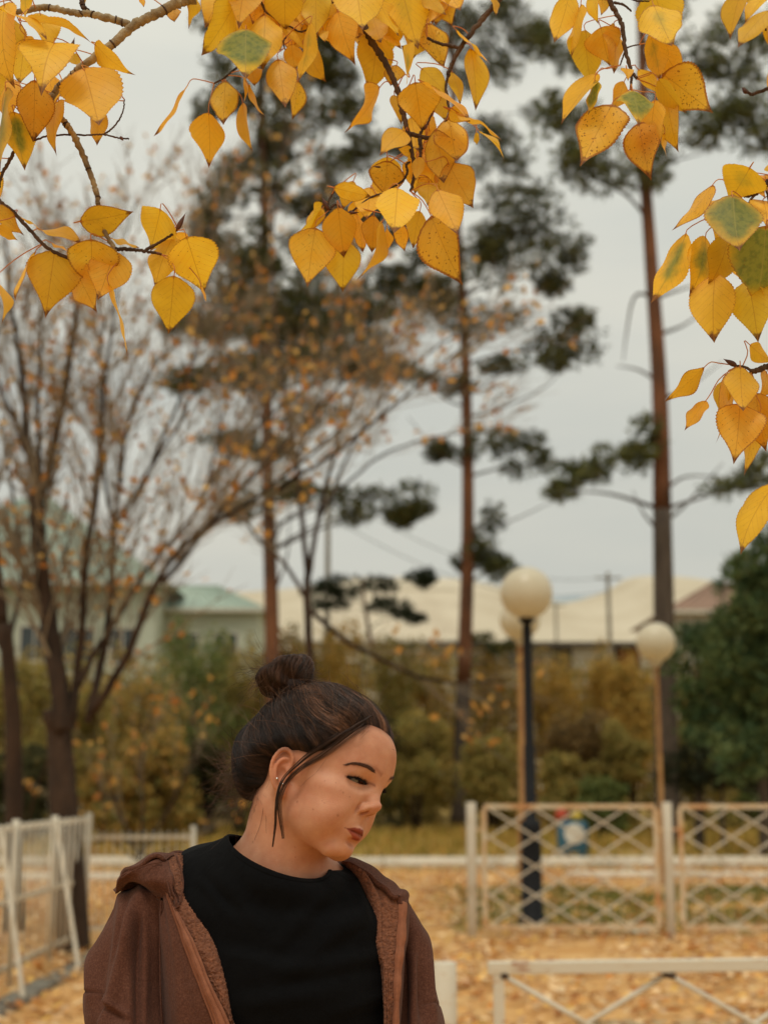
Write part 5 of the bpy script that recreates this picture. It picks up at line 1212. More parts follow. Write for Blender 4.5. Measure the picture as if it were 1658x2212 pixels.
dU = np.gradient(RR_, axis=0); dV = np.roll(RR_, -1, 1) - np.roll(RR_, 1, 1); Nn = np.cross(dU, dV); Nn /= np.linalg.norm(Nn, axis=2)[..., None] + 1e-12
if (Nn[60, :, 1] * (RR_[60, :, 1] - 2.1)).mean() < 0: Nn = -Nn
PXY = proj(RR_.reshape(-1, 3)).reshape(nr, ns, 2); X_, Y_ = PXY[..., 0], PXY[..., 1]
fd = 0
def crease(x0, y0, x1, y1, w_, a_, end=.25):
    dx, dy = x1 - x0, y1 - y0; Ln = math.hypot(dx, dy); t = ((X_ - x0) * dx + (Y_ - y0) * dy) / Ln ** 2; s = ((X_ - x0) * -dy + (Y_ - y0) * dx) / Ln
    return a_ * (np.exp(-(s / w_) ** 2) - .6 * np.exp(-((s + w_ * 1.7) / w_) ** 2)) / (1 + np.exp(-(t - .02) / .05)) / (1 + np.exp((t - 1 + end) / .12))
fd = crease(745, 1890, 560, 2080, 16, .0040) + crease(790, 1960, 600, 2120, 20, .0040) + crease(470, 1890, 600, 2050, 18, .0040) + crease(830, 2060, 560, 2110, 18, .0045) + crease(480, 2060, 700, 2110, 16, .0035) + crease(520, 2170, 760, 2140, 20, .004) + crease(830, 2150, 690, 2200, 14, .003) + crease(640, 1930, 660, 2060, 24, .002) + crease(430, 1900, 520, 2010, 10, .004) + crease(760, 1880, 800, 2010, 9, .004)
RR_ = RR_ + Nn * fd[..., None]
i = np.arange(nr - 1)[:, None] * ns; j = np.arange(ns)[None]; k = (j + 1) % ns
tee = link('t_shirt', mesh_np('t_shirt', RR_.reshape(-1, 3), np.stack([i + j, i + k, i + ns + k, i + ns + j], -1).reshape(-1, 4)), None, M['tee']); add_child(tee, PERSON)
md = tee.modifiers.new('thick', 'SOLIDIFY'); md.thickness = .002; md.offset = 0
# neck rib: a raised band round the opening
kk = int(np.argmin(np.abs(np.arange(nr) / (nr - 1) * (len(RG) - 1) - 1.25))); prf = np.concatenate([[-.0015, .0018], np.full(kk - 3, .0022), [.0018, -.0004]])
top = RR_[:kk + 1] + Nn[:kk + 1] * prf[:kk + 1, None, None]
i = np.arange(kk)[:, None] * ns; j = np.arange(ns)[None]; k = (j + 1) % ns
rib = link('collar', mesh_np('collar', top.reshape(-1, 3), np.stack([i + j, i + k, i + ns + k, i + ns + j], -1).reshape(-1, 4)), None, M['rib']); add_child(rib, tee)

# hoodie ------------------------------------------------------------
HOOD = link('hoodie', bpy.data.meshes.new('hoodie'), None, M['hoodie'])
bpy.data.objects.remove(HOOD)
# picture-left sleeve and shoulder: a tube of rings along the arm
def sleeve(name, spine, parent, m, n=120, folds=None):
    """spine rows: left px, right px, py left, py right, distance, half depth"""
    out = []
    for xl, xr, yl, yr, d, dr in spine:
        ph = np.linspace(0, 2 * np.pi, n, endpoint=False)
        out.append([G((xl + xr) / 2 - (xr - xl) / 2 * math.cos(p), (yl + yr) / 2 - (yr - yl) / 2 * math.cos(p), d - dr * math.sin(p)) for p in ph])
    A = spline(np.array(out), 150); dU = np.gradient(A, axis=0); dV = np.roll(A, -1, 1) - np.roll(A, 1, 1); Nn = np.cross(dU, dV); Nn /= np.linalg.norm(Nn, axis=2)[..., None] + 1e-12
    c = A.mean(1, keepdims=True)
    if ((A - c) * Nn).sum(-1).mean() < 0: Nn = -Nn
    p_ = proj(A.reshape(-1, 3)).reshape(150, n, 2)
    front = (A[..., 1] < c[..., 1] + .01)
    A = A + Nn * (2.1 * folds(p_[..., 0], p_[..., 1]) * np.where(front, 1, .3))[..., None]
    V = A.reshape(-1, 3); i = np.arange(149)[:, None] * n; j = np.arange(n)[None]; k = (j + 1) % n
    F = np.stack([i + j, i + k, i + n + k, i + n + j], -1).reshape(-1, 4); V = np.concatenate([V, c[0], c[-1]])
    F3 = [(len(V) - 2, (q + 1) % n, q) for q in range(n)] + [(len(V) - 1, 149 * n + q, 149 * n + (q + 1) % n) for q in range(n)]
    o = link(name, mesh_np(name, V, [F, np.array(F3)]), None, m); add_child(o, parent); return o
def ln_fold(x, y, x0, y0, x1, y1, w_, a_, asym=.7):
    dx, dy = x1 - x0, y1 - y0; Ln = math.hypot(dx, dy); t = ((x - x0) * dx + (y - y0) * dy) / Ln ** 2; s = ((x - x0) * -dy + (y - y0) * dx) / Ln
    e = 1 / (1 + np.exp(-(t + .0) / .06)) / (1 + np.exp((t - 1) / .1)); return a_ * e * (np.exp(-(s / w_) ** 2) - asym * np.exp(-((s - 1.9 * w_) / w_) ** 2))
def fl_left(x, y):
    f = ln_fold(x, y, 262, 1950, 222, 2150, 10, .0060) + ln_fold(x, y, 300, 1930, 225, 2230, 14, .0085) + ln_fold(x, y, 205, 2000, 190, 2140, 7, .0035)
    f -= ln_fold(x, y, 296, 1950, 300, 2240, 10, .008, .3) + .35 * ln_fold(x, y, 330, 1960, 335, 2240, 16, .008, .1)
    f += ln_fold(x, y, 212, 2146, 276, 2196, 6, .0026, 1.0) + ln_fold(x, y, 200, 2200, 330, 2262, 14, .002)
    f -= .0022 * np.exp(-((y - (2143 + (x - 180) * .02)) / 2.0) ** 2) * (x < 216)       # armhole seam
    return f + .0012 * np.sin(x * .045 + y * .018) 
def fl_right(x, y):
    f = ln_fold(x, y, 905, 2010, 935, 2200, 10, .006) + ln_fold(x, y, 893, 1990, 892, 2230, 9, .006) - .0015 * np.exp(-((y - 2168 - (x - 930) * .1) / 2.2) ** 2) * (x > 915)
    return f + .001 * np.sin(x * .06 + y * .02)
sl = sleeve('sleeve', [(330, 410, 1905, 1915, 2.10, .02), (262, 400, 1925, 1925, 2.105, .05), (240, 382, 1965, 1965, 2.105, .064), (216, 376, 2020, 2010, 2.105, .072), (196, 372, 2080, 2080, 2.10, .076), (180, 372, 2150, 2150, 2.09, .080), (182, 374, 2230, 2230, 2.075, .084), (196, 366, 2330, 2330, 2.04, .082), (225, 392, 2450, 2440, 2.0, .076), (285, 430, 2540, 2500, 1.97, .066), (370, 470, 2570, 2530, 1.955, .056)],
            PERSON, M['hoodie'], folds=fl_left)
sl['label'] = 'sleeve with long folds under the draped hood'
sr = sleeve('sleeve', [(800, 868, 1925, 1930, 2.17, .02), (815, 888, 1945, 1955, 2.17, .05), (822, 906, 2010, 2010, 2.17, .06), (830, 928, 2080, 2080, 2.165, .068), (832, 945, 2150, 2150, 2.155, .074), (830, 958, 2215, 2215, 2.14, .078), (824, 962, 2330, 2330, 2.10, .078), (800, 950, 2440, 2440, 2.05, .072), (770, 900, 2520, 2530, 2.0, .062), (720, 830, 2540, 2570, 1.97, .054)],
            PERSON, M['hoodie'], folds=fl_right)

# front panel on the picture's left, from the sleeve to the zip
zipL = [(356, 1906), (362, 1932), (367, 1947), (386, 2000), (402, 2047), (422, 2100), (441, 2149), (464, 2210), (492, 2290), (515, 2380), (530, 2500), (540, 2700)]
tapeL = [(364, 1925), (372, 1945), (380, 1958), (401, 1998), (421, 2037), (440, 2085), (458, 2130), (490, 2195), (520, 2285), (545, 2380), (560, 2500), (570, 2700)]
linL = [(394, 1848), (412, 1900), (441, 1975), (455, 2015), (472, 2057), (486, 2102), (493, 2130), (506, 2212), (530, 2300), (560, 2400), (576, 2520), (586, 2700)]
rows = []
dz = [2.035, 2.025, 2.015, 1.995, 1.98, 1.97, 1.962, 1.957, 1.957, 1.96, 1.97, 1.97]
for (x, y), d_ in zip(zipL, dz):
    x0 = 300 + (y - 1947) * .012
    rows.append([(x0 + 2, y - 12, 2.105), (x0 + 38, y - 9, 2.058), (x0 + 42 + (x - x0 - 42) * .35, y - 5, d_ + .034), (x0 + 42 + (x - x0 - 42) * .72, y - 2, d_ + .008), (x, y, d_)])
def fpanel(U, V_): return .003 * gs(V_, .75 - .3 * U, .06) + .005 * gs(V_, .42 + .1 * U, .12) - .003 * gs(V_, .22, .09) + .0012 * np.sin(U * 18 + V_ * 5) * V_
body_l, AL_ = patch('front_panel', rows, 120, 60, M['hoodie'], PERSON, .004, fpanel)
# zip tape with teeth, then the fleece facing behind it
rows = [[(a_[0] - 1, a_[1], d_ - .002), ((a_[0] * .6 + b_[0] * .4), (a_[1] * .6 + b_[1] * .4), d_ - .006), (b_[0], b_[1], d_ - .001)] for a_, b_, d_ in zip(zipL, tapeL, dz)]
zt_, AT = patch('zip_tape', rows, 160, 12, M['tape'], body_l, .0022, lambda U, V_: .0009 * np.sin(U * 60) * gs(V_, .5, .5))
mb = MB()
for q in range(0, 160, 1):
    for s_ in (0, .5):
        if q == 159: continue
        a_ = AT[q, 1] * (1 - s_) + AT[q + 1, 1] * s_; b_ = AT[q, 0] * (1 - s_) + AT[q + 1, 0] * s_; box(mb, b_ + (b_ - a_) * .35 + (0, -.0012, 0), (.0026, .0016, .0014))
tp = mb.build('zip_teeth', M['zip'], None, False); add_child(tp, zt_); tp['kind'] = 'stuff'
mb = MB(); tube(mb, AT[:, 4] + (0, -.0016, 0), .0006, 5); tube(mb, AT[:, 9] + (0, -.0016, 0), .0006, 5); st_ = mb.build('stitching', M['zip'], None); add_child(st_, zt_)
lin_s = spline(np.array(linL, float), 40); tap_s = spline(np.array([(378, 1880)] + tapeL, float), 60)
rows = []
for x, y in lin_s:
    j = int(np.argmin(abs(tap_s[:, 1] - y))); xt = tap_s[j, 0] if y > 1958 else np.interp(y, [1840, 1900, 1958], [378, 374, 380])
    dd_ = np.interp(y, [1840, 1900, 1960, 2060, 2150, 2250, 2700], [2.075, 2.045, 2.012, 1.978, 1.965, 1.962, 1.97])
    rows.append([(xt - 5, y, dd_ - .001), (xt + (x - xt) * .35, y, dd_ - .006), (xt + (x - xt) * .75, y, dd_ - .003), (x, y, dd_ + .006), (x + 7, y + 2, dd_ + .03)])
flc, _ = patch('fleece_lining', rows, 420, 60, M['fleece'], body_l, .003, lambda U, V_: .0015 * np.sin(U * 9), fuzz=.0012)

# draped hood, picture-left
rows = [[(252, 1934, 2.16), (250, 1922, 2.11), (252, 1908, 2.07), (262, 1893, 2.05), (278, 1880, 2.045)],
        [(272, 1912, 2.14), (276, 1906, 2.08), (288, 1894, 2.045), (300, 1880, 2.035), (312, 1868, 2.035)],
        [(306, 1924, 2.11), (310, 1917, 2.06), (318, 1896, 2.032), (328, 1876, 2.028), (338, 1858, 2.035)],
        [(338, 1938, 2.07), (341, 1932, 2.035), (346, 1908, 2.020), (350, 1880, 2.022), (354, 1856, 2.04)],
        [(368, 1950, 2.03), (370, 1945, 2.012), (368, 1920, 2.010), (364, 1890, 2.02), (362, 1862, 2.045)],
        [(384, 1966, 2.012), (384, 1956, 2.002), (375, 1928, 2.006), (372, 1898, 2.022), (366, 1872, 2.05)]]
hood, _ = patch('hood', rows, 90, 70, M['hoodie'], PERSON, .006, lambda U, V_: .004 * gs(V_ - .5 * U, .25, .12) - .003 * gs(V_ - .35 * U, .05, .1) + .0022 * np.sin(U * 14 + V_ * 3))
# hood over the top towards the back, then behind the neck
rows = [[(278, 1881, 2.045), (268, 1886, 2.075), (262, 1905, 2.13), (270, 1960, 2.18), (290, 2080, 2.22)],
        [(312, 1869, 2.035), (310, 1864, 2.075), (308, 1884, 2.15), (310, 1950, 2.21), (320, 2080, 2.24)],
        [(340, 1857, 2.035), (344, 1854, 2.07), (350, 1880, 2.15), (352, 1940, 2.23), (360, 2080, 2.26)],
        [(360, 1860, 2.045), (372, 1848, 2.075), (392, 1868, 2.16), (400, 1940, 2.24), (400, 2080, 2.27)],
        [(388, 1850, 2.085), (410, 1858, 2.14), (440, 1880, 2.20), (450, 1950, 2.26), (460, 2080, 2.28)],
        [(500, 1862, 2.20), (540, 1858, 2.22), (560, 1880, 2.25), (560, 1940, 2.30), (560, 2080, 2.30)],
        [(700, 1880, 2.165), (690, 1862, 2.19), (690, 1880, 2.25), (690, 1950, 2.30), (690, 2080, 2.29)],
        [(760, 1880, 2.14), (765, 1872, 2.18), (770, 1890, 2.24), (780, 1960, 2.28), (790, 2080, 2.27)],
        [(830, 1912, 2.13), (835, 1905, 2.17), (838, 1920, 2.23), (845, 1980, 2.25), (850, 2080, 2.25)]]
patch('hood_back', rows, 110, 40, M['hoodie'], hood, .006, lambda U, V_: .003 * np.sin(U * 22) * (1 - V_))
# fleece inside of the hood at the left of the neck
rows = [[(352, 1858, 2.045), (360, 1900, 2.018), (372, 1934, 2.010), (384, 1962, 2.008)], [(368, 1848, 2.06), (376, 1890, 2.03), (384, 1925, 2.018), (392, 1962, 2.010)],
        [(384, 1843, 2.075), (394, 1885, 2.045), (402, 1920, 2.03), (410, 1958, 2.018)], [(398, 1845, 2.095), (410, 1892, 2.07), (424, 1930, 2.055), (438, 1972, 2.045)]]
patch('hood_lining', rows, 120, 70, M['fleece'], hood, .003, fuzz=.0012)
mb = MB(); tube(mb, spline(np.array([G(381, 1846, 2.062), G(392, 1880, 2.035), G(396, 1915, 2.018), G(388, 1950, 2.006), G(378, 1964, 2.0)]), 24), .0011, 6); o = mb.build('hood_seam', M['hoodie']); add_child(o, hood)
mb = MB(); tube(mb, spline(np.array([G(384, 1958, 1.998), G(398, 1956, 1.994), G(412, 1966, 1.99), G(421, 1985, 1.985), G(422, 2005, 1.98), G(430, 2016, 1.978), G(440, 2012, 1.976)]), 30), .0005, 5); o = mb.build('loose_thread', M['fleece']); add_child(o, hood)

# picture-right: hood roll, fleece facing, zip tape and panel
rows = [[(738, 1861, 2.10), (742, 1858, 2.115), (752, 1864, 2.13)], [(770, 1868, 2.075), (776, 1862, 2.10), (786, 1872, 2.12)], [(800, 1890, 2.06), (808, 1882, 2.09), (818, 1894, 2.12)],
        [(826, 1910, 2.05), (836, 1903, 2.085), (846, 1914, 2.11)], [(848, 1930, 2.045), (858, 1921, 2.08), (870, 1932, 2.10)], [(862, 1936, 2.045), (874, 1931, 2.07), (882, 1936, 2.09)], [(868, 1952, 2.045), (876, 1950, 2.06), (882, 1950, 2.08)]]
hr_, _ = patch('hood', rows, 90, 40, M['hoodie'], PERSON, .007, lambda U, V_: .004 * np.sin(V_ * np.pi) + .001 * np.sin(U * 25))
lt = [(742, 1863), (768, 1888), (788, 1940), (796, 1985), (802, 2030), (812, 2060), (824, 2090), (829, 2140), (832, 2212), (826, 2300), (812, 2400), (800, 2700)]
zr = [(790, 1882), (828, 1912), (862, 1944), (860, 1985), (856, 2030), (854, 2060), (851, 2100), (850, 2150), (848, 2212), (842, 2300), (832, 2400), (820, 2700)]
tr_ = [(800, 1888), (842, 1924), (879, 1950), (878, 1985), (876, 2030), (872, 2060), (868, 2100), (864, 2150), (861, 2212), (856, 2300), (846, 2400), (834, 2700)]
dR = [2.10, 2.075, 2.055, 2.045, 2.035, 2.028, 2.022, 2.015, 2.012, 2.01, 2.01, 2.01]
rows = [[(a_[0] - 8, a_[1], d_ + .05), (a_[0], a_[1], d_ + .012), (a_[0] * .65 + b_[0] * .35, a_[1], d_ - .012), (a_[0] * .3 + b_[0] * .7, (a_[1] + b_[1]) / 2, d_ - .004), (b_[0] + 3, b_[1], d_ - .002)] for a_, b_, d_ in zip(lt, zr, dR)]
fr_, _ = patch('fleece_lining', rows, 400, 60, M['fleece'], PERSON, .003, lambda U, V_: -.0045 * gs(V_, .62, .06) + .003 * gs(V_, .35, .15), fuzz=.0012)
rows = [[(a_[0] - 1, a_[1], d_ - .004), ((a_[0] + b_[0]) / 2, (a_[1] + b_[1]) / 2, d_ - .007), (b_[0], b_[1], d_ - .002)] for a_, b_, d_ in zip(zr[2:], tr_[2:], dR[2:])]
patch('zip_tape', rows, 120, 12, M['tape'], PERSON, .0022, lambda U, V_: .0008 * np.sin(U * 40))
rows = [[(a_[0] - 2, a_[1], d_), (a_[0] + 2, a_[1], d_ + .03), (a_[0] + 4, a_[1] + 2, d_ + .10), (a_[0] - 10, a_[1] + 4, d_ + .2)] for a_, d_ in zip(tr_[2:], dR[2:])]
patch('front_panel', rows, 100, 40, M['hoodie'], PERSON, .004, lambda U, V_: .001 * np.sin(U * 14))
# back and lower body of the hoodie
def backring(py, xl, xr, d, dr, n=60):
    ph = np.linspace(-.25, np.pi + .25, n); return [G((xl + xr) / 2 + (xr - xl) / 2 * math.cos(p), py, d + dr * math.sin(p)) for p in ph]
A = spline(np.array([backring(1925, 330, 800, 2.12, .07), backring(2010, 290, 850, 2.12, .14), backring(2150, 300, 862, 2.12, .17), backring(2400, 310, 850, 2.10, .17), backring(2720, 320, 850, 2.09, .17)]), 60)
i = np.arange(59)[:, None] * 60 + np.arange(59)[None]
o = link('back_panel', mesh_np('back_panel', A.reshape(-1, 3), np.stack([i, i + 60, i + 61, i + 1], -1).reshape(-1, 4)), None, M['hoodie']); add_child(o, PERSON); o.modifiers.new('thick', 'SOLIDIFY').thickness = .004
# jeans and shoes, below the frame
M['denim'] = cloth('dark_denim', lin(44, 50, 62), lin(34, 40, 50), lin(38, 44, 56), 60, .3, 500)
M['shoe'] = mat('white_shoe', lin(190, 186, 176), lin(170, 166, 158), 8, .6)
cx0 = G(600, 2450, 2.11)[0]; mb = MB()
def sd_legs(P):
    d = s_ell(P, (cx0, 2.12, .92), (.165, .115, .17))
    for s_, fy in ((-1, 2.10), (1, 2.17)):
        hip = (cx0 + s_ * .085, 2.12, .88); kn = (cx0 + s_ * .10, fy - .01, .50); an = (cx0 + s_ * .11, fy + .02, .07); d = smin(d, smin(s_cap(P, hip, kn, .092, .066), s_cap(P, kn, an, .066, .055), .03), .03)
    return d
v_, f_ = surface_nets(sd_legs, (cx0 - .32, 1.95, .0), (cx0 + .32, 2.32, 1.14), .010, .03); add_child(link('jeans', mesh_np('jeans', v_, f_), None, M['denim']), PERSON)
for s_, fy in ((-1, 2.10), (1, 2.17)):
    fx_ = cx0 + s_ * .11
    v_, f_ = surface_nets(lambda P: smax(smin(s_cap(P, (fx_, fy + .05, .045), (fx_ + s_ * .02, fy - .14, .035), .045, .038), s_cap(P, (fx_, fy + .03, .05), (fx_, fy + .02, .1), .045, .04), .02), -(P[:, 2] - .004), .006), (fx_ - .1, fy - .22, -.02), (fx_ + .12, fy + .14, .17), .006, .02)
    add_child(link('shoe', mesh_np('shoe', v_, f_), None, M['shoe']), PERSON)

mb = MB(); P_ = spline(np.array([G(349, 1945, 2.030), G(346, 2010, 2.036), G(346, 2090, 2.030), G(348, 2170, 2.022), G(352, 2240, 2.02)]), 30); tube(mb, P_, .0010, 6)
add_child(mb.build('panel_seam', M['hoodie']), PERSON)
for pts in ([(262, 1897, 2.044), (290, 1880, 2.030), (320, 1868, 2.022), (350, 1862, 2.030)], [(372, 1950, 2.003), (366, 1925, 2.004), (360, 1895, 2.014), (356, 1868, 2.034)]):
    mb = MB(); tube(mb, spline(np.array([G(*p) for p in pts]), 20), .0009, 6); add_child(mb.build('hood_seam', M['hoodie']), hood)
# ================================================================ hanging poplar branches, in focus at the top of the frame
def leaf_material():
    m = bpy.data.materials.new('poplar_leaf'); m.use_nodes = True; nt = m.node_tree; N = nt.nodes; L = nt.links; p = N['Principled BSDF']
    def math_(op, a, b=None, c=None):
        n = N.new('ShaderNodeMath'); n.operation = op
        for k, v in enumerate((a, b, c)):
            if v is None: continue
            if isinstance(v, (int, float)): n.inputs[k].default_value = v
            else: L.new(v, n.inputs[k])
        return n.outputs[0]
    def mixc(f, a, b, bt='MIX'):
        n = N.new('ShaderNodeMix'); n.data_type = 'RGBA'; n.blend_type = bt
        for k, v in (('Factor', f), ('A', a), ('B', b)):
            if isinstance(v, (int, float)): n.inputs[k].default_value = v
            elif isinstance(v, tuple): n.inputs[k].default_value = v
            else: L.new(v, n.inputs[k])
        return n.outputs['Result']
    def ss(v, a, b):
        n = N.new('ShaderNodeMapRange'); n.interpolation_type = 'SMOOTHSTEP'; n.inputs['From Min'].default_value = a; n.inputs['From Max'].default_value = b; L.new(v, n.inputs['Value']); return n.outputs[0]
    at = N.new('ShaderNodeAttribute'); at.attribute_name = 'leafuv'; sp = N.new('ShaderNodeSeparateXYZ'); L.new(at.outputs['Vector'], sp.inputs[0])
    u, v, e = sp.outputs            # u across -1..1, v along 0..1, e = half width there
    oi = N.new('ShaderNodeObjectInfo'); oc = N.new('ShaderNodeSeparateColor'); L.new(oi.outputs['Color'], oc.inputs[0]); green, spots, orange = oc.outputs
    tcn = N.new('ShaderNodeTexCoord'); vec = tcn.outputs['Object']
    addr = N.new('ShaderNodeVectorMath'); addr.operation = 'ADD'; L.new(vec, addr.inputs[0]); cmb = N.new('ShaderNodeCombineXYZ'); L.new(math_('MULTIPLY', oi.outputs['Random'], 30.0), cmb.inputs[0]); L.new(cmb.outputs[0], addr.inputs[1]); vec = addr.outputs[0]
    def noise_(s, d=4):
        n = N.new('ShaderNodeTexNoise'); n.inputs['Scale'].default_value = s; n.inputs['Detail'].default_value = d; L.new(vec, n.inputs['Vector']); return n.outputs['Fac']
    n1, n2, n3 = noise_(3.2), noise_(14), noise_(45)
    au = math_('ABSOLUTE', u)
    base = mixc(orange, lin(236, 188, 54), lin(234, 170, 50)); base = mixc(ss(n1, .3, .7), base, mixc(orange, lin(226, 176, 46), lin(236, 184, 74)))
    base = mixc(math_('MULTIPLY', ss(n2, .5, .8), .35), base, lin(214, 156, 60))
    # green heart, fading to yellow at the margin
    marg = math_('MULTIPLY', math_('SUBTRACT', 1.0, au), e)                       # distance to the margin
    gm = math_('ADD', math_('MULTIPLY', marg, 2.2), math_('SUBTRACT', n1, .75)); gf = math_('MULTIPLY', ss(math_('ADD', gm, math_('MULTIPLY', math_('SUBTRACT', green, .5), .9)), -.1, .55), ss(green, .02, .5))
    gf = math_('MULTIPLY', gf, math_('SUBTRACT', 1.0, math_('MULTIPLY', ss(v, .62, .9), .8)))
    base = mixc(gf, base, mixc(ss(n2, .4, .7), lin(140, 142, 66), lin(112, 122, 60)))
    # margin and tip burn
    mb_ = ss(math_('ADD', math_('MULTIPLY', marg, -18.0), math_('ADD', math_('MULTIPLY', spots, .9), math_('SUBTRACT', n3, .55))), -.22, .5)
    base = mixc(math_('MULTIPLY', mb_, .8), base, lin(150, 78, 36))
    tip = ss(math_('ADD', v, math_('MULTIPLY', math_('SUBTRACT', n2, .5), .22)), .82, .93); base = mixc(math_('MULTIPLY', tip, .95), base, lin(104, 60, 38))
    # dots
    vo = N.new('ShaderNodeTexVoronoi'); vo.inputs['Scale'].default_value = 22; L.new(vec, vo.inputs['Vector'])
    thr = math_('MULTIPLY', math_('MULTIPLY', spots, ss(n2, .40, .62)), .34); dots = math_('LESS_THAN', vo.outputs['Distance'], thr); base = mixc(math_('MULTIPLY', dots, .7), base, lin(138, 72, 30))
    # veins: midrib and curved laterals
    mid = math_('SUBTRACT', 1.0, ss(math_('MULTIPLY', au, e), .004, .011))
    ph = math_('FRACT', math_('MULTIPLY', math_('SUBTRACT', v, math_('MULTIPLY', math_('MULTIPLY', au, e), .95)), 8.5)); lat = math_('SUBTRACT', 1.0, ss(math_('ABSOLUTE', math_('SUBTRACT', ph, .5)), .015, .06))
    vein = math_('MAXIMUM', mid, math_('MULTIPLY', lat, .55))
    hsv = N.new('ShaderNodeHueSaturation'); L.new(base, hsv.inputs['Color']); L.new(math_('ADD', .96, math_('MULTIPLY', oi.outputs['Random'], .34)), hsv.inputs['Value']); L.new(math_('ADD', .498, math_('MULTIPLY', math_('FRACT', math_('MULTIPLY', oi.outputs['Random'], 7.3)), .018)), hsv.inputs['Hue']); base = hsv.outputs[0]
    base = mixc(math_('MULTIPLY', vein, .45), base, mixc(gf, lin(190, 128, 44), lin(176, 168, 96)))
    # broken brown scars along some veins
    sc_ = math_('MULTIPLY', math_('MULTIPLY', lat, ss(n3, .58, .66)), ss(n1, .40, .55)); base = mixc(math_('MULTIPLY', sc_, .8), base, lin(132, 86, 44))
    L.new(base, p.inputs['Base Color']); p.inputs['Roughness'].default_value = .5; p.inputs['Specular IOR Level'].default_value = .35
    hgt = math_('ADD', math_('MULTIPLY', vein, -.6), math_('MULTIPLY', n3, .4)); bn = N.new('ShaderNodeBump'); bn.inputs['Strength'].default_value = .35; bn.inputs['Distance'].default_value = .0012
    L.new(hgt, bn.inputs['Height']); L.new(bn.outputs[0], p.inputs['Normal'])
    tr = N.new('ShaderNodeBsdfTranslucent'); L.new(mixc(1.0, base, (.96, 1.0, .66, 1), 'MULTIPLY'), tr.inputs['Color']); ms = N.new('ShaderNodeMixShader'); ms.inputs[0].default_value = .45
    L.new(p.outputs[0], ms.inputs[1]); L.new(tr.outputs[0], ms.inputs[2]); L.new(ms.outputs[0], N['Material Output'].inputs['Surface'])
    return m
M['leaf'] = leaf_material()
M['petiole'] = mat('petiole', lin(206, 140, 62), lin(188, 110, 60), 60, .5)
M['poplar_bark'] = mat('pale_poplar_bark', lin(176, 156, 120), lin(112, 94, 70), 34, .85, .5, 200, c3=lin(150, 130, 98), stretch=(1, 1, 1))
M['poplar_dark'] = mat('dark_twig_bark', lin(96, 72, 52), lin(62, 46, 36), 30, .8, .5, 200)
M['bud'] = mat('bud', lin(104, 62, 40), lin(66, 40, 30), 60, .45)

HV_ = [0, .035, .09, .16, .24, .34, .46, .58, .70, .79, .86, .92, .965, 1.0]
def leaf_mesh(seed, wr, fold, curl, twist, wave, prof):
    """unit-length leaf: base at the origin, tip at -Z, face towards -Y"""
    r_ = np.random.default_rng(seed); nv, nu = 46, 13; v = np.linspace(0, 1, nv) ** .93; hw = np.interp(v, HV_, prof) * wr
    sm = np.convolve(np.pad(hw, 2, 'edge'), [.1, .2, .4, .2, .1], 'valid'); hw = np.where((v > .05) & (v < .95), sm, hw)
    asym = 1 + r_.uniform(-.08, .08); u = np.linspace(-1, 1, nu); U, V = np.meshgrid(u, v); W = np.interp(V, v, hw)
    W = W * np.where(U > 0, asym, 2 - asym); ser = 1 + .028 * ((np.arange(nv) % 2) * 2 - 1)[:, None] * (np.abs(U) ** 6) * (V < .9); bite = 1 - .07 * np.exp(-((V - r_.uniform(.3, .7)) / .03) ** 2) * (U * r_.choice([-1, 1]) > 0) * np.abs(U) ** 3 * r_.uniform(0, 1.6)
    x = U * W * ser * bite; z = -V + .035 * (1 - np.abs(U)) * 0 + .07 * np.abs(U) ** 2 * np.clip(.12 - V, 0, 1) / .12 * .6
    y = fold * np.abs(x) + wave * .5 * np.abs(U) ** 2 * np.sin(V * (8 + 3 * r_.uniform()) + np.sign(U) * r_.uniform(0, 3)) * W * 2
    th = twist * V; x2 = x * np.cos(th) - y * np.sin(th); y2 = x * np.sin(th) + y * np.cos(th)
    a = curl * V ** 1.4; z2 = np.zeros_like(z); yy = np.zeros_like(z)
    ds = np.diff(V[:, 0], prepend=0); cz = np.cumsum(ds * np.cos(a[:, 0])); cy = np.cumsum(ds * np.sin(a[:, 0])); z2 = -cz[:, None] + (z + V) + y2 * np.sin(a); y3 = cy[:, None] * 1.0 + y2 * np.cos(a)
    # keep the tip on the axis, so that placing by base and tip stays true
    q = np.stack([x2, y3, z2], -1); tip = q[-1, nu // 2]; ang = math.atan2(tip[1], -tip[2]); c, s = math.cos(-ang), math.sin(-ang); Y = q[..., 1] * c - (-q[..., 2]) * -s * 1.0
    yy = q[..., 1] * math.cos(ang) - (-q[..., 2]) * math.sin(ang); zz = -(q[..., 1] * math.sin(ang) + (-q[..., 2]) * math.cos(ang)); Lc = -zz[-1, nu // 2]
    P = np.stack([q[..., 0], yy, zz], -1) / Lc; P[..., 0] -= P[-1, nu // 2, 0] * V
    i = np.arange(nv - 1)[:, None] * nu + np.arange(nu - 1)[None]; F = np.stack([i, i + nu, i + nu + 1, i + 1], -1).reshape(-1, 4)
    me = mesh_np('leaf', P.reshape(-1, 3), F); at = me.attributes.new('leafuv', 'FLOAT_VECTOR', 'POINT')
    at.data.foreach_set('vector', np.stack([U, V, W], -1).astype(np.float32).ravel()); me.materials.append(M['leaf']); return me
PR1 = [.0, .14, .25, .335, .385, .40, .37, .30, .205, .135, .085, .045, .018, .002]
PR2 = [.0, .17, .31, .40, .435, .425, .37, .285, .18, .11, .065, .034, .015, .002]
PR3 = [.0, .10, .19, .27, .325, .35, .345, .30, .225, .155, .10, .055, .022, .002]
LEAVES = []
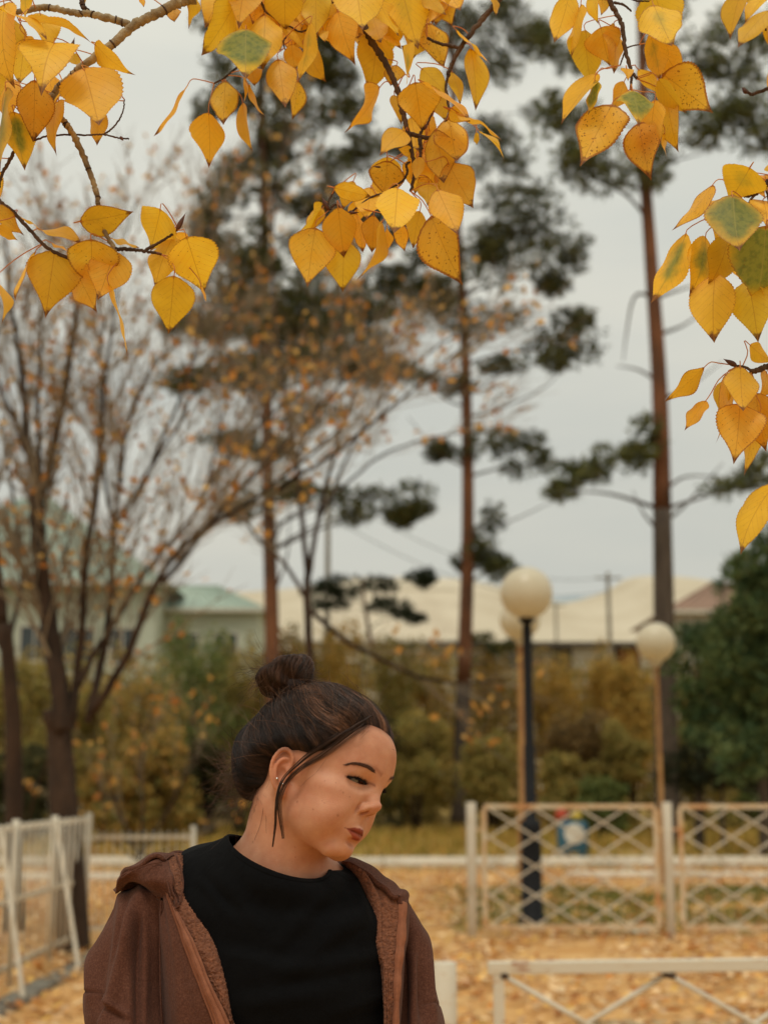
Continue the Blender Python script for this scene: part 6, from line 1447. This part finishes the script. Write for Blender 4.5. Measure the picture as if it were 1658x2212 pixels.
for k in range(18):
    LEAVES.append(leaf_mesh(k, rng.uniform(.95, 1.06), -rng.uniform(.0, .24) * rng.choice([1, 1, -.6]), rng.uniform(-.35, .75), rng.uniform(-.5, .5), rng.uniform(.02, .16), [PR1, PR2, PR3][k % 3]))

KIND = dict(y=(0, .30, .15), o=(0, .45, .95), g=(.95, .25, .2), v=(.45, .3, .1), s=(0, 1.0, .7), p=(0, .35, .6), d=(.0, .7, 1.0), t=(.22, .3, .25))
def region(n, x, y):
    return {'A': (x * .3515, y * .3515), 'C': (380.2 + x * .4377, y * .4377), 'D': (1106 + x * .5466, y * .5466)}[n]
def branch_set(label, reg, base_d, wood, leaves, buds=()):
    """wood: ([(x,y[,dd])...], r0 px, r1 px, pale?) ; leaves: (bx,by, tx,ty, width, kind, order)"""
    top = region(reg, *wood[0][0][0][:2]); e = empty('poplar_branch', tuple(G(top[0], top[1], base_d))); NET = []
    k0 = {'A': .3515, 'C': .4377, 'D': .5466}[reg]
    for wi, (pts, r0, r1, pale) in enumerate(wood):
        Q = np.array([G(*region(reg, p[0], p[1]), base_d + (p[2] if len(p) > 2 else 0)) for p in pts])
        if wi == 0: q0 = Q[0] - Q[1]; q0 = q0 / np.linalg.norm(q0); Q = np.concatenate([[Q[0] + q0 * .45 + (0, .1, .35), Q[0] + q0 * .2 + (0, .03, .10)], Q]); r0 = r0 * 1.25
        S = spline(Q, max(24, len(pts) * 10)); s = base_d / FPX * k0
        n = len(S); rr_ = np.linspace(r0, r1, n) * s * .5; kn = 1 + .05 * np.sin(np.arange(n) * 1.9) * (rng.uniform(size=n) < .5) + rng.normal(0, .035, n)
        for q in rng.integers(2, n - 2, max(2, n // 9)): kn[q] *= 1.22
        S = S + rng.normal(0, .0006, S.shape) * min(1, r0 / 30)
        mb = MB(); tube(mb, S, rr_ * kn, 10); o = mb.build('branch' if wi == 0 else 'twig', M['poplar_bark' if pale else 'poplar_dark'], e); NET.append(S)
        if pale and r0 > 28:      # dark leaf scars and rings
            for q in rng.integers(3, n - 3, max(3, n // 13)):
                T_ = S[q + 1] - S[q - 1]; T_ /= np.linalg.norm(T_); mb = MB(); w_ = rr_[q] * 1.12
                tube(mb, [S[q] - T_ * .0012, S[q], S[q] + T_ * .0012], [w_ * .96, w_ * 1.05, w_ * .96], 12); x = mb.build('bark_scar', M['poplar_dark']); add_child(x, o)
    NETP = np.concatenate(NET)
    for (bx_, by_, tx, ty, wid, kd, dz) in leaves:
        b = region(reg, bx_, by_); t = region(reg, tx, ty); w_ = wid * k0 * 1.1; d_ = base_d + dz * .01; s = d_ / FPX
        l2 = math.hypot(t[0] - b[0], t[1] - b[1]); asp = .74; ratio = w_ / max(l2, 1)
        P0 = G(*b, d_); tilt = 0.0; turn = 0.0
        if ratio < asp: turn = math.acos(min(1, max(.08, ratio / asp))) * rng.choice([-1, 1])
        else: tilt = math.acos(max(.2, asp / ratio)) * rng.choice([-1, 1, 1])
        P1 = G(*t, d_ - math.tan(tilt) * l2 * s) if tilt else G(*t, d_ + rng.uniform(-.2, .25) * l2 * s)
        ax = P0 - P1; Ln = np.linalg.norm(ax); zax = ax / Ln; fr = np.array([0, -1., 0]); fr = fr - zax * (fr @ zax); fr /= np.linalg.norm(fr); yax = -fr; xax = np.cross(yax, zax)
        c, s_ = math.cos(turn), math.sin(turn); xa, ya = xax * c + yax * s_, yax * c - xax * s_
        sx = Ln if not tilt else Ln
        o = bpy.data.objects.new('leaf', LEAVES[rng.integers(0, len(LEAVES))]); COL.objects.link(o)
        wreal = (w_ * s) / max(.08, abs(math.cos(turn))); wx = min(1.25, max(.75, wreal / (asp * Ln))) * Ln
        mw = Matrix(((xa[0] * wx, ya[0] * Ln, zax[0] * Ln, P0[0]), (xa[1] * wx, ya[1] * Ln, zax[1] * Ln, P0[1]), (xa[2] * wx, ya[2] * Ln, zax[2] * Ln, P0[2]), (0, 0, 0, 1)))
        o.parent = e; o.matrix_parent_inverse = Matrix.Translation(-Vector(e.location)); o.matrix_basis = mw
        g_, sp_, or_ = KIND[kd]; o.color = (max(0, g_ + rng.normal(0, .05) * (g_ > 0)), min(1, max(.1, sp_ + rng.normal(0, .15))), min(1, max(0, or_ + rng.normal(0, .18))), 1)
        if kd == 'g': o['label'] = 'leaf still green in the middle'
        # petiole to the nearest wood
        dd = np.linalg.norm(NETP - P0, axis=1) + .6 * np.maximum(0, P0[2] - NETP[:, 2]); j = int(np.argmin(dd)); A_ = NETP[j]; dist = np.linalg.norm(A_ - P0)
        if dist > .15: A_ = P0 + (A_ - P0) / dist * .06
        mid1 = P0 + zax * min(.014, dist * .4) ; mid2 = (A_ + P0) / 2 + np.array([0, 0, .10 * dist + .003]) + rng.normal(0, .0015, 3)
        mb = MB(); tube(mb, spline(np.array([P0 - zax * .001, mid1, mid2, A_]), 9), np.linspace(.0007, .0009, 9), 5, cap=False); pt = mb.build('petiole', M['petiole'], e)
    for (x0, y0, x1, y1, wid) in buds:
        a, b = region(reg, x0, y0), region(reg, x1, y1); A_ = G(*a, base_d - .004); B_ = G(*b, base_d - .006); t = np.linspace(0, 1, 9)[:, None]; s = base_d / FPX * k0
        mb = MB(); tube(mb, A_ + (B_ - A_) * t, wid * s * .5 * np.array([.35, .8, 1, 1, .9, .7, .45, .2, .04]), 8); mb.build('bud', M['bud'], e)
    tag(e, label, 'tree branch', 'golden poplar branches hanging into the top of the picture')
    return e

branch_set('pale knotty poplar branch at the top left with big golden leaves', 'A', 1.92, [
    ([(1230, -120), (1150, -10), (1080, 20), (960, 85), (830, 150), (700, 262), (520, 400), (440, 470, .01), (340, 560, .02), (300, 650, .02), (240, 745, .02)], 66, 40, True),
    ([(-90, 90), (90, 75), (200, 58), (290, 45), (460, 80), (540, 85), (700, 120), (800, 150)], 40, 48, True),
    ([(500, -70), (505, 0), (512, 40), (540, 66)], 34, 34, False),
    ([(300, 640, .01), (380, 730), (440, 810), (500, 930), (560, 1080), (600, 1200), (605, 1290), (650, 1440), (700, 1520), (725, 1610)], 44, 24, True),
    ([(700, 1530), (790, 1532), (880, 1542), (990, 1560)], 26, 18, False),
    ([(880, 1545), (980, 1490), (1060, 1440), (1095, 1400)], 22, 12, False),
    ([(215, 862), (300, 835), (430, 828), (540, 830), (640, 828), (740, 850), (795, 852)], 14, 10, False),
    ([(640, 825), (690, 790), (730, 740), (758, 680), (765, 610)], 13, 8, False),
    ([(240, 745), (130, 850), (75, 960), (20, 1060), (-10, 1160)], 30, 18, False),
    ([(-60, 1200), (0, 1235), (100, 1320), (200, 1430), (300, 1530), (430, 1590)], 24, 24, False)],
  [(155, -60, 155, 118, 100, 't', -6), (30, 40, 95, 545, 240, 'p', -10), (10, 60, 290, 245, 70, 'p', -12), (175, 135, 565, 268, 110, 'p', -8), (335, 268, 255, 590, 300, 'p', -10), (520, 432, 610, 772, 320, 'p', -8),
   (360, 626, 350, 960, 175, 'o', -1), (215, 505, 205, 875, 215, 'o', -4), (40, 555, 5, 1065, 180, 'v', -5), (90, 700, 155, 1050, 170, 'v', -3), (590, 640, 597, 895, 130, 'o', 1), (590, 278, 835, 462, 70, 'y', -2),
   (430, 335, 505, 415, 70, 'o', 2), (165, 225, 215, 285, 60, 'o', 2), (1065, 50, 1073, 137, 70, 's', 2), (1165, -60, 1160, 182, 80, 'y', 1), (865, -10, 884, 45, 30, 'd', 1), (500, -40, 525, 35, 40, 'o', 0),
   
   (-30, 1285, 152, 1450, 95, 's', 1), (-10, 1400, 112, 1478, 60, 'p', -1), (130, 1335, 262, 1430, 34, 'p', 2), (265, 1415, 502, 1500, 95, 'p', 0), (325, 1495, 442, 1546, 40, 'p', 1), (216, 1555, 95, 1845, 44, 's', 0),
   (335, 1555, 280, 1952, 262, 'y', 0), (562, 1482, 570, 1790, 262, 'd', -2), (700, 1555, 602, 1842, 230, 'o', 1), (465, 1655, 597, 1922, 130, 'o', 2), (505, 1360, 822, 1300, 130, 't', -2), (985, 1295, 925, 1542, 262, 'p', -2),
   (690, 1465, 862, 1527, 60, 'y', 2), (1150, 1468, 1256, 1800, 300, 'p', -4), (1235, 1760, 1272, 1868, 26, 'd', -1), (1060, 1465, 955, 1785, 195, 'y', 1), (1068, 1708, 1035, 2052, 256, 'y', -2), (675, 1762, 785, 2205, 82, 'y', -1),
   (-10, 1745, 10, 1992, 44, 'o', 1), (1085, 1435, 1130, 1520, 100, 'o', 2), (-80, 330, -20, 700, 220, 'y', -3), (-60, 1000, -20, 1260, 150, 'o', 2), (70, 560, 50, 640, 40, 'o', 2), (60, 120, 40, 420, 200, 'y', 3), (150, 250, 120, 520, 180, 'o', 3), (250, 90, 300, 330, 150, 'y', 4), (20, 470, 60, 760, 190, 'p', 2), (300, 440, 330, 660, 130, 'o', 3)],
  [(430, 330, 460, 230, 34), (1085, 1420, 1142, 1308, 34), (960, 1556, 998, 1562, 20), (740, 840, 760, 866, 22)])

_f = []
for k in range(46):
    x_ = rng.uniform(230, 1330); y_ = rng.uniform(-120, 130) if x_ < 1250 else rng.uniform(-120, 0); l_ = rng.uniform(150, 215); a_ = rng.normal(0, .35)
    _f.append((x_, y_, x_ + math.sin(a_) * l_, y_ + math.cos(a_) * l_, rng.uniform(70, 165), 'yyoopts'[rng.integers(0, 7)], rng.uniform(3, 9)))
for k in range(12):
    x_ = rng.uniform(1000, 1330); y_ = rng.uniform(480, 960); l_ = rng.uniform(140, 190); a_ = rng.normal(0, .3)
    _f.append((x_, y_, x_ + math.sin(a_) * l_, y_ + math.cos(a_) * l_, rng.uniform(70, 140), 'yoos'[rng.integers(0, 4)], rng.uniform(4, 9)))
branch_set('middle poplar branch with a dense hanging bunch of golden leaves', 'C', 2.0, [
    ([(800, -260), (850, -90), (885, 40), (925, 130), (980, 230), (1040, 320), (1090, 440), (1120, 560), (1140, 640), (1165, 760), (1175, 850), (1160, 945)], 42, 16, False),
    ([(1660, -130), (1595, 0), (1540, 60), (1450, 170), (1400, 240), (1355, 330), (1340, 378)], 32, 20, False),
    ([(1400, 238), (1350, 225), (1300, 215), (1240, 190)], 20, 15, False),
    ([(1140, 655), (1180, 668), (1240, 682), (1265, 676)], 26, 20, False), ([(1195, 680), (1215, 640), (1235, 620), (1270, 540), (1300, 490)], 16, 8, False), ([(1200, 685), (1205, 760), (1180, 850)], 24, 12, False),
    ([(1150, 800), (1135, 815), (1140, 850), (1118, 892), (1060, 930), (1030, 960)], 14, 10, False), ([(1040, 950), (960, 975), (850, 1050), (790, 1010), (755, 1035)], 10, 14, False), ([(795, 925), (760, 975), (748, 1020)], 8, 10, False),
    ([(370, -180), (400, -10), (425, 20), (440, 60)], 16, 12, False), ([(560, -160), (640, -60), (745, 0), (800, 8), (880, -20)], 22, 16, False), ([(188, 412), (245, 380), (330, 300, .02), (400, 180, .03), (425, 60, .02)], 10, 16, False),
    ([(545, 180), (530, 215), (560, 300, .02)], 9, 6, False), ([(440, 60), (560, 130, .02), (640, 150, .02), (745, 5, .01)], 10, 10, False), ([(1340, 375), (1330, 440), (1345, 560), (1300, 640), (1260, 676)], 14, 12, False)],
  [(55, 426, -110, 673, 74, 'o', 0), (244, 405, 234, 617, 149, 's', -1), (162, 566, 163, 829, 145, 'y', 0), (330, 518, 380, 752, 74, 'y', 0), (342, 385, 331, 514, 29, 'y', 0), (360, 426, 448, 580, 29, 'p', 0), (300, 5, 125, 275, 75, 'y', -2), (345, -60, 310, 145, 190, 'o', 2), (345, 148, 345, 392, 240, 'g', -4), (440, 85, 430, 345, 190, 't', -1), (535, -60, 540, 152, 190, 'p', -3), (690, -20, 690, 185, 125, 'y', 0),
   (660, 120, 602, 405, 88, 't', -5), (570, 222, 585, 348, 105, 'o', -1), (505, 300, 540, 532, 168, 'o', -2), (600, 405, 572, 592, 62, 's', 1), (640, 235, 740, 405, 110, 'y', 2), (375, 330, 388, 425, 95, 'o', 2),
   (530, 95, 645, 262, 115, 'y', 3), (800, 62, 885, 322, 165, 'o', 0), (730, 90, 800, 240, 90, 'y', 3), (885, -100, 920, 147, 200, 'p', -6), (1000, 10, 1100, 182, 115, 'p', -4), (1110, -80, 1195, 245, 215, 't', -3),
   (980, 165, 945, 462, 145, 'y', 2), (1145, 358, 1110, 225, 200, 't', -6), (1250, 120, 1322, 337, 132, 's', 1), (1385, 150, 1552, 322, 50, 'p', -1), (1455, 250, 1476, 547, 116, 'y', 1), (1362, 360, 1400, 522, 95, 'y', 2),
   (1215, 342, 1345, 472, 120, 'y', 0), (1085, 325, 1058, 425, 85, 's', 2), (1000, 438, 830, 655, 62, 'o', 0), (1180, 415, 1215, 655, 180, 'o', -3), (1080, 475, 1110, 615, 76, 'y', 2), (1122, 648, 1003, 770, 130, 'o', -1),
   (1225, 418, 1450, 602, 64, 'p', -5), (1390, 556, 1613, 702, 92, 'p', -5), (1350, 545, 1450, 602, 60, 'd', -3), (1345, 588, 1385, 795, 185, 's', 0), (1500, 655, 1621, 802, 66, 'y', 2), (1280, 648, 1320, 905, 155, 'o', -1),
   (1345, 812, 1465, 1027, 165, 'o', -1), (1160, 745, 1090, 733, 34, 'd', 0), (1042, 800, 1030, 968, 172, 's', 0), (785, 928, 962, 970, 62, 'p', -3), (960, 930, 940, 1082, 132, 'y', 1), (1092, 935, 1075, 1152, 225, 'p', -7),
   (1245, 903, 1240, 1020, 105, 'y', 2), (1292, 943, 1388, 1158, 180, 'p', -4), (1262, 1078, 1413, 1408, 205, 's', 1), (1200, 1048, 1168, 1227, 105, 'y', 3), (1092, 1108, 1128, 1242, 76, 's', 2), (1040, 1125, 1036, 1242, 22, 'd', 1),
   (975, 1068, 965, 1247, 108, 'o', 0), (892, 1060, 920, 1247, 88, 'o', 2), (1012, 1100, 890, 1382, 48, 'y', -3), (800, 1033, 828, 1272, 185, 'p', -3), (686, 1135, 647, 1418, 185, 'o', -1), (830, 1195, 822, 1442, 165, 'y', 1),
   (722, 1030, 640, 1152, 84, 's', 1), (720, 1012, 588, 1165, 14, 'p', 0), (872, 898, 822, 1035, 95, 'y', 2), (1222, -30, 1332, 74, 84, 'p', -2), (1335, -20, 1342, 26, 30, 'y', 0), (1573, -20, 1576, 77, 42, 'o', -1),
   (1190, 780, 1182, 892, 52, 'p', -2), (985, -30, 1035, 120, 110, 'y', 3), (1050, 130, 1060, 262, 110, 'y', 3), (610, 35, 625, 125, 56, 'p', 1), (725, 150, 735, 210, 50, 'p', 1), (970, 85, 1010, 212, 120, 'y', 1),
   (1480, 655, 1484, 718, 28, 'y', 1), (1160, 585, 1192, 745, 120, 'y', 3), (460, -30, 430, 110, 100, 'y', 4), (770, -20, 790, 70, 80, 'o', 4), (1230, 740, 1270, 850, 90, 'y', 4), (1200, 880, 1290, 990, 70, 'o', 3),
   (40, -40, 65, 142, 2, 'y', 3), (1180, -80, 1250, 60, 110, 'y', 4), (860, -60, 840, 60, 120, 'y', 4), (1060, 1000, 1130, 1130, 90, 'o', 4), (900, 990, 880, 1110, 90, 'y', 4), (1290, 470, 1330, 600, 90, 'y', 4)] + _f,
  [(752, 1038, 718, 968, 26), (850, 1052, 905, 1048, 18), (1010, 825, 972, 822, 12), (1225, 640, 1240, 600, 14)])

branch_set('poplar branch at the upper right with one green leaf among golden ones', 'D', 2.0, [
    ([(350, -160), (385, 0), (410, 50), (430, 90), (445, 190), (465, 270), (490, 312)], 24, 13, False), ([(400, 10), (440, 20), (470, 45)], 12, 8, False), ([(450, 188), (438, 220), (425, 258)], 9, 6, False),
    ([(466, 270), (470, 310), (466, 352)], 14, 9, False), ([(430, -40), (480, 0), (540, 5)], 10, 7, False), ([(445, 190), (480, 180), (500, 176)], 7, 5, False)],
  [(225, -25, 165, 167, 115, 'y', 0), (270, 25, 233, 228, 36, 'y', -1), (325, -45, 340, 97, 46, 'p', -2), (360, -20, 350, 62, 50, 's', 1), (560, -30, 636, 197, 158, 'y', 1), (560, 25, 630, 182, 150, 't', -2), (545, 138, 581, 318, 70, 't', -2),
   (585, 183, 676, 322, 74, 'o', 0), (290, 128, 315, 345, 118, 'y', 1), (350, 113, 386, 263, 130, 'o', -1), (402, 98, 400, 292, 84, 'o', 1), (330, 298, 192, 492, 108, 'y', 0), (325, 322, 298, 455, 38, 'g', -2), (388, 422, 267, 658, 150, 's', 0),
   (450, 272, 456, 322, 42, 'd', -2), (440, 326, 394, 432, 66, 'o', 1), (475, 360, 500, 502, 126, 'g', -4), (500, 278, 602, 392, 96, 'y', 1), (600, 298, 792, 447, 128, 's', 0), (580, 318, 687, 448, 36, 'p', -2), (560, 403, 540, 650, 98, 'o', -2),
   (500, 492, 548, 714, 135, 's', 0), (612, 400, 656, 602, 76, 'o', 1), (600, 530, 612, 630, 34, 's', 2)])

branch_set('poplar twig in the top right corner above the bare pine trunk', 'D', 2.02, [
    ([(1090, -120), (1040, -20), (1010, 60), (1000, 120)], 14, 9, False), ([(1100, 320), (1010, 350), (960, 368), (940, 372), (910, 348)], 16, 12, False)],
  [(900, -30, 860, 157, 86, 'y', 0), (1008, 45, 889, 188, 92, 'p', -2), (1000, 105, 1008, 405, 74, 'o', 0), (990, -10, 918, 92, 66, 'y', 1), (960, -40, 935, 40, 60, 'o', 2), (1070, 60, 1050, 260, 120, 'y', 0), (1090, -20, 1060, 120, 90, 'y', 0)],
  [(925, 370, 905, 345, 18)])

branch_set('drooping poplar branch at the right edge with several half-green leaves', 'D', 1.95, [
    ([(1180, 620), (1080, 680), (1010, 722), (980, 750), (925, 772), (912, 748)], 30, 18, False), ([(980, 752), (940, 790), (930, 840)], 12, 8, False), ([(1000, 735), (1030, 900), (1020, 1060)], 12, 7, False)],
  [(935, 668, 852, 807, 158, 't', -5), (785, 738, 628, 912, 52, 'p', -1), (832, 790, 714, 832, 58, 'o', 0), (870, 778, 898, 992, 186, 'g', -6), (1000, 905, 957, 1217, 245, 'g', -5), (682, 933, 547, 1197, 98, 'v', 0), (762, 944, 697, 1172, 112, 'v', 1),
   (852, 938, 770, 1138, 115, 'y', -1), (800, 1088, 797, 1355, 155, 'y', 0), (932, 1118, 970, 1354, 158, 'y', 0), (832, 876, 800, 952, 56, 'o', 2), (930, 698, 1000, 785, 80, 'o', 1), (990, 795, 1005, 905, 110, 'o', 1), (1040, 640, 1060, 760, 90, 'y', 0),
   (960, 700, 1010, 760, 70, 'd', 2), (1050, 1080, 1040, 1330, 130, 'y', 1), (1060, 880, 1090, 1100, 130, 't', 0), (900, 850, 880, 960, 90, 'o', 3), (880, 1010, 930, 1130, 80, 'o', 3)],
  [(915, 760, 905, 735, 14)])

branch_set('lower right poplar twig with a single bud and orange leaves', 'D', 1.97, [
    ([(1180, 1380), (1080, 1420), (1010, 1445), (970, 1462), (940, 1470)], 26, 20, False), ([(945, 1466), (915, 1450), (885, 1446)], 12, 9, False)],
  [(940, 1366, 1022, 1432, 84, 'y', 1), (752, 1457, 601, 1587, 62, 's', 0), (848, 1488, 800, 1757, 108, 'o', 1), (760, 1588, 679, 1702, 36, 'o', 0), (900, 1455, 911, 1626, 130, 'p', -3), (897, 1604, 873, 1835, 158, 'o', -2),
   (972, 1640, 915, 1880, 118, 'y', 0), (962, 1562, 1002, 1785, 112, 'o', 1), (1002, 1474, 958, 1592, 64, 'o', 2), (1075, 1500, 1060, 1700, 110, 'o', 1), (1060, 1330, 1080, 1440, 80, 'y', 1), (860, 1500, 820, 1640, 70, 'y', 3)],
  [(885, 1446, 832, 1418, 24)])
branch_set('lone golden leaf hanging at the right edge above the dark bushy pine', 'D', 1.95, [
    ([(1200, 1800), (1120, 1850), (1060, 1890), (1035, 1915)], 16, 9, False)],
  [(1032, 1918, 901, 2192, 124, 'y', 0), (1110, 1860, 1130, 2080, 120, 'y', 1)])
